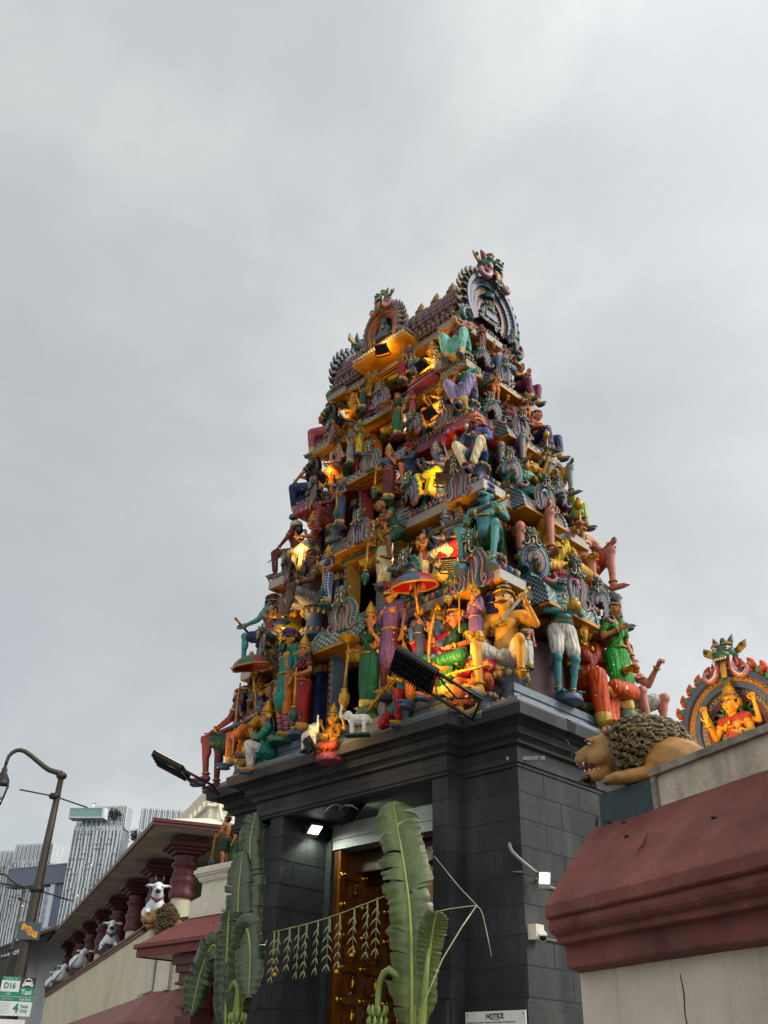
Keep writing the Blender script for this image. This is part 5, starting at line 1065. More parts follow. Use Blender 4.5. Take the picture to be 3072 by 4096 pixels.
# wall brackets, cctv boxes and conduits on the grey side
b=MB(); b.tube([(-6.5,8.26,3.82),(-6.42,8.2,3.72),(-6.33,8.3,3.6),(-6.25,8.42,3.5)],.02,0,6); b.tube([(-6.5,8.3,3.55),(-6.38,8.3,3.53)],.008,0,5)
tag(obj('lamp_arm',b,[mat('lamp_grey','#8c8c88',rough=.4)]),'bent grey steel arm carrying the side wall lamp','bracket')
b=MB(); b.T=Mx.Translation((-6.5,8.27,4.72))@Mx.Rotation(R(38),4,'Z'); b.box(0,.42,-.01,.01,-.02,.02,0); b.ell((.05,-.012,0),.012,1,6,4); b.ell((.36,-.012,0),.012,1,6,4); b.T=Mx.Identity(4)
tag(obj('steel_bracket',b,[mat('lamp_grey'),BLACKP]),'flat pale steel bar bolted to the grey corner under the cornice','bracket')
b=MB(); b.tube([(-6.378,8.55,3.44),(-6.376,9.3,3.44),(-6.376,10.9,3.44)],.018,0,8); tag(obj('conduit',b,[mat('conduit_grey',(.12,.12,.12))]),'grey conduit running back from the side wall lamp','conduit')
b=MB(); b.tube([(-6.378,8.5,2.93),(-6.376,10.9,2.93)],.018,0,8); tag(obj('conduit',b,[mat('conduit_grey')]),'grey conduit running back from the white camera box','conduit')
def cctv(label,loc,d,box):
    d=V(d).normalized(); t=thing('security_camera',label,'camera',loc); t.rotation_mode='QUATERNION'; t.rotation_quaternion=d.to_track_quat('-Z','Y')
    wm=mat('camera_white','#f4ecd8',rough=.35,bump=.05)
    b=MB(); b.lathe([(.032,.0),(.036,-.01),(.036,.12),(.03,.14),(0,.14)],0,14,(0,0,-.16)); b.box(-.04,.04,.028,.04,-.2,-.02,0); obj('camera_body',b,[wm],t)
    b=MB(); b.lathe([(.0,-.163),(.03,-.163),(.032,-.15)],0,14); obj('lens',b,[FLB],t)
    b=MB(); b.tube([(0,0,-.02),(0,-.03,.03),(0,-.05,.06)],.014,0,8); obj('mount_arm',b,[wm],t)
    if box:
        b=MB(); b.box(-6.395,-6.28,8.345,8.475,2.9,3.04,0); o=obj('junction_box',b,[wm],t); bpy.context.view_layer.update(); o.matrix_parent_inverse=t.matrix_world.inverted()
    return t
cctv('white camera on a square box low on the grey side wall',(-6.25,8.38,2.94),(.7,-.75,-.35),True)
# notice board
t=thing('notice_board','white notice board with black text low on the dark gate wall','sign',(-6.72,8.3-.1,2.27))
b=MB(); b.box(-.375,.375,-.006,.006,-.45,0,0); obj('board',b,[mat('board_white','#f4f4f0',rough=.35,bump=.05,var=.05)],t)
TXK=mat('text_black','#141414',rough=.5,bump=0)
def text(body_,loc,size,m,parent,rot=(R(90),0,0),al='CENTER',ext=.001,bold=0,name='lettering',sx=1):
    c=bpy.data.curves.new(name,'FONT'); c.body=body_; c.size=size; c.align_x=al; c.align_y='CENTER'; c.extrude=ext; c.offset=bold
    o=bpy.data.objects.new(name,c); COL.objects.link(o); dg=bpy.context.evaluated_depsgraph_get(); dg.update(); me=bpy.data.meshes.new_from_object(o.evaluated_get(dg)); bpy.data.objects.remove(o)
    me.materials.clear(); me.materials.append(m); q=link(name,me,parent,loc); q.rotation_euler=rot; q.scale=(sx,1,1); return q
text('NOTICE',(0,-.0085,-.045),.06,TXK,t,bold=.002); b=MB(); b.box(-.06,.06,-.0095,-.0065,-.075,-.071,0); obj('underline',b,[TXK],t)
text('Whoever may be the visitor, of whatever creed or religion, this temple has been\nworshipped for many years.',(-.355,-.0085,-.105),.0185,TXK,t,al='LEFT')
for x in(-.35,.35): b=MB(); b.ell((x,-.007,-.03),.007,0,6,4); obj('screw',b,[BLACKP],t)
# ---------------------------------------------------------------- door
dw_=mat('varnished_door','#804812',rough=.26,var=.3,nscale=3,bump=.12,fn=fn_streak((.06,.024,.008),5,.6),spec=.6)
BR=mat('polished_brass','#c89a3a',rough=.16,metal=.9,var=.12,bump=0)
door=thing('door',None,None,(-9.86-CX,8.92-CY,0)); door.parent=gop; 
b=MB(); DH0,DH1,DWd=.3,4.30,1.26
b.box(-.05,0,0,DWd,DH0,DH1,0)
xs=[.03,.41,.82,1.23]; zrow=[DH0+.04+.365*i for i in range(12)]
for y in xs: b.box(0,.045,y-.045,y+.045,DH0,DH1,0)
for z in zrow: b.box(0,.0432,0,DWd,z-.045,z+.045,0)
for i in range(3):
    for j in range(10):
        y=(xs[i]+xs[i+1])/2; z=(zrow[j]+zrow[j+1])/2; b.T=Mx.Translation((.0,y,z))@Mx.Rotation(R(90),4,'Y'); b.lathe([(.135,0),(.13,.018),(.12,.02),(.11,.01),(.06,.022),(0,.028)],0,18); b.T=Mx.Identity(4)
obj('door_leaf',b,[dw_],door)
bm0=MB(); bm0.lathe([(.0,0),(.02,0),(.028,-.015),(.032,-.05),(.048,-.085),(.056,-.095),(.03,-.097),(0,-.09)],0,14); bm0.tube([(0,0,0),(.0,0,.02),(-.03,0,.03),(-.06,0,.02)],.009,0,6); bm0.ell((0,0,-.1),.014,0,8,6)
st0=MB(); st0.T=Mx.Rotation(R(90),4,'Y'); st0.lathe([(.04,0),(.042,.012),(.02,.02),(.014,.04),(.022,.055),(.014,.075),(.0,.085)],0,12)
bell_me=mesh('bell',bm0,[BR]); boss_me=mesh('brass_boss',st0,[BR])
for j in range(4,11):
    for i in range(3):
        if j<10: link('bell',bell_me,door,(.085,(xs[i]+xs[i+1])/2+.02,(zrow[j]+zrow[j+1])/2+.06))
    for y in xs:
        link('brass_boss',boss_me,door,(.045,y,zrow[j]))
b=MB(); b.box(-1.155,-.98,-.56,-.3,.3,4.3,0); obj('door_post',b,[mat('dark_timber')],gop)
# things seen deep inside the gateway
b=MB(); b.box(-15,-4,12.6,12.7,0,5.2,0); b.box(-15,-4,12.2,12.6,3.9,4.2,1); b.box(-15,-4,12.4,12.6,3.3,3.5,2)
tag(obj('inner_hall_wall',b,[mat('inner_hall_ochre','#d0a870',var=.2),mat('dark_timber'),P('inner_red','#8a3a2a')]),'tan inner hall wall with a timber beam seen through the gateway','wall')
# ---------------------------------------------------------------- right boundary wall
WD=V((-.93819,.34612,0)); WN=V((-.34612,-.93819,0)); WP=V((-2.854,4.6,0)); WX=Mx((WD,WN,V((0,0,1)))).transposed().to_4x4(); WX.translation=WP
REDW=mat('oxide_red_paint','#865049',rough=.75,var=.3,nscale=2.2,bump=.5,bscale=18,spec=.25,fn=fn_streak((.16,.085,.075),2.2,.45)); CREAMW=mat('weathered_cream_wall','#f0e2d0',rough=.8,var=.12,nscale=1.5,bump=.35,bscale=22,spec=.2,fn=fn_streak((.16,.145,.12),12,.6))
CONC=mat('bare_concrete_edge','#a09688',rough=.85,var=.3,nscale=9,bump=.6,bscale=30)
t=thing('boundary_wall','near cream boundary wall with a thick oxide red sloping coping, right of the gate','wall',tuple(WP))
def walltag(b): b.T=WX.copy(); b.T.translation=V((0,0,0)); return b
pr=[(-.01,2.862),(.012,2.847),(.20,2.655),(.44,2.417),(.452,2.402),(.453,2.35),(.445,2.343),(.425,2.338),(.432,2.325),(.433,2.308),(.426,2.29),(.41,2.277),(.385,2.27),(.374,2.264),(.374,2.24),(.37,2.235),(.308,2.232),(.303,2.14),(.298,2.132),(.2,2.12)]
b=walltag(MB()); ns=110
def send(n): return .285-.40*n
def wav(s,i): return .0022*math.sin(s*4.1+i*.3)+.0014*math.sin(s*13.3+i*.5)+.0009*math.sin(s*37+i)
cols=[]
for k in range(ns+1):
    q=k/ns; row=[]
    for i,(n,z) in enumerate(pr):
        s0=send(n); s=s0+(-5.2-s0)*q; row.append((s,n+(wav(s,i) if 0<k<ns else 0)*.6,z+wav(s,i*.7)*(.8 if i<4 else .5)))
    cols.append(row)
for k in range(ns):
    for i in range(len(pr)-1): b.add([cols[k][i],cols[k][i+1],cols[k+1][i+1],cols[k+1][i]],[(0,1,2,3)],0)
e=cols[0]; b.add(e+[(send(-.5),-.5,2.855),(send(-.5),-.5,2.12)],[tuple(range(len(e)+2))],0)
b.add([cols[0][0],cols[-1][0],(-5.2,-.5,2.85),(send(-.5),-.5,2.855)],[(0,1,2,3)],0)
obj('coping',b,[REDW],t)
b=walltag(MB()); b.add([(send(.2),.2,0),(send(-.5),-.5,0),(-5.2,-.5,0),(-5.2,.2,0),(send(.2),.2,2.124),(send(-.5),-.5,2.124),(-5.2,-.5,2.124),(-5.2,.2,2.124)],[(0,1,5,4),(2,3,7,6),(3,0,4,7),(1,2,6,5),(4,5,6,7)],0)
obj('wall_face',b,[CREAMW],t)
b=walltag(MB())   # cracks
for pts in ([(-.55,2.06),(-.56,1.98),(-.55,1.9),(-.565,1.8),(-.56,1.7)],): b.tube([(s,.2015,z) for s,z in pts],[.002,.004,.003,.004,.002],0,4)
b.tube([(-.42,.18,2.69),(-.44,.22,2.648),(-.46,.25,2.618),(-.45,.27,2.60),(-.49,.32,2.545)],[.001,.004,.004,.003,.001],0,4)
for s,n in((-.2,.14),(-.9,.2),(-.05,.03)): b.ell((s,n,2.86-n),(.018,.012,.008),0,6,4)
b.tube([(.2,.02,2.86),(.16,.04,2.9)],.005,0,5); b.tube([(.1,.0,2.86),(.12,.03,2.875)],.005,0,5)
obj('crack',b,[BLACKP],t)
b=walltag(MB()); b.box(-5.2,-.29,-.36,-.02,2.85,3.02,0); b.box(-5.2,-.27,-.40,.01,3.02,3.055,1); b.box(-.30,-.265,-.37,.0,2.85,3.019,1)
obj('parapet',b,[mat('cream_parapet','#e0d0bc',rough=.8,var=.15,bump=.4,fn=fn_streak((.12,.10,.09),6,.4)),CONC],t)
b=walltag(MB()); vs=[(-.262,-.005,2.84),(.195,-.005,2.84),(.195,-.45,2.84),(-.262,-.45,2.84),(-.262,-.005,3.012),(.19,-.005,3.034),(.19,-.45,3.034),(-.262,-.45,3.012)]
b.add(vs,[(0,1,5,4),(1,2,6,5),(2,3,7,6),(3,0,4,7),(4,5,6,7)],0); tag(obj('lion_plinth',b,[mat('dark_green_block','#1a3a3c',rough=.5,var=.25,bump=.4,bscale=16)],None,tuple(WP)),'dark green block under the near lion on the right wall','plinth')
cctv('white bullet camera peeping out behind the red coping end',(-3.28,5.05,2.72),(-.75,-.55,-.35),False)
# ---------------------------------------------------------------- lions
LION=mat('lion_tan','#b4844a',rough=.45,var=.25,nscale=4,bump=.1); MANE=mat('lion_mane','#665434',rough=.42,var=.4,nscale=14,bump=.25); MANED=mat('lion_mane_dark','#3e3020',rough=.5,var=.3)
def lion(label,loc,X,s,pose):
    """head at +x, facing +x; y = left side"""
    t=thing('lion_statue',label,'lion statue',loc)
    t.matrix_world=Mx.Translation(loc)@X@Mx.Scale(s,4)
    b=MB()
    hd=V((.33,0,.33)) if pose=='lie' else V((.26,0,.56))
    if pose=='lie':
        b.cap((-.72,.62,-.3),(-.24,.2,.1),.2,.24); b.cap((-.24,.2,.1),(.0,0,.26),.25,.22); b.cap((.0,0,.28),hd,.2,.15)
        for y in(-.24,.25):
            b.cap((-.2,y*.7,.12),(-.02,y,.07),.1,.085); b.cap((-.02,y,.07),(.22,y,.055),.07,.062); b.ell((.28,y,.05),(.1,.08,.06))
            for k in(-1,0,1): b.ell((.365,y+.045*k,.04),(.042,.028,.04))
    else:
        b.cap((-.45,0,.2),(-.2,0,.35),.22,.22); b.cap((-.2,0,.35),(.06,0,.5),.23,.18); b.cap((.06,0,.5),hd,.19,.15)
        for y in(-.13,.13): b.cap((.02,y,.42),(.12,y,.2),.1,.065); b.cap((.12,y,.2),(.14,y,.05),.065,.055); b.ell((.2,y,.04),(.1,.065,.05)); b.ell((-.4,y*1.5,.16),(.22,.11,.17)); b.cap((-.35,y*1.7,.05),(-.1,y*1.7,.04),.055,.05)
    H=hd
    H=H+V((.05,0,0.02)); b.cap(H-V((.2,0,0)),H,.17,.16); b.ell(H+V((.0,0,.03)),(.17,.155,.17)); b.cap(H+V((.08,0,.035)),H+V((.23,0,-.01)),.115,.088); b.ell(H+V((.28,0,-.01)),(.06,.075,.055))
    for y in(-1,1):
        b.ell(H+V((.1,y*.11,-.05)),(.1,.055,.08)); b.ell(H+V((.12,y*.075,.1)),(.06,.05,.045)); b.ell(H+V((.28,y*.04,-.05)),(.05,.045,.045))
    b.cap(H+V((.06,0,-.15)),H+V((.2,0,-.185)),.085,.06); b.ell(H+V((.22,0,-.19)),(.05,.055,.035))
    me=remesh(b,.018,3); me.materials.append(LION); link('body',me,t)
    b=MB(); b.ell(H+V((.14,0,-.1)),(.13,.075,.065),0,12,8)
    for y in(-1,1):
        for k in range(4): b.tube([H+V((.3-.055*k,y*(.045+.012*k),-.075)),H+V((.3-.055*k,y*(.046+.012*k),-.095-.02*(k==1)))],[.014,.004],1,6); b.tube([H+V((.24-.045*k,y*(.04+.012*k),-.16)),H+V((.245-.045*k,y*.045,-.125-.012*(k==0)))],[.014,.005],1,6)
    b.ell(H+V((.335,0,.012)),(.03,.045,.03),2,10,6)
    obj('mouth',b,[P('mouth_red','#5a1418'),WHITEP,BLACKP],t)
    for y in(-1,1): b=MB(); b.ell(H+V((.165,y*.095,.075)),(.03,.025,.018),0,8,6); b.ell(H+V((.18,y*.105,.072)),(.014,.012,.014),1,8,6); b.tube([H+V((.13,y*.12,.08)),H+V((.17,y*.125,.105)),H+V((.21,y*.09,.1))],[.006,.016,.006],2,6); obj('eye',b,[WHITEP,BLACKP,LION],t)
    b=MB()
    for y in(-1,1):
        for k in range(3): b.tube([H+V((.31,y*.05,-.01)),H+V((.33,y*.1,.01+.03*k)),H+V((.33+.02*k,y*.15,.05+.04*k))],.003,0,4)
    obj('whisker',b,[BLACKP],t)
    b=MB()
    for k in range(9): a=-1+.25*k; b.tube([H+V((.2,.05*a,-.2)),H+V((.2+.012*k%3,.06*a,-.25)),H+V((.17,.045*a,-.3))],[.028,.026,.006],0,6)
    obj('beard',b,[MANED],t)
    for y in(-1,1): b=MB(); b.ell(H+V((-.02,y*.17,.15)),(.045,.03,.05),0,10,7); b.ell(H+V((-.0,y*.185,.15)),(.028,.02,.034),1,8,6); obj('ear',b,[MANE,LION],t)
    # mane: rows of hooked locks over an egg around the neck
    b=MB(); C0=H+(V((-.30,0,.0)) if pose=='lie' else V((-.24,0,-.1))); RX,RY,RZ=(.34,.27,.24) if pose=='lie' else (.26,.25,.36)
    b.ell(C0,(RX*.93,RY*.93,RZ*.93),1,20,14); rr=random.Random(3)
    rows=13
    for i in range(rows):
        ph=R(38)+R(112)*i/(rows-1)          # angle from +x axis
        n=int(9+19*math.sin(ph))
        for j in range(n):
            th=2*PI*(j+.5*(i%2)+rr.uniform(-.15,.15))/n
            ax,ay,az_=math.cos(ph),math.sin(ph)*math.cos(th),math.sin(ph)*math.sin(th)
            if az_<-.75 and pose=='lie': continue
            p=C0+V((RX*ax,RY*ay,RZ*az_)); nrm=V((ax/RX,ay/RY,az_/RZ)).normalized(); back=V((-1,0,-.55)); tn=(back-nrm*back.dot(nrm)).normalized(); sd=tn.cross(nrm)*(1 if (i+j)%2 else -1)
            l=rr.uniform(.15,.22); q=.019+.008*rr.random()
            pts=[p-nrm*.012,p+tn*l*.3+nrm*.016+sd*.018,p+tn*l*.58+nrm*.012-sd*.006,p+tn*l*.84+nrm*.02+sd*.02,p+tn*l*.97+nrm*.014-sd*.004,p+tn*l*.86+nrm*.028-sd*.024]
            b.tube(pts,[q*.8,q*1.15,q*1.1,q*.85,q*.6,q*.2],0,6)
            b.tube([a+nrm*q*.62+sd*q*.5 for a in pts[:5]],[q*.3,q*.42,q*.4,q*.3,q*.15],2,5)
    obj('mane',b,[MANE,MANED,mat('lion_mane_light','#94804c',rough=.42,var=.3)],t)
    b=MB()
    for y in(-1,1):
        px=(.33,.25) if pose=='lie' else (.24,.13)
        for k in range(4): b.ell((px[0]+.07,y*px[1]-.045+.03*k,.025),(.024,.013,.018),0,6,5)
    obj('claw',b,[P('claw','#8a8070')],t)
    bpy.context.view_layer.update(); return t
lx=Mx((WD,V((0,0,1)).cross(WD),V((0,0,1)))).transposed().to_4x4()
lion('near roaring lion statue with a curled bronze mane lying on the right wall',tuple(WP+WD*-.09-WN*.20+V((0,0,3.03))),lx@Mx.Rotation(R(40),4,'Z'),.63,'lie')
# ---------------------------------------------------------------- lit shrine behind the right wall
SO=WP-WN*1.9+WD*.97; t=thing('arched_shrine','glowing horseshoe shrine arch with red flame rim above the right wall','shrine',(SO.x,SO.y,0)); 
t.rotation_euler=(0,0,R(5))
b=MB(); b.box(-.75,.75,-.3,.6,0,3.55,0); obj('shrine_body',b,[CREAMW],t)
n_=nasi(t,'flame_arch',(0,.05,3.66),0,.40,.44,('#3a4a66','#b07a30','#4a5a78','#8c8ca0','#5a2420'),('#e05a20','#3c7a3c'),.95)
b=MB()
for x in(-1,1):
    b.box(x*.47-.13,x*.47+.13,-.2,.1,3.60,3.64,0); b.box(x*.47-.11,x*.47+.11,-.18,.1,3.642,3.70,1); b.box(x*.47-.14,x*.47+.14,-.21,.1,3.70,3.73,2); b.ell((x*.46,-.08,3.84),(.085,.09,.11),3,10,7); b.tube([(x*.46,-.1,3.84),(x*.42,-.2,3.9),(x*.44,-.22,3.98)],[.05,.04,.01],4,7)
obj('arch_pedestal',b,[P('cream'),P('orange'),P('yellow'),P('bgreen'),P('pink')],t)
b=MB()
for k in range(11):
    a=PI*k/10; b.T=Mx.Translation((0,.02,4.02)); b.add([(.1*math.cos(a-.16),0,.1*math.sin(a-.16)),(.1*math.cos(a+.16),0,.1*math.sin(a+.16)),(.24*math.cos(a),-.02,.26*math.sin(a)),(.1*math.cos(a),.02,.1*math.sin(a))],[(0,1,2),(0,2,3),(1,3,2),(0,3,1)],0)
obj('leaf_halo',b,[P('halo_green','#3a6a3a')],t)
bpy.context.view_layer.update()
def shr(x,y,z): return tuple((t.matrix_world@V((x,y,z))))
spot(t,shr(-.15,-.55,3.86),shr(0,.1,4.15),30,(1,.55,.16),110); spot(t,shr(.45,-.4,3.9),shr(.3,0,4.3),22,(1,.5,.14),110)
sa=math.degrees(t.rotation_euler.z)
q=shr(0,-.06,3.62); figure(("golden four-armed deity with orange shawl inside the flame-rimmed arch",'lotus','gold','robe:orange','vest:rust','crown:gold','',0,q[0],q[1],3.56,.74,sa-12),'deities of the glowing shrine')
q=shr(-.62,-.02,3.5); figure(("yellow-lit attendant with gold crown left of the glowing arch",'standf','gold','sari:mint','blouse:rust','crown:gold','',0,q[0],q[1],3.1,.98,sa+15),'deities of the glowing shrine')
# ---------------------------------------------------------------- left wing: parapet wall, cows, columned hall
LD=V((-.92341,.38381,0)); LN=V((-.38381,-.92341,0)); LP=V((-12,8.3,0))
LX=Mx((LD,LN,V((0,0,1)))).transposed().to_4x4()          # local (s,n,z)
CREAM=mat('cream_render','#f0e8ca',rough=.8,var=.1,nscale=1.2,bump=.25,bscale=20,spec=.2,fn=fn_streak((.26,.25,.2),3,.4)); BROWNC=mat('brown_coping','#8c6254',rough=.7,var=.15,bump=.25)
WHITEW=mat('off_white_render','#fff8e4',rough=.8,var=.08,bump=.2); DRED=mat('dark_red_column','#622426',rough=.5,var=.2,bump=.2)
def lmb(): b=MB(); b.T=LX.copy(); return b
t=thing('parapet_wall','long cream parapet wall with brown coping running down the street to the left','wall',tuple(LP))
b=lmb(); b.box(3.80,21.75,-.3,0,0,3.87,0); b.T=Mx.Translation(-LP)
Ya=9.30; ex=LP+LD*3.8
b.box(-15.46,-11.35,9.82,10.1,0,3.87,0)               # return wall behind the porch, square to the gate
obj('wall_face',b,[CREAM],t)
b=lmb(); b.box(3.76,21.8,-.32,.03,3.872,3.985,0); b.box(3.76,21.8,-.30,.055,3.93,3.97,0); b.T=Mx.Translation(-LP); b.box(-15.45,-13.9,9.76,10.1,3.87,3.98,1); obj('coping',b,[BROWNC,mat('brick_red_coping','#7a3428',rough=.6)],t)
prL=[(0,2.85),(.2,2.64),(.45,2.405),(.45,2.34),(.42,2.33),(.425,2.29),(.37,2.25),(.36,2.2),(.3,2.19),(.3,2.08),(0.02,2.07)]
def strip(b,pts,mi=0):     # sweep profile along a plan polyline with mitres; outward = right side of travel
    n=len(pts); nor=[]
    for i in range(n-1): d=(pts[i+1]-pts[i]).normalized(); nor.append(V((d.y,-d.x,0)))
    rows=[]
    for i,p in enumerate(pts):
        if i==0: m=nor[0]
        elif i==n-1: m=nor[-1]
        else: m=(nor[i-1]+nor[i]); m=m/ (1+nor[i-1].dot(nor[i]))
        rows.append([p+m*q+V((0,0,z)) for q,z in prL])
    for i in range(n-1):
        for j in range(len(prL)-1): b.add([rows[i][j],rows[i+1][j],rows[i+1][j+1],rows[i][j+1]],[(0,1,2,3)],mi)
    b.add(rows[0],[tuple(range(len(prL)))],mi); b.add(rows[-1],[tuple(range(len(prL)))],mi)
A0=LD*21.5+LP; A1=LP+LD*3.0+LN*-.02; A2=V((-13.05,A1.y+.02,0))
b=MB(); b.T=Mx.Translation(-LP); strip(b,[A0,A1,A2]); obj('lower_coping',b,[mat('dusty_red_coping','#98605a',rough=.7,var=.15,bump=.35,bscale=18,fn=fn_streak((.2,.14,.13),2.5,.3))],t)
# fluted turn between wall and porch
b=MB(); b.T=Mx.Translation(-LP)
b.box(A1.x-.1,-11.35,A1.y+.03,A1.y+.3,0,3.45,0)
for i in range(5): x=A1.x+.28+.33*i; b.box(x,x+.17,A1.y-.03,A1.y+.04,2.86,3.42,0); b.T=Mx.Translation(-LP)@Mx.Translation((x+.085,0,3.42))@Mx.Rotation(R(90),4,'X')@Mx.Translation((0,0,-A1.y-.04)); b.lathe([(.085,0),(.085,.07)],0,14); b.T=Mx.Translation(-LP)
b2=lmb()
for i in range(8): s=3.02+.16*i; b2.box(s,s+.085,-.01,.028,2.86,3.44+.0*i,0)
b2.T=Mx.Identity(4); b.T=Mx.Identity(4); b.v+=b2.v; n0=len(b.v)-len(b2.v); b.f+=[[i+n0 for i in f] for f in b2.f]; b.m+=b2.m; b.sm+=b2.sm
obj('fluted_panel',b,[WHITEW],t)
# porch roof with pilaster
t=thing('porch','small red-roofed porch on a carved dark red pilaster beside the gate','porch',(-13.95,8.6,0))
b=MB(); b.T=Mx.Translation((13.95,-8.6,0))
v=[(-13.97,8.58,3.40),(-11.45,8.58,3.40),(-11.45,9.35,3.86),(-13.70,9.35,3.86),(-13.97,9.6,3.40)]
b.T=Mx.Translation((13.95-0,-8.6,0)); b.T=Mx.Translation((0,0,0)); off=V((13.95,-8.6,0))
def po(p): return V(p)+off
b.add([po(p) for p in v],[(0,1,2,3),(0,3,4)],0)
b.extr([(8.55-8.6,3.40),(8.54-8.6,3.345),(8.57-8.6,3.33),(8.6-8.6,3.40)],-.05,2.5,1)
b.box(-.02,2.5,-.01,.02,3.22,3.345,1); b.box(-.05,-.02,-.05,1.0,3.335,3.40,1); b.box(-.02,.01,.0201,1.0,3.22,3.345,1); b.box(.012,2.5,.022,1.0,3.24,3.26,2); 
b.add([po((-13.70,9.35,3.86)),po((-11.45,9.35,3.86)),po((-11.45,9.9,3.84)),po((-13.6,9.9,3.84))],[(0,1,2,3)],0)
for x,y in((1.5,.45),(1.55,.5),(1.62,.42),(1.3,.4)): b.ell((x,y,3.40+.6*y+.012),(.025,.02,.01),3,6,4)
obj('porch_roof',b,[mat('porch_red','#a85a54',rough=.7,var=.15,bump=.35,bscale=18),mat('porch_red_edge','#7c302c',rough=.55,var=.15),WHITEW,BLACKP],t)
b=MB(); PX=-12.86-(-13.95); PYY=8.95-8.6
for hw,z0,z1 in((.3,3.08,3.22),(.25,2.98,3.08),(.2,2.86,2.98),(.24,2.82,2.86),(.13,2.0+.32,2.82),(.18,2.52,2.56),(.2,2.30,2.42),(.16,2.2,2.30),(.12,2.12,2.2)): b.box(PX-hw,PX+hw,PYY-hw*.8,PYY+.4,z0+.002,z1,0)
b.lathe([(.02,1.82),(.06,1.87),(.075,1.93),(.04,1.99),(.09,2.04),(.1,2.12)],0,14,(PX,PYY,0)); b.box(PX-.09,PX+.09,PYY-.125,PYY,2.56,2.8,1)
obj('pilaster',b,[DRED,mat('column_panel','#3c1618')],t)
b=MB(); b.box(-.0+1.3,2.6,.62,.75,0,3.24,0); obj('porch_wall',b,[CREAM],t)
# cream pedestal with two statues
b=MB()
for hw,z0,z1 in((.40,3.82,4.06),(.385,4.06,4.08),(.36,4.08,4.10),(.335,4.10,4.12),(.31,4.12,4.14),(.29,4.14,4.34),(.305,4.34,4.36),(.33,4.36,4.385),(.345,4.385,4.42),(.36,4.42,4.44),(.38,4.44,4.47),(.40,4.47,4.53),(.37,4.53,4.57)): b.box(-13.25-hw*1.05,-13.25+hw*1.6,9.65-hw,9.65+hw,z0,z1,0)
tag(obj('statue_pedestal',b,[WHITEW]),'moulded cream pedestal under the topknot boy statue','pedestal')
# columned hall
t=thing('columned_hall','long cream hall with dark red columns, sloping eave and pierced parapet left of the gate','building',tuple(LP))
b=lmb(); b.box(4.76,24.5,-3.6,.03,5.80,5.835,0); obj('eave_soffit',b,[mat('stained_soffit','#d8ccb4',rough=.8,var=.25,nscale=2,bump=.1,fn=fn_streak((.2,.18,.15),1.5,.5))],t)
b=lmb(); b.box(4.70,24.6,.03,.07,5.79,5.89,0); b.box(4.66,4.70,-4.2,.07,5.79,5.89,0); b.box(4.69,24.6,.0,.05,5.84,5.87,0); b.box(4.64,4.66,-4.2,.09,5.85,5.91,0); obj('eave_edge',b,[DRED],t)
b=lmb(); b.add([(4.7,.05,5.89),(24.6,.05,5.89),(24.6,-1.1,6.18),(5.4,-1.1,6.18),(5.4,-4.2,6.18),(4.7,-4.2,5.89)],[(0,1,2,3),(0,3,4,5)],0); b.box(5.42,24.6,-4.2,-1.12,6.1,6.42,0); b.box(5.36,24.6,-4.2,-1.06,6.42,6.47,0)
obj('roof_slope',b,[WHITEW],t)
b=lmb()
def bal(b,a0,a1,fix,along):   # pierced parapet with pointed openings
    n=int(abs(a1-a0)/.42); st=(a1-a0)/n
    def q(u,z,d): return (u,fix+d,z) if along=='s' else (fix+d,u,z)
    def bx(u0,u1,z0,z1):
        u0,u1=sorted((u0,u1))
        if along=='s': b.box(u0,u1,fix-.05,fix+.05,z0,z1,0)
        else: b.box(fix-.05,fix+.05,u0,u1,z0,z1,0)
    bx(a0,a1,6.47,6.56); bx(a0,a1,6.86,6.93)
    for i in range(n+1): c=a0+st*i; bx(c-.085,c+.085,6.56,6.86)
    for i in range(n):
        c=a0+st*(i+.5)
        for s in(-1,1):
            pts=[q(c+s*.125,6.861,-.05),q(c+s*.125,6.72,-.05),q(c,6.861,-.05)]; bk=[q(c+s*.125,6.861,.05),q(c+s*.125,6.72,.05),q(c,6.861,.05)]
            b.add(pts+bk,[(0,1,2),(3,4,5),(1,4,5,2)],0)
bal(b,5.5,24,-1.2,'s'); bal(b,-1.2,-4.2,5.5,'n'); obj('pierced_parapet',b,[WHITEW],t)
b=lmb(); b.box(4.9,24.5,-3.8,-3.6,0,5.8,0); b.box(4.9,24.5,-2.6,0-.31,3.6,3.64,1); obj('back_wall',b,[mat('hall_back','#d8d0b4',rough=.8),mat('hall_floor','#6a625a')],t)
b=lmb()
for i in range(6): s=4.2-.0; n=-1.2-.28*i; b.box(s-.012,s+.012,n-.012,n+.012,3.9,5.35,0)
for z in(4.0,4.62,5.33): b.box(4.19,4.21,-3,-1.1,z,z+.02,0)
obj('iron_grille',b,[FLB],t)
b=lmb(); b.T=LX@Mx.Translation((5.6,-.8,0)); 
def column(b):
    b.lathe([(.21,3.6),(.19,4.66)],1,18)
    b.lathe([(.23,4.66),(.25,4.74),(.23,4.80),(.21,4.84),(.245,4.95),(.25,5.02),(.21,5.08),(.23,5.1),(.21,5.13),(.2,5.2),(.25,5.25),(.26,5.3),(.2,5.36),(.24,5.42),(.2,5.47)],0,18)
    for hw,z0,z1 in((.26,5.47,5.53),(.34,5.53,5.58),(.42,5.58,5.66),(.36,5.66,5.73)): b.box(-hw,hw,-hw,hw,z0,z1,0)
    b.box(-.18,.18,-.18,.18,5.731,5.798,2)
cm=None
for i in range(8):
    p=LP+LD*(5.6+2.6*i)-LN*.8
    if cm is None:
        b=MB(); column(b); cm=mesh('column',b,[DRED,CREAM,mat('stained_soffit')])
    link('column',cm,t,tuple(p-LP),math.atan2(LD.y,LD.x))
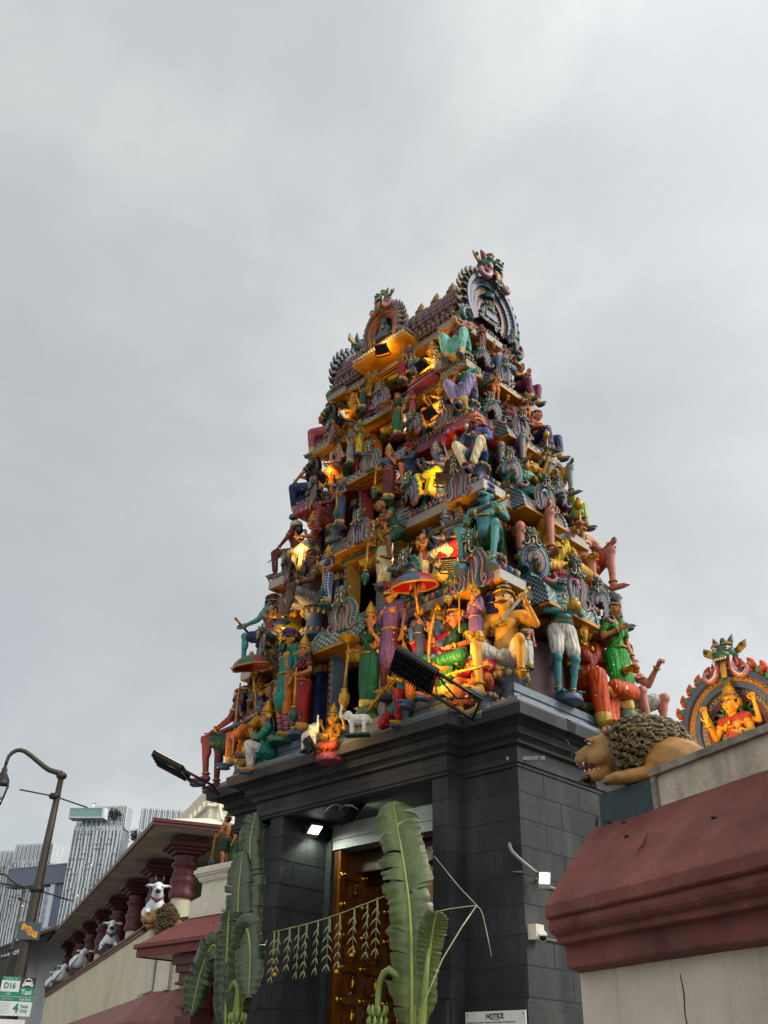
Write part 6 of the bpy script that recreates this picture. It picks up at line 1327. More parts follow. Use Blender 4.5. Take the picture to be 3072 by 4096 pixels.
b=lmb(); b.tube([(5.35,-1.3,6.48),(5.3,-1.35,6.2),(5.1,-1.4,6.08),(4.66,-1.5,5.93),(4.6,-1.5,5.8)],.035,0,8); obj('rain_pipe',b,[WHITEW],t)
# ---------------------------------------------------------------- cows on the parapet
COWW=mat('cow_white','#f6fcff',rough=.4,var=.1,bump=.08)
def cow(label,s,face,first=None):
    p=LP+LD*s-LN*.16+V((0,0,4.10)); t=thing('cow_statue',label,'cow statue',tuple(p),face,'white cow statues along the parapet')
    b=MB()   # lying zebu, head towards -Y (local), turned slightly
    b.cap((0,.55,.22),(0,.1,.25),.22,.22); b.cap((0,.1,.25),(0,-.25,.27),.22,.17); b.ell((0,-.06,.5),(.1,.13,.11)); b.cap((0,-.22,.3),(0,-.42,.58),.15,.105); b.cap((0,-.4,.6),(0,-.52,.56),.11,.085); b.cap((0,-.52,.56),(0,-.68,.49),.082,.062)
    for x in(-1,1):
        b.ell((x*.16,.42,.17),(.13,.22,.17)); b.cap((x*.2,.3,.06),(x*.24,.0,.04),.055,.04); b.cap((x*.13,-.2,.16),(x*.17,-.42,.12),.075,.055); b.cap((x*.17,-.42,.12),(x*.15,-.22,.035),.045,.035); b.cap((x*.1,-.43,.62),(x*.22,-.4,.62),.03,.035); b.cap((x*.22,-.4,.62),(x*.27,-.39,.6),.035,.012)
    b.cap((0,-.3,.3),(0,-.36,.16),.06,.04); b.tube([(0,.75,.35),(.1,.8,.2),(.22,.62,.06)],[.03,.022,.02])
    me=remesh(b,.02,3); me.materials.append(COWW); link('body',me,t)
    b=MB()
    for x in(-1,1): b.tube([(x*.06,-.4,.69),(x*.09,-.4,.77),(x*.075,-.4,.84)],[.028,.02,.004],0,7); b.ell((x*.078,-.53,.585),(.02,.022,.022),0,8,6); b.ell((x*.03,-.735,.49),(.012,.01,.012),0,6,4); b.ell((x*.17,-.23,.02),(.05,.05,.03),0,6,5)
    b.ell((0,-.72,.475),(.055,.045,.045),0,8,6); b.ell((.24,.6,.04),(.03,.05,.03),0,6,5); obj('horn',b,[BLACKP],t)
    for x in(-1,1): b=MB(); b.ell((x*.215,-.425,.615),(.05,.012,.022),0,8,5); obj('ear_lining',b,[P('ear_pink','#b08890')],t)
    b=MB(); b.tube([(.13*math.cos(a),-.3+.14*math.sin(a),.44+.09*math.sin(a)) for a in [2*PI*j/14 for j in range(15)]],.022,0,7); b.ell((0,-.46,.33),.045,0,8,6); obj('collar',b,[P('collar_red','#6a3038')],t)
    b=MB(); b.box(-.22,.22,-.4,.7,-.13,.012,0); obj('plinth',b,[mat('cow_plinth','#38282c',rough=.5)],t); t.scale=(.86,.86,.86)
    return t
cow('large white cow statue with pink-lined ears and red collar, nearest the lion',4.55,R(58)); cow('second white cow statue along the parapet, facing the street in a dark collar',9.8,R(58)); cow('third white cow statue along the parapet, back turned to the street',14.9,R(-128)); cow('fourth white cow statue along the parapet, looking left over its shoulder',19.3,R(-124)); cow('farthest white cow statue at the left end of the parapet',21.6,R(-122))
lx2=Mx.Rotation(R(232),4,'Z')
lion('far snarling lion statue sitting behind the small porch roof',(-14.52,9.45,3.50),lx2,.70,'sit')
# ---------------------------------------------------------------- far housing slabs
mat('slab_dim',(.27,.30,.32),rough=.6,bump=0)
SLABW=mat('slab_white',(.47,.50,.515),rough=.6,var=.06,nscale=.2,bump=0); SLABG=mat('slab_glass',(.10,.12,.14),rough=.25,var=.4,nscale=.35,bump=0); SLABB=mat('slab_blue',(.10,.125,.17),rough=.6,bump=0); SLABL=mat('slab_line',(.28,.31,.33),rough=.6,bump=0); WARM=glow('window_light',(1,.8,.5),2.2)
def slab(label,pL,pR,ztop,zcr,depth,seed,crown=True,lit=4):
    a=V((pL[0],pL[1],0)); c=V((pR[0],pR[1],0)); d=(c-a); W_=d.length; d.normalize(); n=V((d.y,-d.x,0)); n=-n if n.dot(a)>0 else n
    t=thing('apartment_tower',label,'tower block',tuple(a)); m=Mx((d,-n,V((0,0,1)))).transposed().to_4x4(); t.matrix_world=Mx.Translation(a)@m; rr=random.Random(seed)
    b=MB(); b.box(0,W_,0,depth,-20,ztop,0); obj('glazed_body',b,[SLABG],t)
    # white strips, shifting from floor to floor, with floor lines and ledges
    b=MB(); fh=3.2; nf=int(70/fh); ns=int(W_/2.3); 
    for i in range(ns+1):
        x=W_*i/ns; wd=rr.choice((.8,1.1,1.5)); z=ztop; k=0
        while z>ztop-95:
            l=fh*rr.choice((1,2,3,4)); sh=rr.choice((-.3,-.1,0,0,.1,.3))
            b.box(max(0,x-wd/2+sh),min(W_,x+wd/2+sh),-.5,0,z-l,z+(0 if k else .4),0); z-=l; k+=1
    obj('white_cladding',b,[SLABW],t)
    b=MB()
    for k in range(30):
        z=ztop-k*fh; b.box(0,W_,-.16,0,z-.22,z,0)
        for q in range(2):
            x=rr.uniform(0,W_-3); b.box(x,x+rr.uniform(2,3.5),-1.0,-.5,z-.9,z-.4,0)
    obj('floor_ledge',b,[SLABL],t)
    if crown:
        b=MB(); nf2=int(W_/1.15)
        for i in range(nf2+1):
            x=W_*i/nf2
            if i%3!=2: b.box(x-.28,x+.28,-.5,.1,ztop-2,zcr,0)
        b.box(0,W_,-.35,0,zcr-.5,zcr+.0,1); b.box(0,W_,-.3,0,ztop-.6,ztop,1)
        for i in range(nf2+1):
            y=depth*i/nf2
            if i%3!=2: b.box(W_-.3,W_+.3,y-.25,y+.25,ztop-2,zcr,0)
        b.box(0,W_,.4,depth,ztop,zcr-.8,2); obj('roof_screen',b,[SLABW,SLABL,mat('slab_dim',(.27,.30,.32),rough=.6,bump=0)],t)
    b=MB()
    for q in range(lit): x=rr.uniform(2,W_-3); z=ztop-fh*rr.randint(1,16); b.box(x,x+.8,-.06,-.01,z-2,z-1.1,0)
    if lit: obj('lit_window',b,[WARM],t)
    return t
def zdist(p,z,k): return p
slab('tall pale apartment slab under the glass sky box, behind the lamp post',(-625.8,323.5),(-600.3,344.9),149,164,16,1,False,6)
b=MB(); a=V((-625.8,323.5,0)); d=V((.766,.643,0)); n=V((.643,-.766,0)); m=Mx((d,-n,V((0,0,1)))).transposed().to_4x4(); m.translation=a; b.T=m
b.box(3,34,3,14,149,164,0); 
for i in range(9): b.box(24+i*1.2,24.5+i*1.2,2.0,3,150,165,1)
for i in range(14): b.box(.6+2.4*i,1.5+2.4*i,-.5,.3,147,150.5,1)
b.box(-3.5,21.5,-6,4,154.2,154.8,1); b.box(-3,20,-5.6,4,154.8,160.5,2); b.box(-3.4,21.3,-6,4,160.5,161.1,1); b.box(19.8,21.3,-6,4,154.8,160.5,1)
for i in range(22): b.box(-3+1.05*i,-2.9+1.05*i,-5.68,-5.6,154.8,160.5,1)
for i in range(6): b.box(1+3.4*i,1.5+3.4*i,-.2,.2,150,154.2,1)
b.box(6,10,0,4,161.1,166,1); b.tube([(10,0,165.5),(13,-1,164.5)],.25,3,5)
tag(obj('sky_restaurant',b,[mat('slab_dim'),SLABW,mat('sea_glass',(.10,.22,.20),rough=.2,bump=0),FLB]),'green glass box pavilion on the roof of the tallest apartment slab','pavilion')
slab('lower pale apartment slab left of the lamp post',(-713.4,325.7),(-686.0,341.0),138,150,14,2,True,4)
slab('farthest left apartment slab cut by the picture edge',(-745,312),(-722,330),137,147.5,14,3,True,1)
slab('pale apartment slab rising behind the white roof parapet',(-546,325),(-522,361),136,150,14,4,True,2)
slab('pale slab half hidden behind the lamp post top',(-640,333),(-618,352),140,157,14,5,True,1)
b=MB(); b.T=Mx.Translation((-600.3,344.9,0))@Mx.Rotation(math.atan2(-17,60),4,'Z'); b.box(-3,66,8,20,128,138,0); b.box(-3,66,7.6,8,137.6,138.2,1); b.box(-3,66,15,18,-10,128,0)
for k in range(36): b.box(2,9,14.6,15,124-k*3.2,124.3-k*3.2,2)
for k in range(36): b.box(0,1.5,12,15,124-k*3.2,125.2-k*3.2,2)
tag(obj('sky_bridge',b,[SLABB,glow('bridge_light',(1,.86,.6),.6),SLABL]),'dark blue bridge storey joining the two right apartment slabs','sky bridge')
b=MB(); b.T=Mx.Translation((-660,318,0))@Mx.Rotation(math.atan2(12,38),4,'Z'); b.box(-30,38,4,14,116,128,0); b.box(-30,38,3.6,4,128,128.6,1); b.box(16,31,6,8,-10,116,0)
for k in range(36): b.box(26,31,5,6,114-k*3.2,115-k*3.2,2)
b.box(12,16,5,8,-10,126,2)
tag(obj('sky_bridge',b,[SLABB,SLABL,SLABW]),'dark blue recessed bay between the two left apartment slabs','sky bridge')
LEAFF=mat('far_foliage',(.035,.055,.035),rough=.8,var=.4,bump=0)
def fartree(label,p,s):
    t=thing('rooftop_tree',label,'tree',p,0,'trees on the sky bridge'); b=MB(); b.tube([(0,0,-2),(0,0,3),(.3,0,6)],[.35,.3,.1],0,6); obj('trunk',b,[mat('far_trunk',(.05,.04,.03))],t); b=MB(); rr=random.Random(p[0])
    for i in range(420):
        c=V((rr.gauss(0,2.2),rr.gauss(0,2),5+rr.gauss(0,1.7))); a=V((rr.uniform(-1,1),rr.uniform(-1,1),rr.uniform(-1,1))).normalized()*.8; e=a.orthogonal().normalized()*.6
        b.add([c-a,c+e,c+a,c-e],[(0,1,2,3)],0)
    obj('crown',b,[LEAFF],t); t.scale=(s,s,s)
fartree('left rooftop tree on the dark blue sky bridge',(-583,346,137.5),.85); fartree('right, larger rooftop tree on the dark blue sky bridge',(-571,352,137.5),1.25); fartree('small rooftop tree beside the green glass pavilion',(-597,336,151),.9)
# ---------------------------------------------------------------- grey gable wall, dark shophouse roofs beyond
b=MB(); 
def at(az_,d): a=R(az_); return V((math.sin(a)*d,math.cos(a)*d,0))
def wallseg(b,a0,a1,d0,d1,z0,z1,th,m):
    p,q=at(a0,d0),at(a1,d1); n=(q-p).normalized().cross(V((0,0,1)))*th
    vs=[p+V((0,0,z0)),q+V((0,0,z0)),q+n+V((0,0,z0)),p+n+V((0,0,z0)),p+V((0,0,z1)),q+V((0,0,z1)),q+n+V((0,0,z1)),p+n+V((0,0,z1))]
    b.add(vs,[(0,1,5,4),(1,2,6,5),(2,3,7,6),(3,0,4,7),(4,5,6,7)],m)
wallseg(b,-64.1,-60.2,40,37,0,6.3,-3,0); tag(obj('gable_wall',b,[mat('grey_gable','#c4c6c8',rough=.8,var=.12,nscale=.8,bump=.1,fn=fn_streak((.08,.085,.09),1,.5))]),'plain grey gable wall at the end of the columned hall','wall')
t=thing('shophouse','dark old shophouse with tiled roofs beyond the lamp posts','building',tuple(at(-65.2,46)))
b=MB(); b.T=Mx.Translation(-at(-65.2,46)); wallseg(b,-68,-64.2,50,43,0,4.6,-5,0); wallseg(b,-65.3,-64.1,42,40,0,5.5,-5,0); obj('wall',b,[mat('old_shop_wall','#4a4640',rough=.8,var=.3,nscale=1)],t)
b=MB(); b.T=Mx.Translation(-at(-65.2,46))
for a0,a1,z,d in((-68,-64.2,4.6,45),(-65.4,-64.0,5.5,40)):
    p,q=at(a0,d),at(a1,d-4); n=(q-p).normalized().cross(V((0,0,1)))*-2.2
    b.add([p+V((0,0,z)),q+V((0,0,z)),q+n+V((0,0,z+1.0)),p+n+V((0,0,z+1.0)),p+V((0,0,z-.2)),q+V((0,0,z-.2))],[(0,1,2,3),(0,4,5,1)],0)
    for i in range(24): c=p.lerp(q,(i+.5)/24); b.tube([c+V((0,0,z+.02)),c+n+V((0,0,z+1.05))],.09,0,5)
obj('roof',b,[mat('old_tile','#463a36',rough=.8,var=.4,nscale=2)],t)
# ---------------------------------------------------------------- lamp posts and signs
POLE=mat('olive_pole','#463e30',rough=.45,var=.12,bump=.05,metal=.1); IRON=mat('dark_iron','#23211f',rough=.5)
def lamppost(label,base,ztop,s,lantern):
    t=thing('street_lamp',label,'street lamp',base,0,'street lamps on the left'); dr=V((.447,.894,0)).normalized()     # across the street
    b=MB(); b.tube([(0,0,0),(0,0,.6),(.0,.0,3.0*s),(.02,.03,ztop-.1)],[.09*s,.084*s,.062*s,.036*s],0,14); b.ell((.02,.03,ztop-.06),(.07*s,.07*s,.05*s),0,10,6); obj('pole',b,[POLE],t)
    b=MB(); pts=[V((.02,.03,ztop-.03)),-dr*.13+V((0,0,ztop-.0)),-dr*.28+V((0,0,ztop+.09)),-dr*.46+V((0,0,ztop+.2)),-dr*.57+V((0,0,ztop+.2)),-dr*.64+V((0,0,ztop+.12)),-dr*.655+V((0,0,ztop-.0))]
    b.tube(pts,[.035,.032,.03,.028,.026,.022,.02],0,8); obj('swan_neck',b,[POLE],t)
    for z,l0,l1,rr_ in((ztop-.32,.43,.42,.055),(ztop-1.43,.42,.42,.07)): b=MB(); b.tube([-dr*l0*s+V((0,0,z+.04)),V((0,0,z)),dr*l1*s+V((0,0,z-.1))],.009,0,6,cr=0); b.lathe([(rr_*s+.004,-.03),(rr_*s+.02,0),(rr_*s+.004,.03)],0,12,(0,0,z)); obj('ladder_rod',b,[IRON],t)
    if lantern:
        c=-dr*.655+V((0,0,ztop-.06)); g=thing('lantern',None,None,tuple(c)); g.parent=t; g.rotation_euler=(0,0,R(20))
        b=MB(); b.lathe([(.02,.08),(.03,.03),(.05,.0),(.04,-.02),(.11,-.12),(.12,-.14),(.125,-.17)],0,4); b.lathe([(.125,-.165),(.125,-.18)],0,4); b.lathe([(.02,-.43),(.05,-.42),(.05,-.4)],0,4); b.ell((0,0,-.45),.016,0,6,5)
        for k in range(4):
            a=PI/2*k; b.tube([(.12*math.cos(a),.12*math.sin(a),-.17),(.07*math.cos(a),.07*math.sin(a),-.36)],.008,0,5); b.tube([(.07*math.cos(a),.07*math.sin(a),-.36),(.055*math.cos(a),.055*math.sin(a),-.42)],.007,0,5)
            e=PI/2*(k+1); b.tube([(.07*math.cos(a),.07*math.sin(a),-.35),(.07*math.cos(e),.07*math.sin(e),-.35)],.006,0,5)
        obj('lantern_frame',b,[IRON],g)
        b=MB(); b.lathe([(.116,-.17),(.066,-.35)],0,4); gl=mat('lantern_glass',(.8,.85,.85),rough=.05,bump=0,var=0); gl.node_tree.nodes['Principled BSDF'].inputs['Transmission Weight'].default_value=1; gl.node_tree.nodes['Principled BSDF'].inputs['IOR'].default_value=1.02; obj('lantern_glass',b,[gl],g)
    return t
lamppost('tall near olive street lamp with swan neck arm and hanging lantern',(-11.69,5.70,0),5.0,1.0,True)
lamppost('second street lamp farther down the street at the left edge',(-23.5,11.1,0),5.62,.62,True)
b=MB()
for z0,z1 in((4.05,4.2),(3.35,3.6)): b.tube([(-23.5,11.1,z0),(-30,12.4,z0-.15),(-44,16.5,z1)],.014,0,5)
tag(obj('cable',b,[IRON]),'dark cables strung beyond the second street lamp','cable')
# symbol plate and taxi stand board, both clamped to the near lamp post, facing the camera
def plate_frame(name,label,p,w_,h_,th=.012):
    t=thing(name,label,'sign',p); d=V((p[0],p[1],0)).normalized(); t.rotation_euler=(0,0,math.atan2(-d.x,d.y)+R(2)); return t
t=plate_frame('symbol_plate','dark teal plate with an orange twin-ribbon symbol high on the near lamp post',(-11.59,5.66,3.10),.25,.2)
b=MB(); b.box(-.125,.125,-.006,.006,-.095,.095,0); obj('plate',b,[mat('plate_teal','#40565c',rough=.4,bump=.05)],t)
b=MB()
def flag(b,dx,dz,sx,y,m):
    up=[];lo=[]
    for i in range(15):
        u=i/14; x=-.062+.124*u; z=.03*math.sin((u-.5)*PI*1.5)*-1; up.append((dx+sx*x,dz+z+.034)); lo.append((dx+sx*x,dz+z-.034))
    b.prism(up+lo[::-1],y,y+.003,m)
flag(b,-.032,.012,1,-.0095,0); flag(b,.032,-.012,1,-.0115,0)
for k,dx in enumerate((-.014,.012,-.04,.04)): b.tube([(dx-.02,-.0122,.034-.0*k),(dx-.012,-.0122,.012),(dx+.012,-.0122,-.012),(dx+.02,-.0122,-.034)],.0038,1,5,flat=.3)
obj('ribbon_symbol',b,[mat('ribbon_orange','#ffb028',rough=.4,bump=0),mat('plate_teal')],t)
t=plate_frame('taxi_stand_sign','green and white taxi stand board marked D16 on the near lamp post',(-11.575,5.64,2.415),.4,.4)
SG=mat('sign_green','#14906c',rough=.35,bump=0,var=.05); SW=mat('sign_white','#fafcf6',rough=.35,bump=0,var=.05); SK=mat('sign_brown','#2a1c20',rough=.35,bump=0,var=.05)
b=MB(); b.box(-.178,.19,-.005,.005,-.20,.195,0); obj('board',b,[SW],t)
def panel(nm,x0,x1,z0,z1,m,k=1): b=MB(); b.box(x0,x1,-.0052-.0012*k,-.005,z0,z1,0); obj(nm,b,[m],t)
panel('green_panel',-.178,.02,.155,.195,SG); panel('green_panel',-.178,.19,-.005,.04,SG); panel('green_panel',.022,.19,.04,.09,SG); panel('green_panel',-.178,.19,-.055,-.009,SG); panel('car_panel',.022,.19,.09,.195,SK)
ry=(R(90),0,0)
for s_,x,z,sz,m_,bo in(('Location no.',-.08,.174,.03,SW,0),('D16',-.085,.10,.082,SG,.0025),('CBD',-.085,.017,.03,SW,0),('Taxi',.105,.04,.072,SW,.0015),('Taxi Stand',.105,-.032,.033,SW,.0005),('CBD Bus Terminus',-.09,-.032,.016,SW,0),('4',.025,-.125,.13,SG,.004),('Taxis\nOnly',.11,-.125,.045,SG,.0008)): text(s_,(x,-.0078,z),sz,m_,t,ry,bold=bo,sx=.9)
b=MB()
for i in range(9): b.box(-.165+.01*(i%2),-.03-.012*(i%3),-.0056,-.005,-.075-.013*i,-.071-.013*i,0)
obj('small_print',b,[mat('print_grey','#9ca2a0',bump=0)],t)
b=MB(); b.T=Mx.Translation((.106,-.0085,.14)); b.prism([(-.06,-.012),(-.045,.004),(-.034,.036),(.034,.036),(.045,.004),(.06,-.012),(.06,-.03),(-.06,-.03)],-.001,.0015,0); b.prism([(-.013,.036),(.013,.036),(.011,.047),(-.011,.047)],-.001,.0015,0); b.prism([(-.056,-.03),(-.036,-.03),(-.036,-.042),(-.056,-.042)],-.001,.0015,0); b.prism([(.036,-.03),(.056,-.03),(.056,-.042),(.036,-.042)],-.001,.0015,0)
b.prism([(-.036,.006),(-.028,.029),(.028,.029),(.036,.006)],-.0022,-.001,1)
for x in(-.045,.045): b.ell((x,-.001,-.012),(.009,.002,.007),1,8,5)
b.T=Mx.Identity(4); obj('car_pictogram',b,[SW,SK],t)
b=MB(); b.tube([(-.05,.01,-.2),(-.05,.01,-.3)],.008,0,6); b.box(-.16,.15,-.006,.006,-.31,-.235,1); obj('lower_tab',b,[IRON,SW],t)
# ---------------------------------------------------------------- banana plants tied to the gate piers
BL=mat('banana_leaf','#58682c',rough=.38,var=.25,nscale=5,bump=.3,bscale=12,spec=.5,fn=fn_streak((.10,.17,.05),6,.35)); BLD=mat('banana_leaf_dark','#344620',rough=.35,var=.3,nscale=5,bump=.25,spec=.5); RIB=mat('banana_rib','#aab45a',rough=.4,var=.15); STM=mat('banana_stem','#88984a',rough=.4,var=.25,nscale=5,fn=fn_streak((.18,.16,.05),8,.4))
def brown_edge(m):
    t=m.node_tree; b=t.nodes['Principled BSDF']; l=b.inputs['Base Color'].links[0].from_socket
    a=t.nodes.new('ShaderNodeAttribute'); a.attribute_name='edge'; tcn=[n for n in t.nodes if n.type=='TEX_COORD'][0]; no=t.nodes.new('ShaderNodeTexNoise'); no.inputs['Scale'].default_value=9; t.links.new(tcn.outputs['Object'],no.inputs['Vector'])
    f=tm(t,'GREATER_THAN',tm(t,'ADD',a.outputs['Fac'],tm(t,'MULTIPLY',no.outputs[0],.5)),1.19); t.links.new(tmix(t,f,l,(.09,.065,.028)),b.inputs['Base Color'])
brown_edge(BL); brown_edge(BLD)
def leaf(parent,path,width,tears,seed,m,face=(.62,-.78,-.1),droop=.5):
    """one big torn blade: midrib tube + strips of blade either side"""
    rr=random.Random(seed); P_=[V(p) for p in path]; n=100
    def pt(u):
        k=u*(len(P_)-1); i=min(int(k),len(P_)-2); f=k-i; a=P_[max(i-1,0)];b_=P_[i];c=P_[i+1];d=P_[min(i+2,len(P_)-1)]
        return .5*((2*b_)+(c-a)*f+(2*a-5*b_+4*c-d)*f*f+(3*b_-a-3*c+d)*f**3)
    root=link('leaf',None,parent)
    b=MB(); b.tube([pt(i/24) for i in range(25)],[.022-.017*i/24 for i in range(25)],0,7); obj('midrib',b,[RIB],root)
    b=MB(); F_=V(face); ev=[]
    for sd in(-1,1):
        gaps=sorted(rr.uniform(.08,.97) for _ in range(tears)); edges=[0.06]+gaps+[1.0]
        for g in range(len(edges)-1):
            u0,u1=edges[g],edges[g+1]
            if u1-u0<.012: continue
            k=max(2,int((u1-u0)*n)); dd=rr.uniform(.1,1.0)*droop; sw=rr.uniform(-.06,.06); cut=rr.uniform(.78,1.02)
            rows=[]
            for i in range(k+1):
                u=u0+(u1-u0)*i/k; p=pt(u); t_=(pt(min(1,u+.02))-pt(max(0,u-.02))).normalized(); s=t_.cross(F_).normalized()*sd; nr_=s.cross(t_)*sd; nr_=nr_ if nr_.dot(F_)>0 else -nr_
                wd=width*min(1,(max(.02,(u-.03)*9))**.5,(max(.0,(1.02-u)*5))**.6)*cut
                e=i/k; fr=(1-.05*(e if sd>0 else 1-e)*tears/8)*(1-.13*rr.random()**3)
                row=[]
                for j in range(7):
                    q=j/6; row.append(p+s*wd*q*fr*(1-.06*q*dd)+t_*wd*(.30*q+sw*q*q-.25*dd*q*q)+nr_*(wd*(.13*math.sin(q*2.6)-(.10+.36*dd)*q*q)+.005*math.sin(u*150+q*3)*q))
                rows.append(row)
            b.grid(rows); ev+=[j/6 for _ in rows for j in range(7)]
    o=obj('blade',b,[m],root); at_=o.data.attributes.new('edge','FLOAT','POINT'); at_.data.foreach_set('value',ev); return root
def banana(label,x,y,paths,bunch):
    t=thing('banana_plant',label,'banana plant',(x,y,0),0,'banana plants tied to the gate')
    b=MB(); b.tube([(0,0,0),(.0,0,1.2),(.01,0,2.05)],[.13,.11,.085],0,12); 
    for i,(dx,dz,bx) in enumerate(((-.05,2.95,-.1),(.03,3.1,.05),(.1,2.9,.2),(-.02,2.8,-.14),(.06,2.75,.1))): b.tube([(dx*.6,.01*i,1.5),(dx,.012*i,2.1),(bx,.02*i,dz)],[.06,.045,.02],0,8)
    obj('stem',b,[STM],t)
    b=MB()
    for k in range(4): b.tube(ring((0,0,2.07+.014*k),.1,14,'z'),.007,0,5)
    obj('tie',b,[P('tie_green','#9ab07a')],t)
    for p,w_,te,sd,m,dr in paths: leaf(t,p,w_,te,sd,m,droop=dr)
    b=MB(); bx,bz=bunch; b.tube([(-.05,-.05,2.5),(bx*.6,-.12,2.62),(bx*.95,-.14,2.5),(bx,-.14,2.2),(bx,-.14,1.9)],[.035,.04,.036,.03,.02],1,8)
    for h in range(4):
        for k in range(9):
            a=2*PI*k/9+h*.3; c=V((bx,-.14,2.22-.1*h)); o=V((math.cos(a),math.sin(a),0)); b.tube([c+o*.02,c+o*.07+V((0,0,-.005)),c+o*.095+V((0,0,.045)),c+o*.085+V((0,0,.085))],[.012,.02,.018,.006],0,7)
    obj('banana_bunch',b,[P('unripe_green','#98a860'),STM],t)
    return t
bx,by=-7.28,7.62
banana('banana plant with one tall torn leaf bending left, tied to the right gate pier',bx,by,[
 ([(.02,-.02,1.95),(.03,-.04,2.7),(.01,-.06,3.2),(-.08,-.06,3.65),(-.22,-.02,4.05),(-.34,.04,4.32)],.30,20,3,BL,.9),
 ([(-.02,.05,2.1),(-.12,.06,2.8),(-.2,.08,3.3),(-.24,.1,3.75)],.2,8,5,BLD,1.0),
 ([(.05,.03,2.1),(.16,.04,2.6),(.26,.02,2.95),(.37,-.04,3.12)],.15,5,8,BL,1.2)],(-.33,0))
bx2,by2=-10.16,7.62
banana('banana plant with drooping dark leaves tied to the left gate pier',bx2,by2,[
 ([(.0,-.02,1.95),(.03,-.05,2.6),(.02,-.05,3.2),(-.02,-.05,3.7),(-.05,-.02,4.12)],.21,10,13,BLD,1.0),
 ([(.02,.04,2.1),(.1,.05,3.0),(.06,.06,3.7),(-.02,.06,4.25),(.02,.08,4.6)],.19,12,15,BLD,1.1),
 ([(-.06,-.02,2.1),(-.16,-.06,2.75),(-.32,-.12,3.05),(-.48,-.16,2.75),(-.55,-.18,2.3)],.2,9,17,BLD,1.4),
 ([(.06,-.02,2.1),(.16,-.06,2.8),(.3,-.12,3.18),(.46,-.16,2.9),(.52,-.18,2.45)],.2,10,19,BLD,1.4),
 ([(.0,-.06,2.1),(-.05,-.1,2.8),(-.04,-.14,3.25),(-.02,-.16,3.4)],.2,9,23,BLD,1.5)],(.3,0))
# ropes
b=MB(); b.tube([(-7.26,7.6,2.05),(-6.95,7.7,2.7),(-6.79,8.05,3.22)],.007,0,6); b.tube([(-7.28,7.95,3.75),(-7.0,8.02,3.42),(-6.79,8.05,3.22),(-6.75,8.1,3.12),(-6.70,8.15,2.75)],.0055,0,6); b.tube([(-7.25,7.6,3.1),(-7.0,7.85,3.18),(-6.79,8.05,3.22)],.004,0,5)
tag(obj('rope',b,[P('twine','#d0cca8')]),'pale twine tying the right banana plant back to the gate pier','rope')
b=MB(); b.tube([(-10.1,7.6,2.1),(-9.98,7.7,2.7),(-9.9,7.85,3.1)],.006,0,6); tag(obj('rope',b,[P('twine')]),'pale twine tying the left banana plant back to the gate','rope')
# garland string of folded palm leaves between the two plants
sg=[V((-9.5,7.6,3.13)),V((-8.9,7.58,3.16)),V((-8.3,7.56,3.22)),V((-7.62,7.56,3.33))]
b=MB(); b.tube(sg,.0065,0,6); tag(obj('garland_string',b,[P('string_green','#a8b868')]),'green plaited string stretched between the banana plants across the gateway','string')
def spt(u): k=u*3; i=min(int(k),2); return sg[i].lerp(sg[i+1],k-i)
PALM=P('palm_strip','#b4b080'); 
gd=[('second',.02),('x',.065),('x',.175),('x',.27),('x',.345),('x',.455),('x',.56),('x',.66),('x',.77),('x',.87),('x',.94)]
names=['leftmost palm-leaf tassel hanging from the garland string, nearest the left plant','palm-leaf tassel with a yellow flower, second from the left on the string','long palm-leaf tassel third from the left on the garland string','palm-leaf tassel fourth from the left on the garland string','palm-leaf tassel fifth from the left, before the stone jamb','palm-leaf tassel sixth from the left, at the edge of the door post','palm-leaf tassel before the first bell column of the door','palm-leaf tassel with a yellow flower before the door bells','palm-leaf tassel with a yellow flower nearest the door centre','palm-leaf tassel second from the right plant','palm-leaf tassel touching the right banana leaf']
for i,(_,u) in enumerate(gd):
    p=spt(u); rr=random.Random(40+i); t=thing('palm_tassel',names[i],'garland',tuple(p),R(rr.uniform(-15,15)),'palm-leaf tassels on the garland string')
    n=rr.choice((4,5,5)); L_=.11*n
    b=MB(); b.tube([(0,0,0),(.0,0,-L_)],.0035,0,5); 
    for k in range(n):
        z=-.09-.096*k; a=rr.uniform(.05,.085)
        for x in(-1,1): b.tube([(0,0,z),(x*a*.5,-.01,z-.03),(x*a,-.015,z-.075)],[.006,.009,.001],0,5,flat=.4)
    b.tube([(.01,0,0),(.03,-.01,-.12),(.035*rr.choice((-1,1)),-.01,-.22)],[.008,.01,.002],0,5,flat=.3)
    obj('folded_leaf',b,[PALM],t)
    if i in(1,7,8): b=MB(); b.ell((0,-.01,-L_-.02),(.026,.026,.02),0,8,6); obj('marigold',b,[P('marigold','#f0c020')],t)
# ---------------------------------------------------------------- parasols and elephants of the tower
def parasol(label,loc,s,cols,rz,L_):
    t=thing('parasol',label,'parasol',loc,rz,'painted parasols held over the statues'); t.rotation_euler=(R(14),0,rz)
    n=8
    for k in range(n):
        b=MB(); a0,a1=2*PI*k/n,2*PI*(k+1)/n
        rows=[]
        for i in range(7):
            q=i/6*PI/2*.96; r=s*math.sin(q); z=s*.62*(math.cos(q)); 
            rows.append([((r*(1-.05*math.sin(PI*j/4)))*math.cos(a0+(a1-a0)*j/4),(r*(1-.05*math.sin(PI*j/4)))*math.sin(a0+(a1-a0)*j/4),z) for j in range(5)])
        b.grid(rows); b.grid([[tuple(V(v)*.96) for v in r] for r in rows],1)
        b.tube(rows[-1],.02*s/.4,2,6)
        obj('canopy_panel',b,[P(*cols[k%len(cols)]),P('red'),P('ochre')],t)
    b=MB(); b.tube([(0,0,s*.7),(0,0,-L_)],.018,0,8); b.ell((0,0,s*.7),.035,0,8,6); obj('handle',b,[GOLD],t)
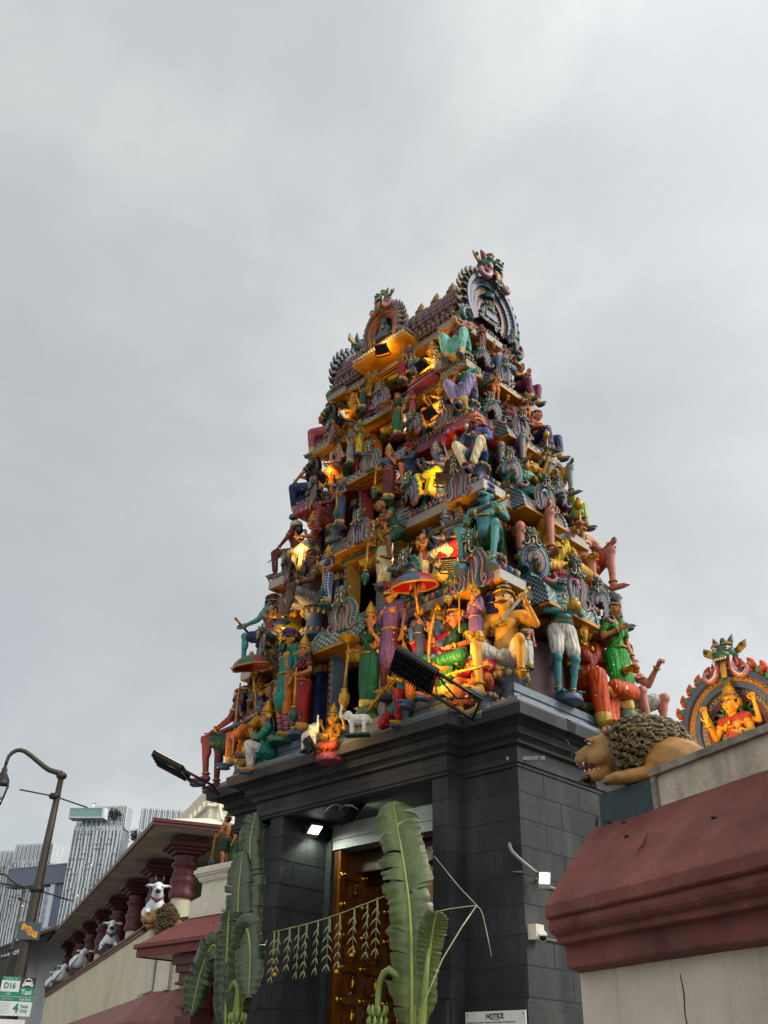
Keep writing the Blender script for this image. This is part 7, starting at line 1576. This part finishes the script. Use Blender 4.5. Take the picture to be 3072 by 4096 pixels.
parasol('blue, red and gold parasol standing under the second storey floodlight',(-7.42,7.78,6.93),.30,[('par_blue','#3c567a'),('par_rose','#7a4a44'),('par_blue','#3c567a'),('par_red','#a8242c')],.2,.34)
parasol('green and rust parasol held over the dark sage at the left',(-10.72,7.86,6.78),.30,[('par_green','#1f5a3a'),('par_rust','#7a3428'),('par_pink','#94584c')],.1,1.0)
def elephant(label,loc,rz,s):
    t=thing('elephant_statue',label,'elephant statue',loc,rz,'white elephants beside the ledge goddess'); t.scale=(s,s,s)
    b=MB(); b.cap((0,.3,.52),(0,-.12,.55),.21,.2); b.ell((0,-.32,.72),(.15,.17,.17))
    for x in(-.11,.11):
        for y in(-.14,.3): b.cap((x,y,.45),(x,y,.04),.085,.07)
    b.tube([(0,-.44,.7),(0,-.56,.66),(0,-.62,.8),(0,-.58,1.0),(0,-.6,1.12)],[.09,.07,.055,.045,.035]); b.tube([(0,.5,.55),(0,.56,.35)],[.03,.015])
    for x in(-1,1): b.ell((x*.17,-.26,.7),(.03,.1,.14))
    me=remesh(b,.022,2); me.materials.append(P('elephant_white','#ece8da')); link('body',me,t)
    for x in(-1,1): b=MB(); b.tube([(x*.06,-.46,.66),(x*.08,-.56,.6)],[.02,.006],0); obj('tusk',b,[WHITEP],t); b=MB(); b.ell((x*.1,-.45,.76),.014,0,6,4); obj('eye',b,[BLACKP],t)
    b=MB(); b.box(-.2,.2,-.4,.48,-.04,.02,0); obj('plinth',b,[P('dgreen')],t)
elephant('white elephant with raised trunk left of the small ledge goddess',(-8.98,7.55,5.16),R(75),.34); elephant('white elephant with raised trunk right of the small ledge goddess',(-8.14,7.55,5.16),R(-60),.34)
# ---------------------------------------------------------------- ground (below the frame)
b=MB(); b.box(-3000,3000,-3000,3000,-.2,-.12,0); tag(obj('ground',b,[mat('asphalt',(.05,.05,.052),rough=.9,bump=.2)]),kind='structure')
b=MB(); b.box(-60,30,-1.5,7.0,-.12,0,0); b.box(-60,30,7.0,14,-.12,-.004,0); tag(obj('pavement',b,[mat('pavement_grey',(.22,.21,.2),rough=.9)]),kind='structure')
# ---------------------------------------------------------------- place every statue
def gname(z,x):
    if x<-12: return 'statues on the pedestal'
    for k in range(5,0,-1):
        if z>TIER[k][2]+.05: return 'statues of storey %d'%(k+1)
    return 'statues of the lowest storey'
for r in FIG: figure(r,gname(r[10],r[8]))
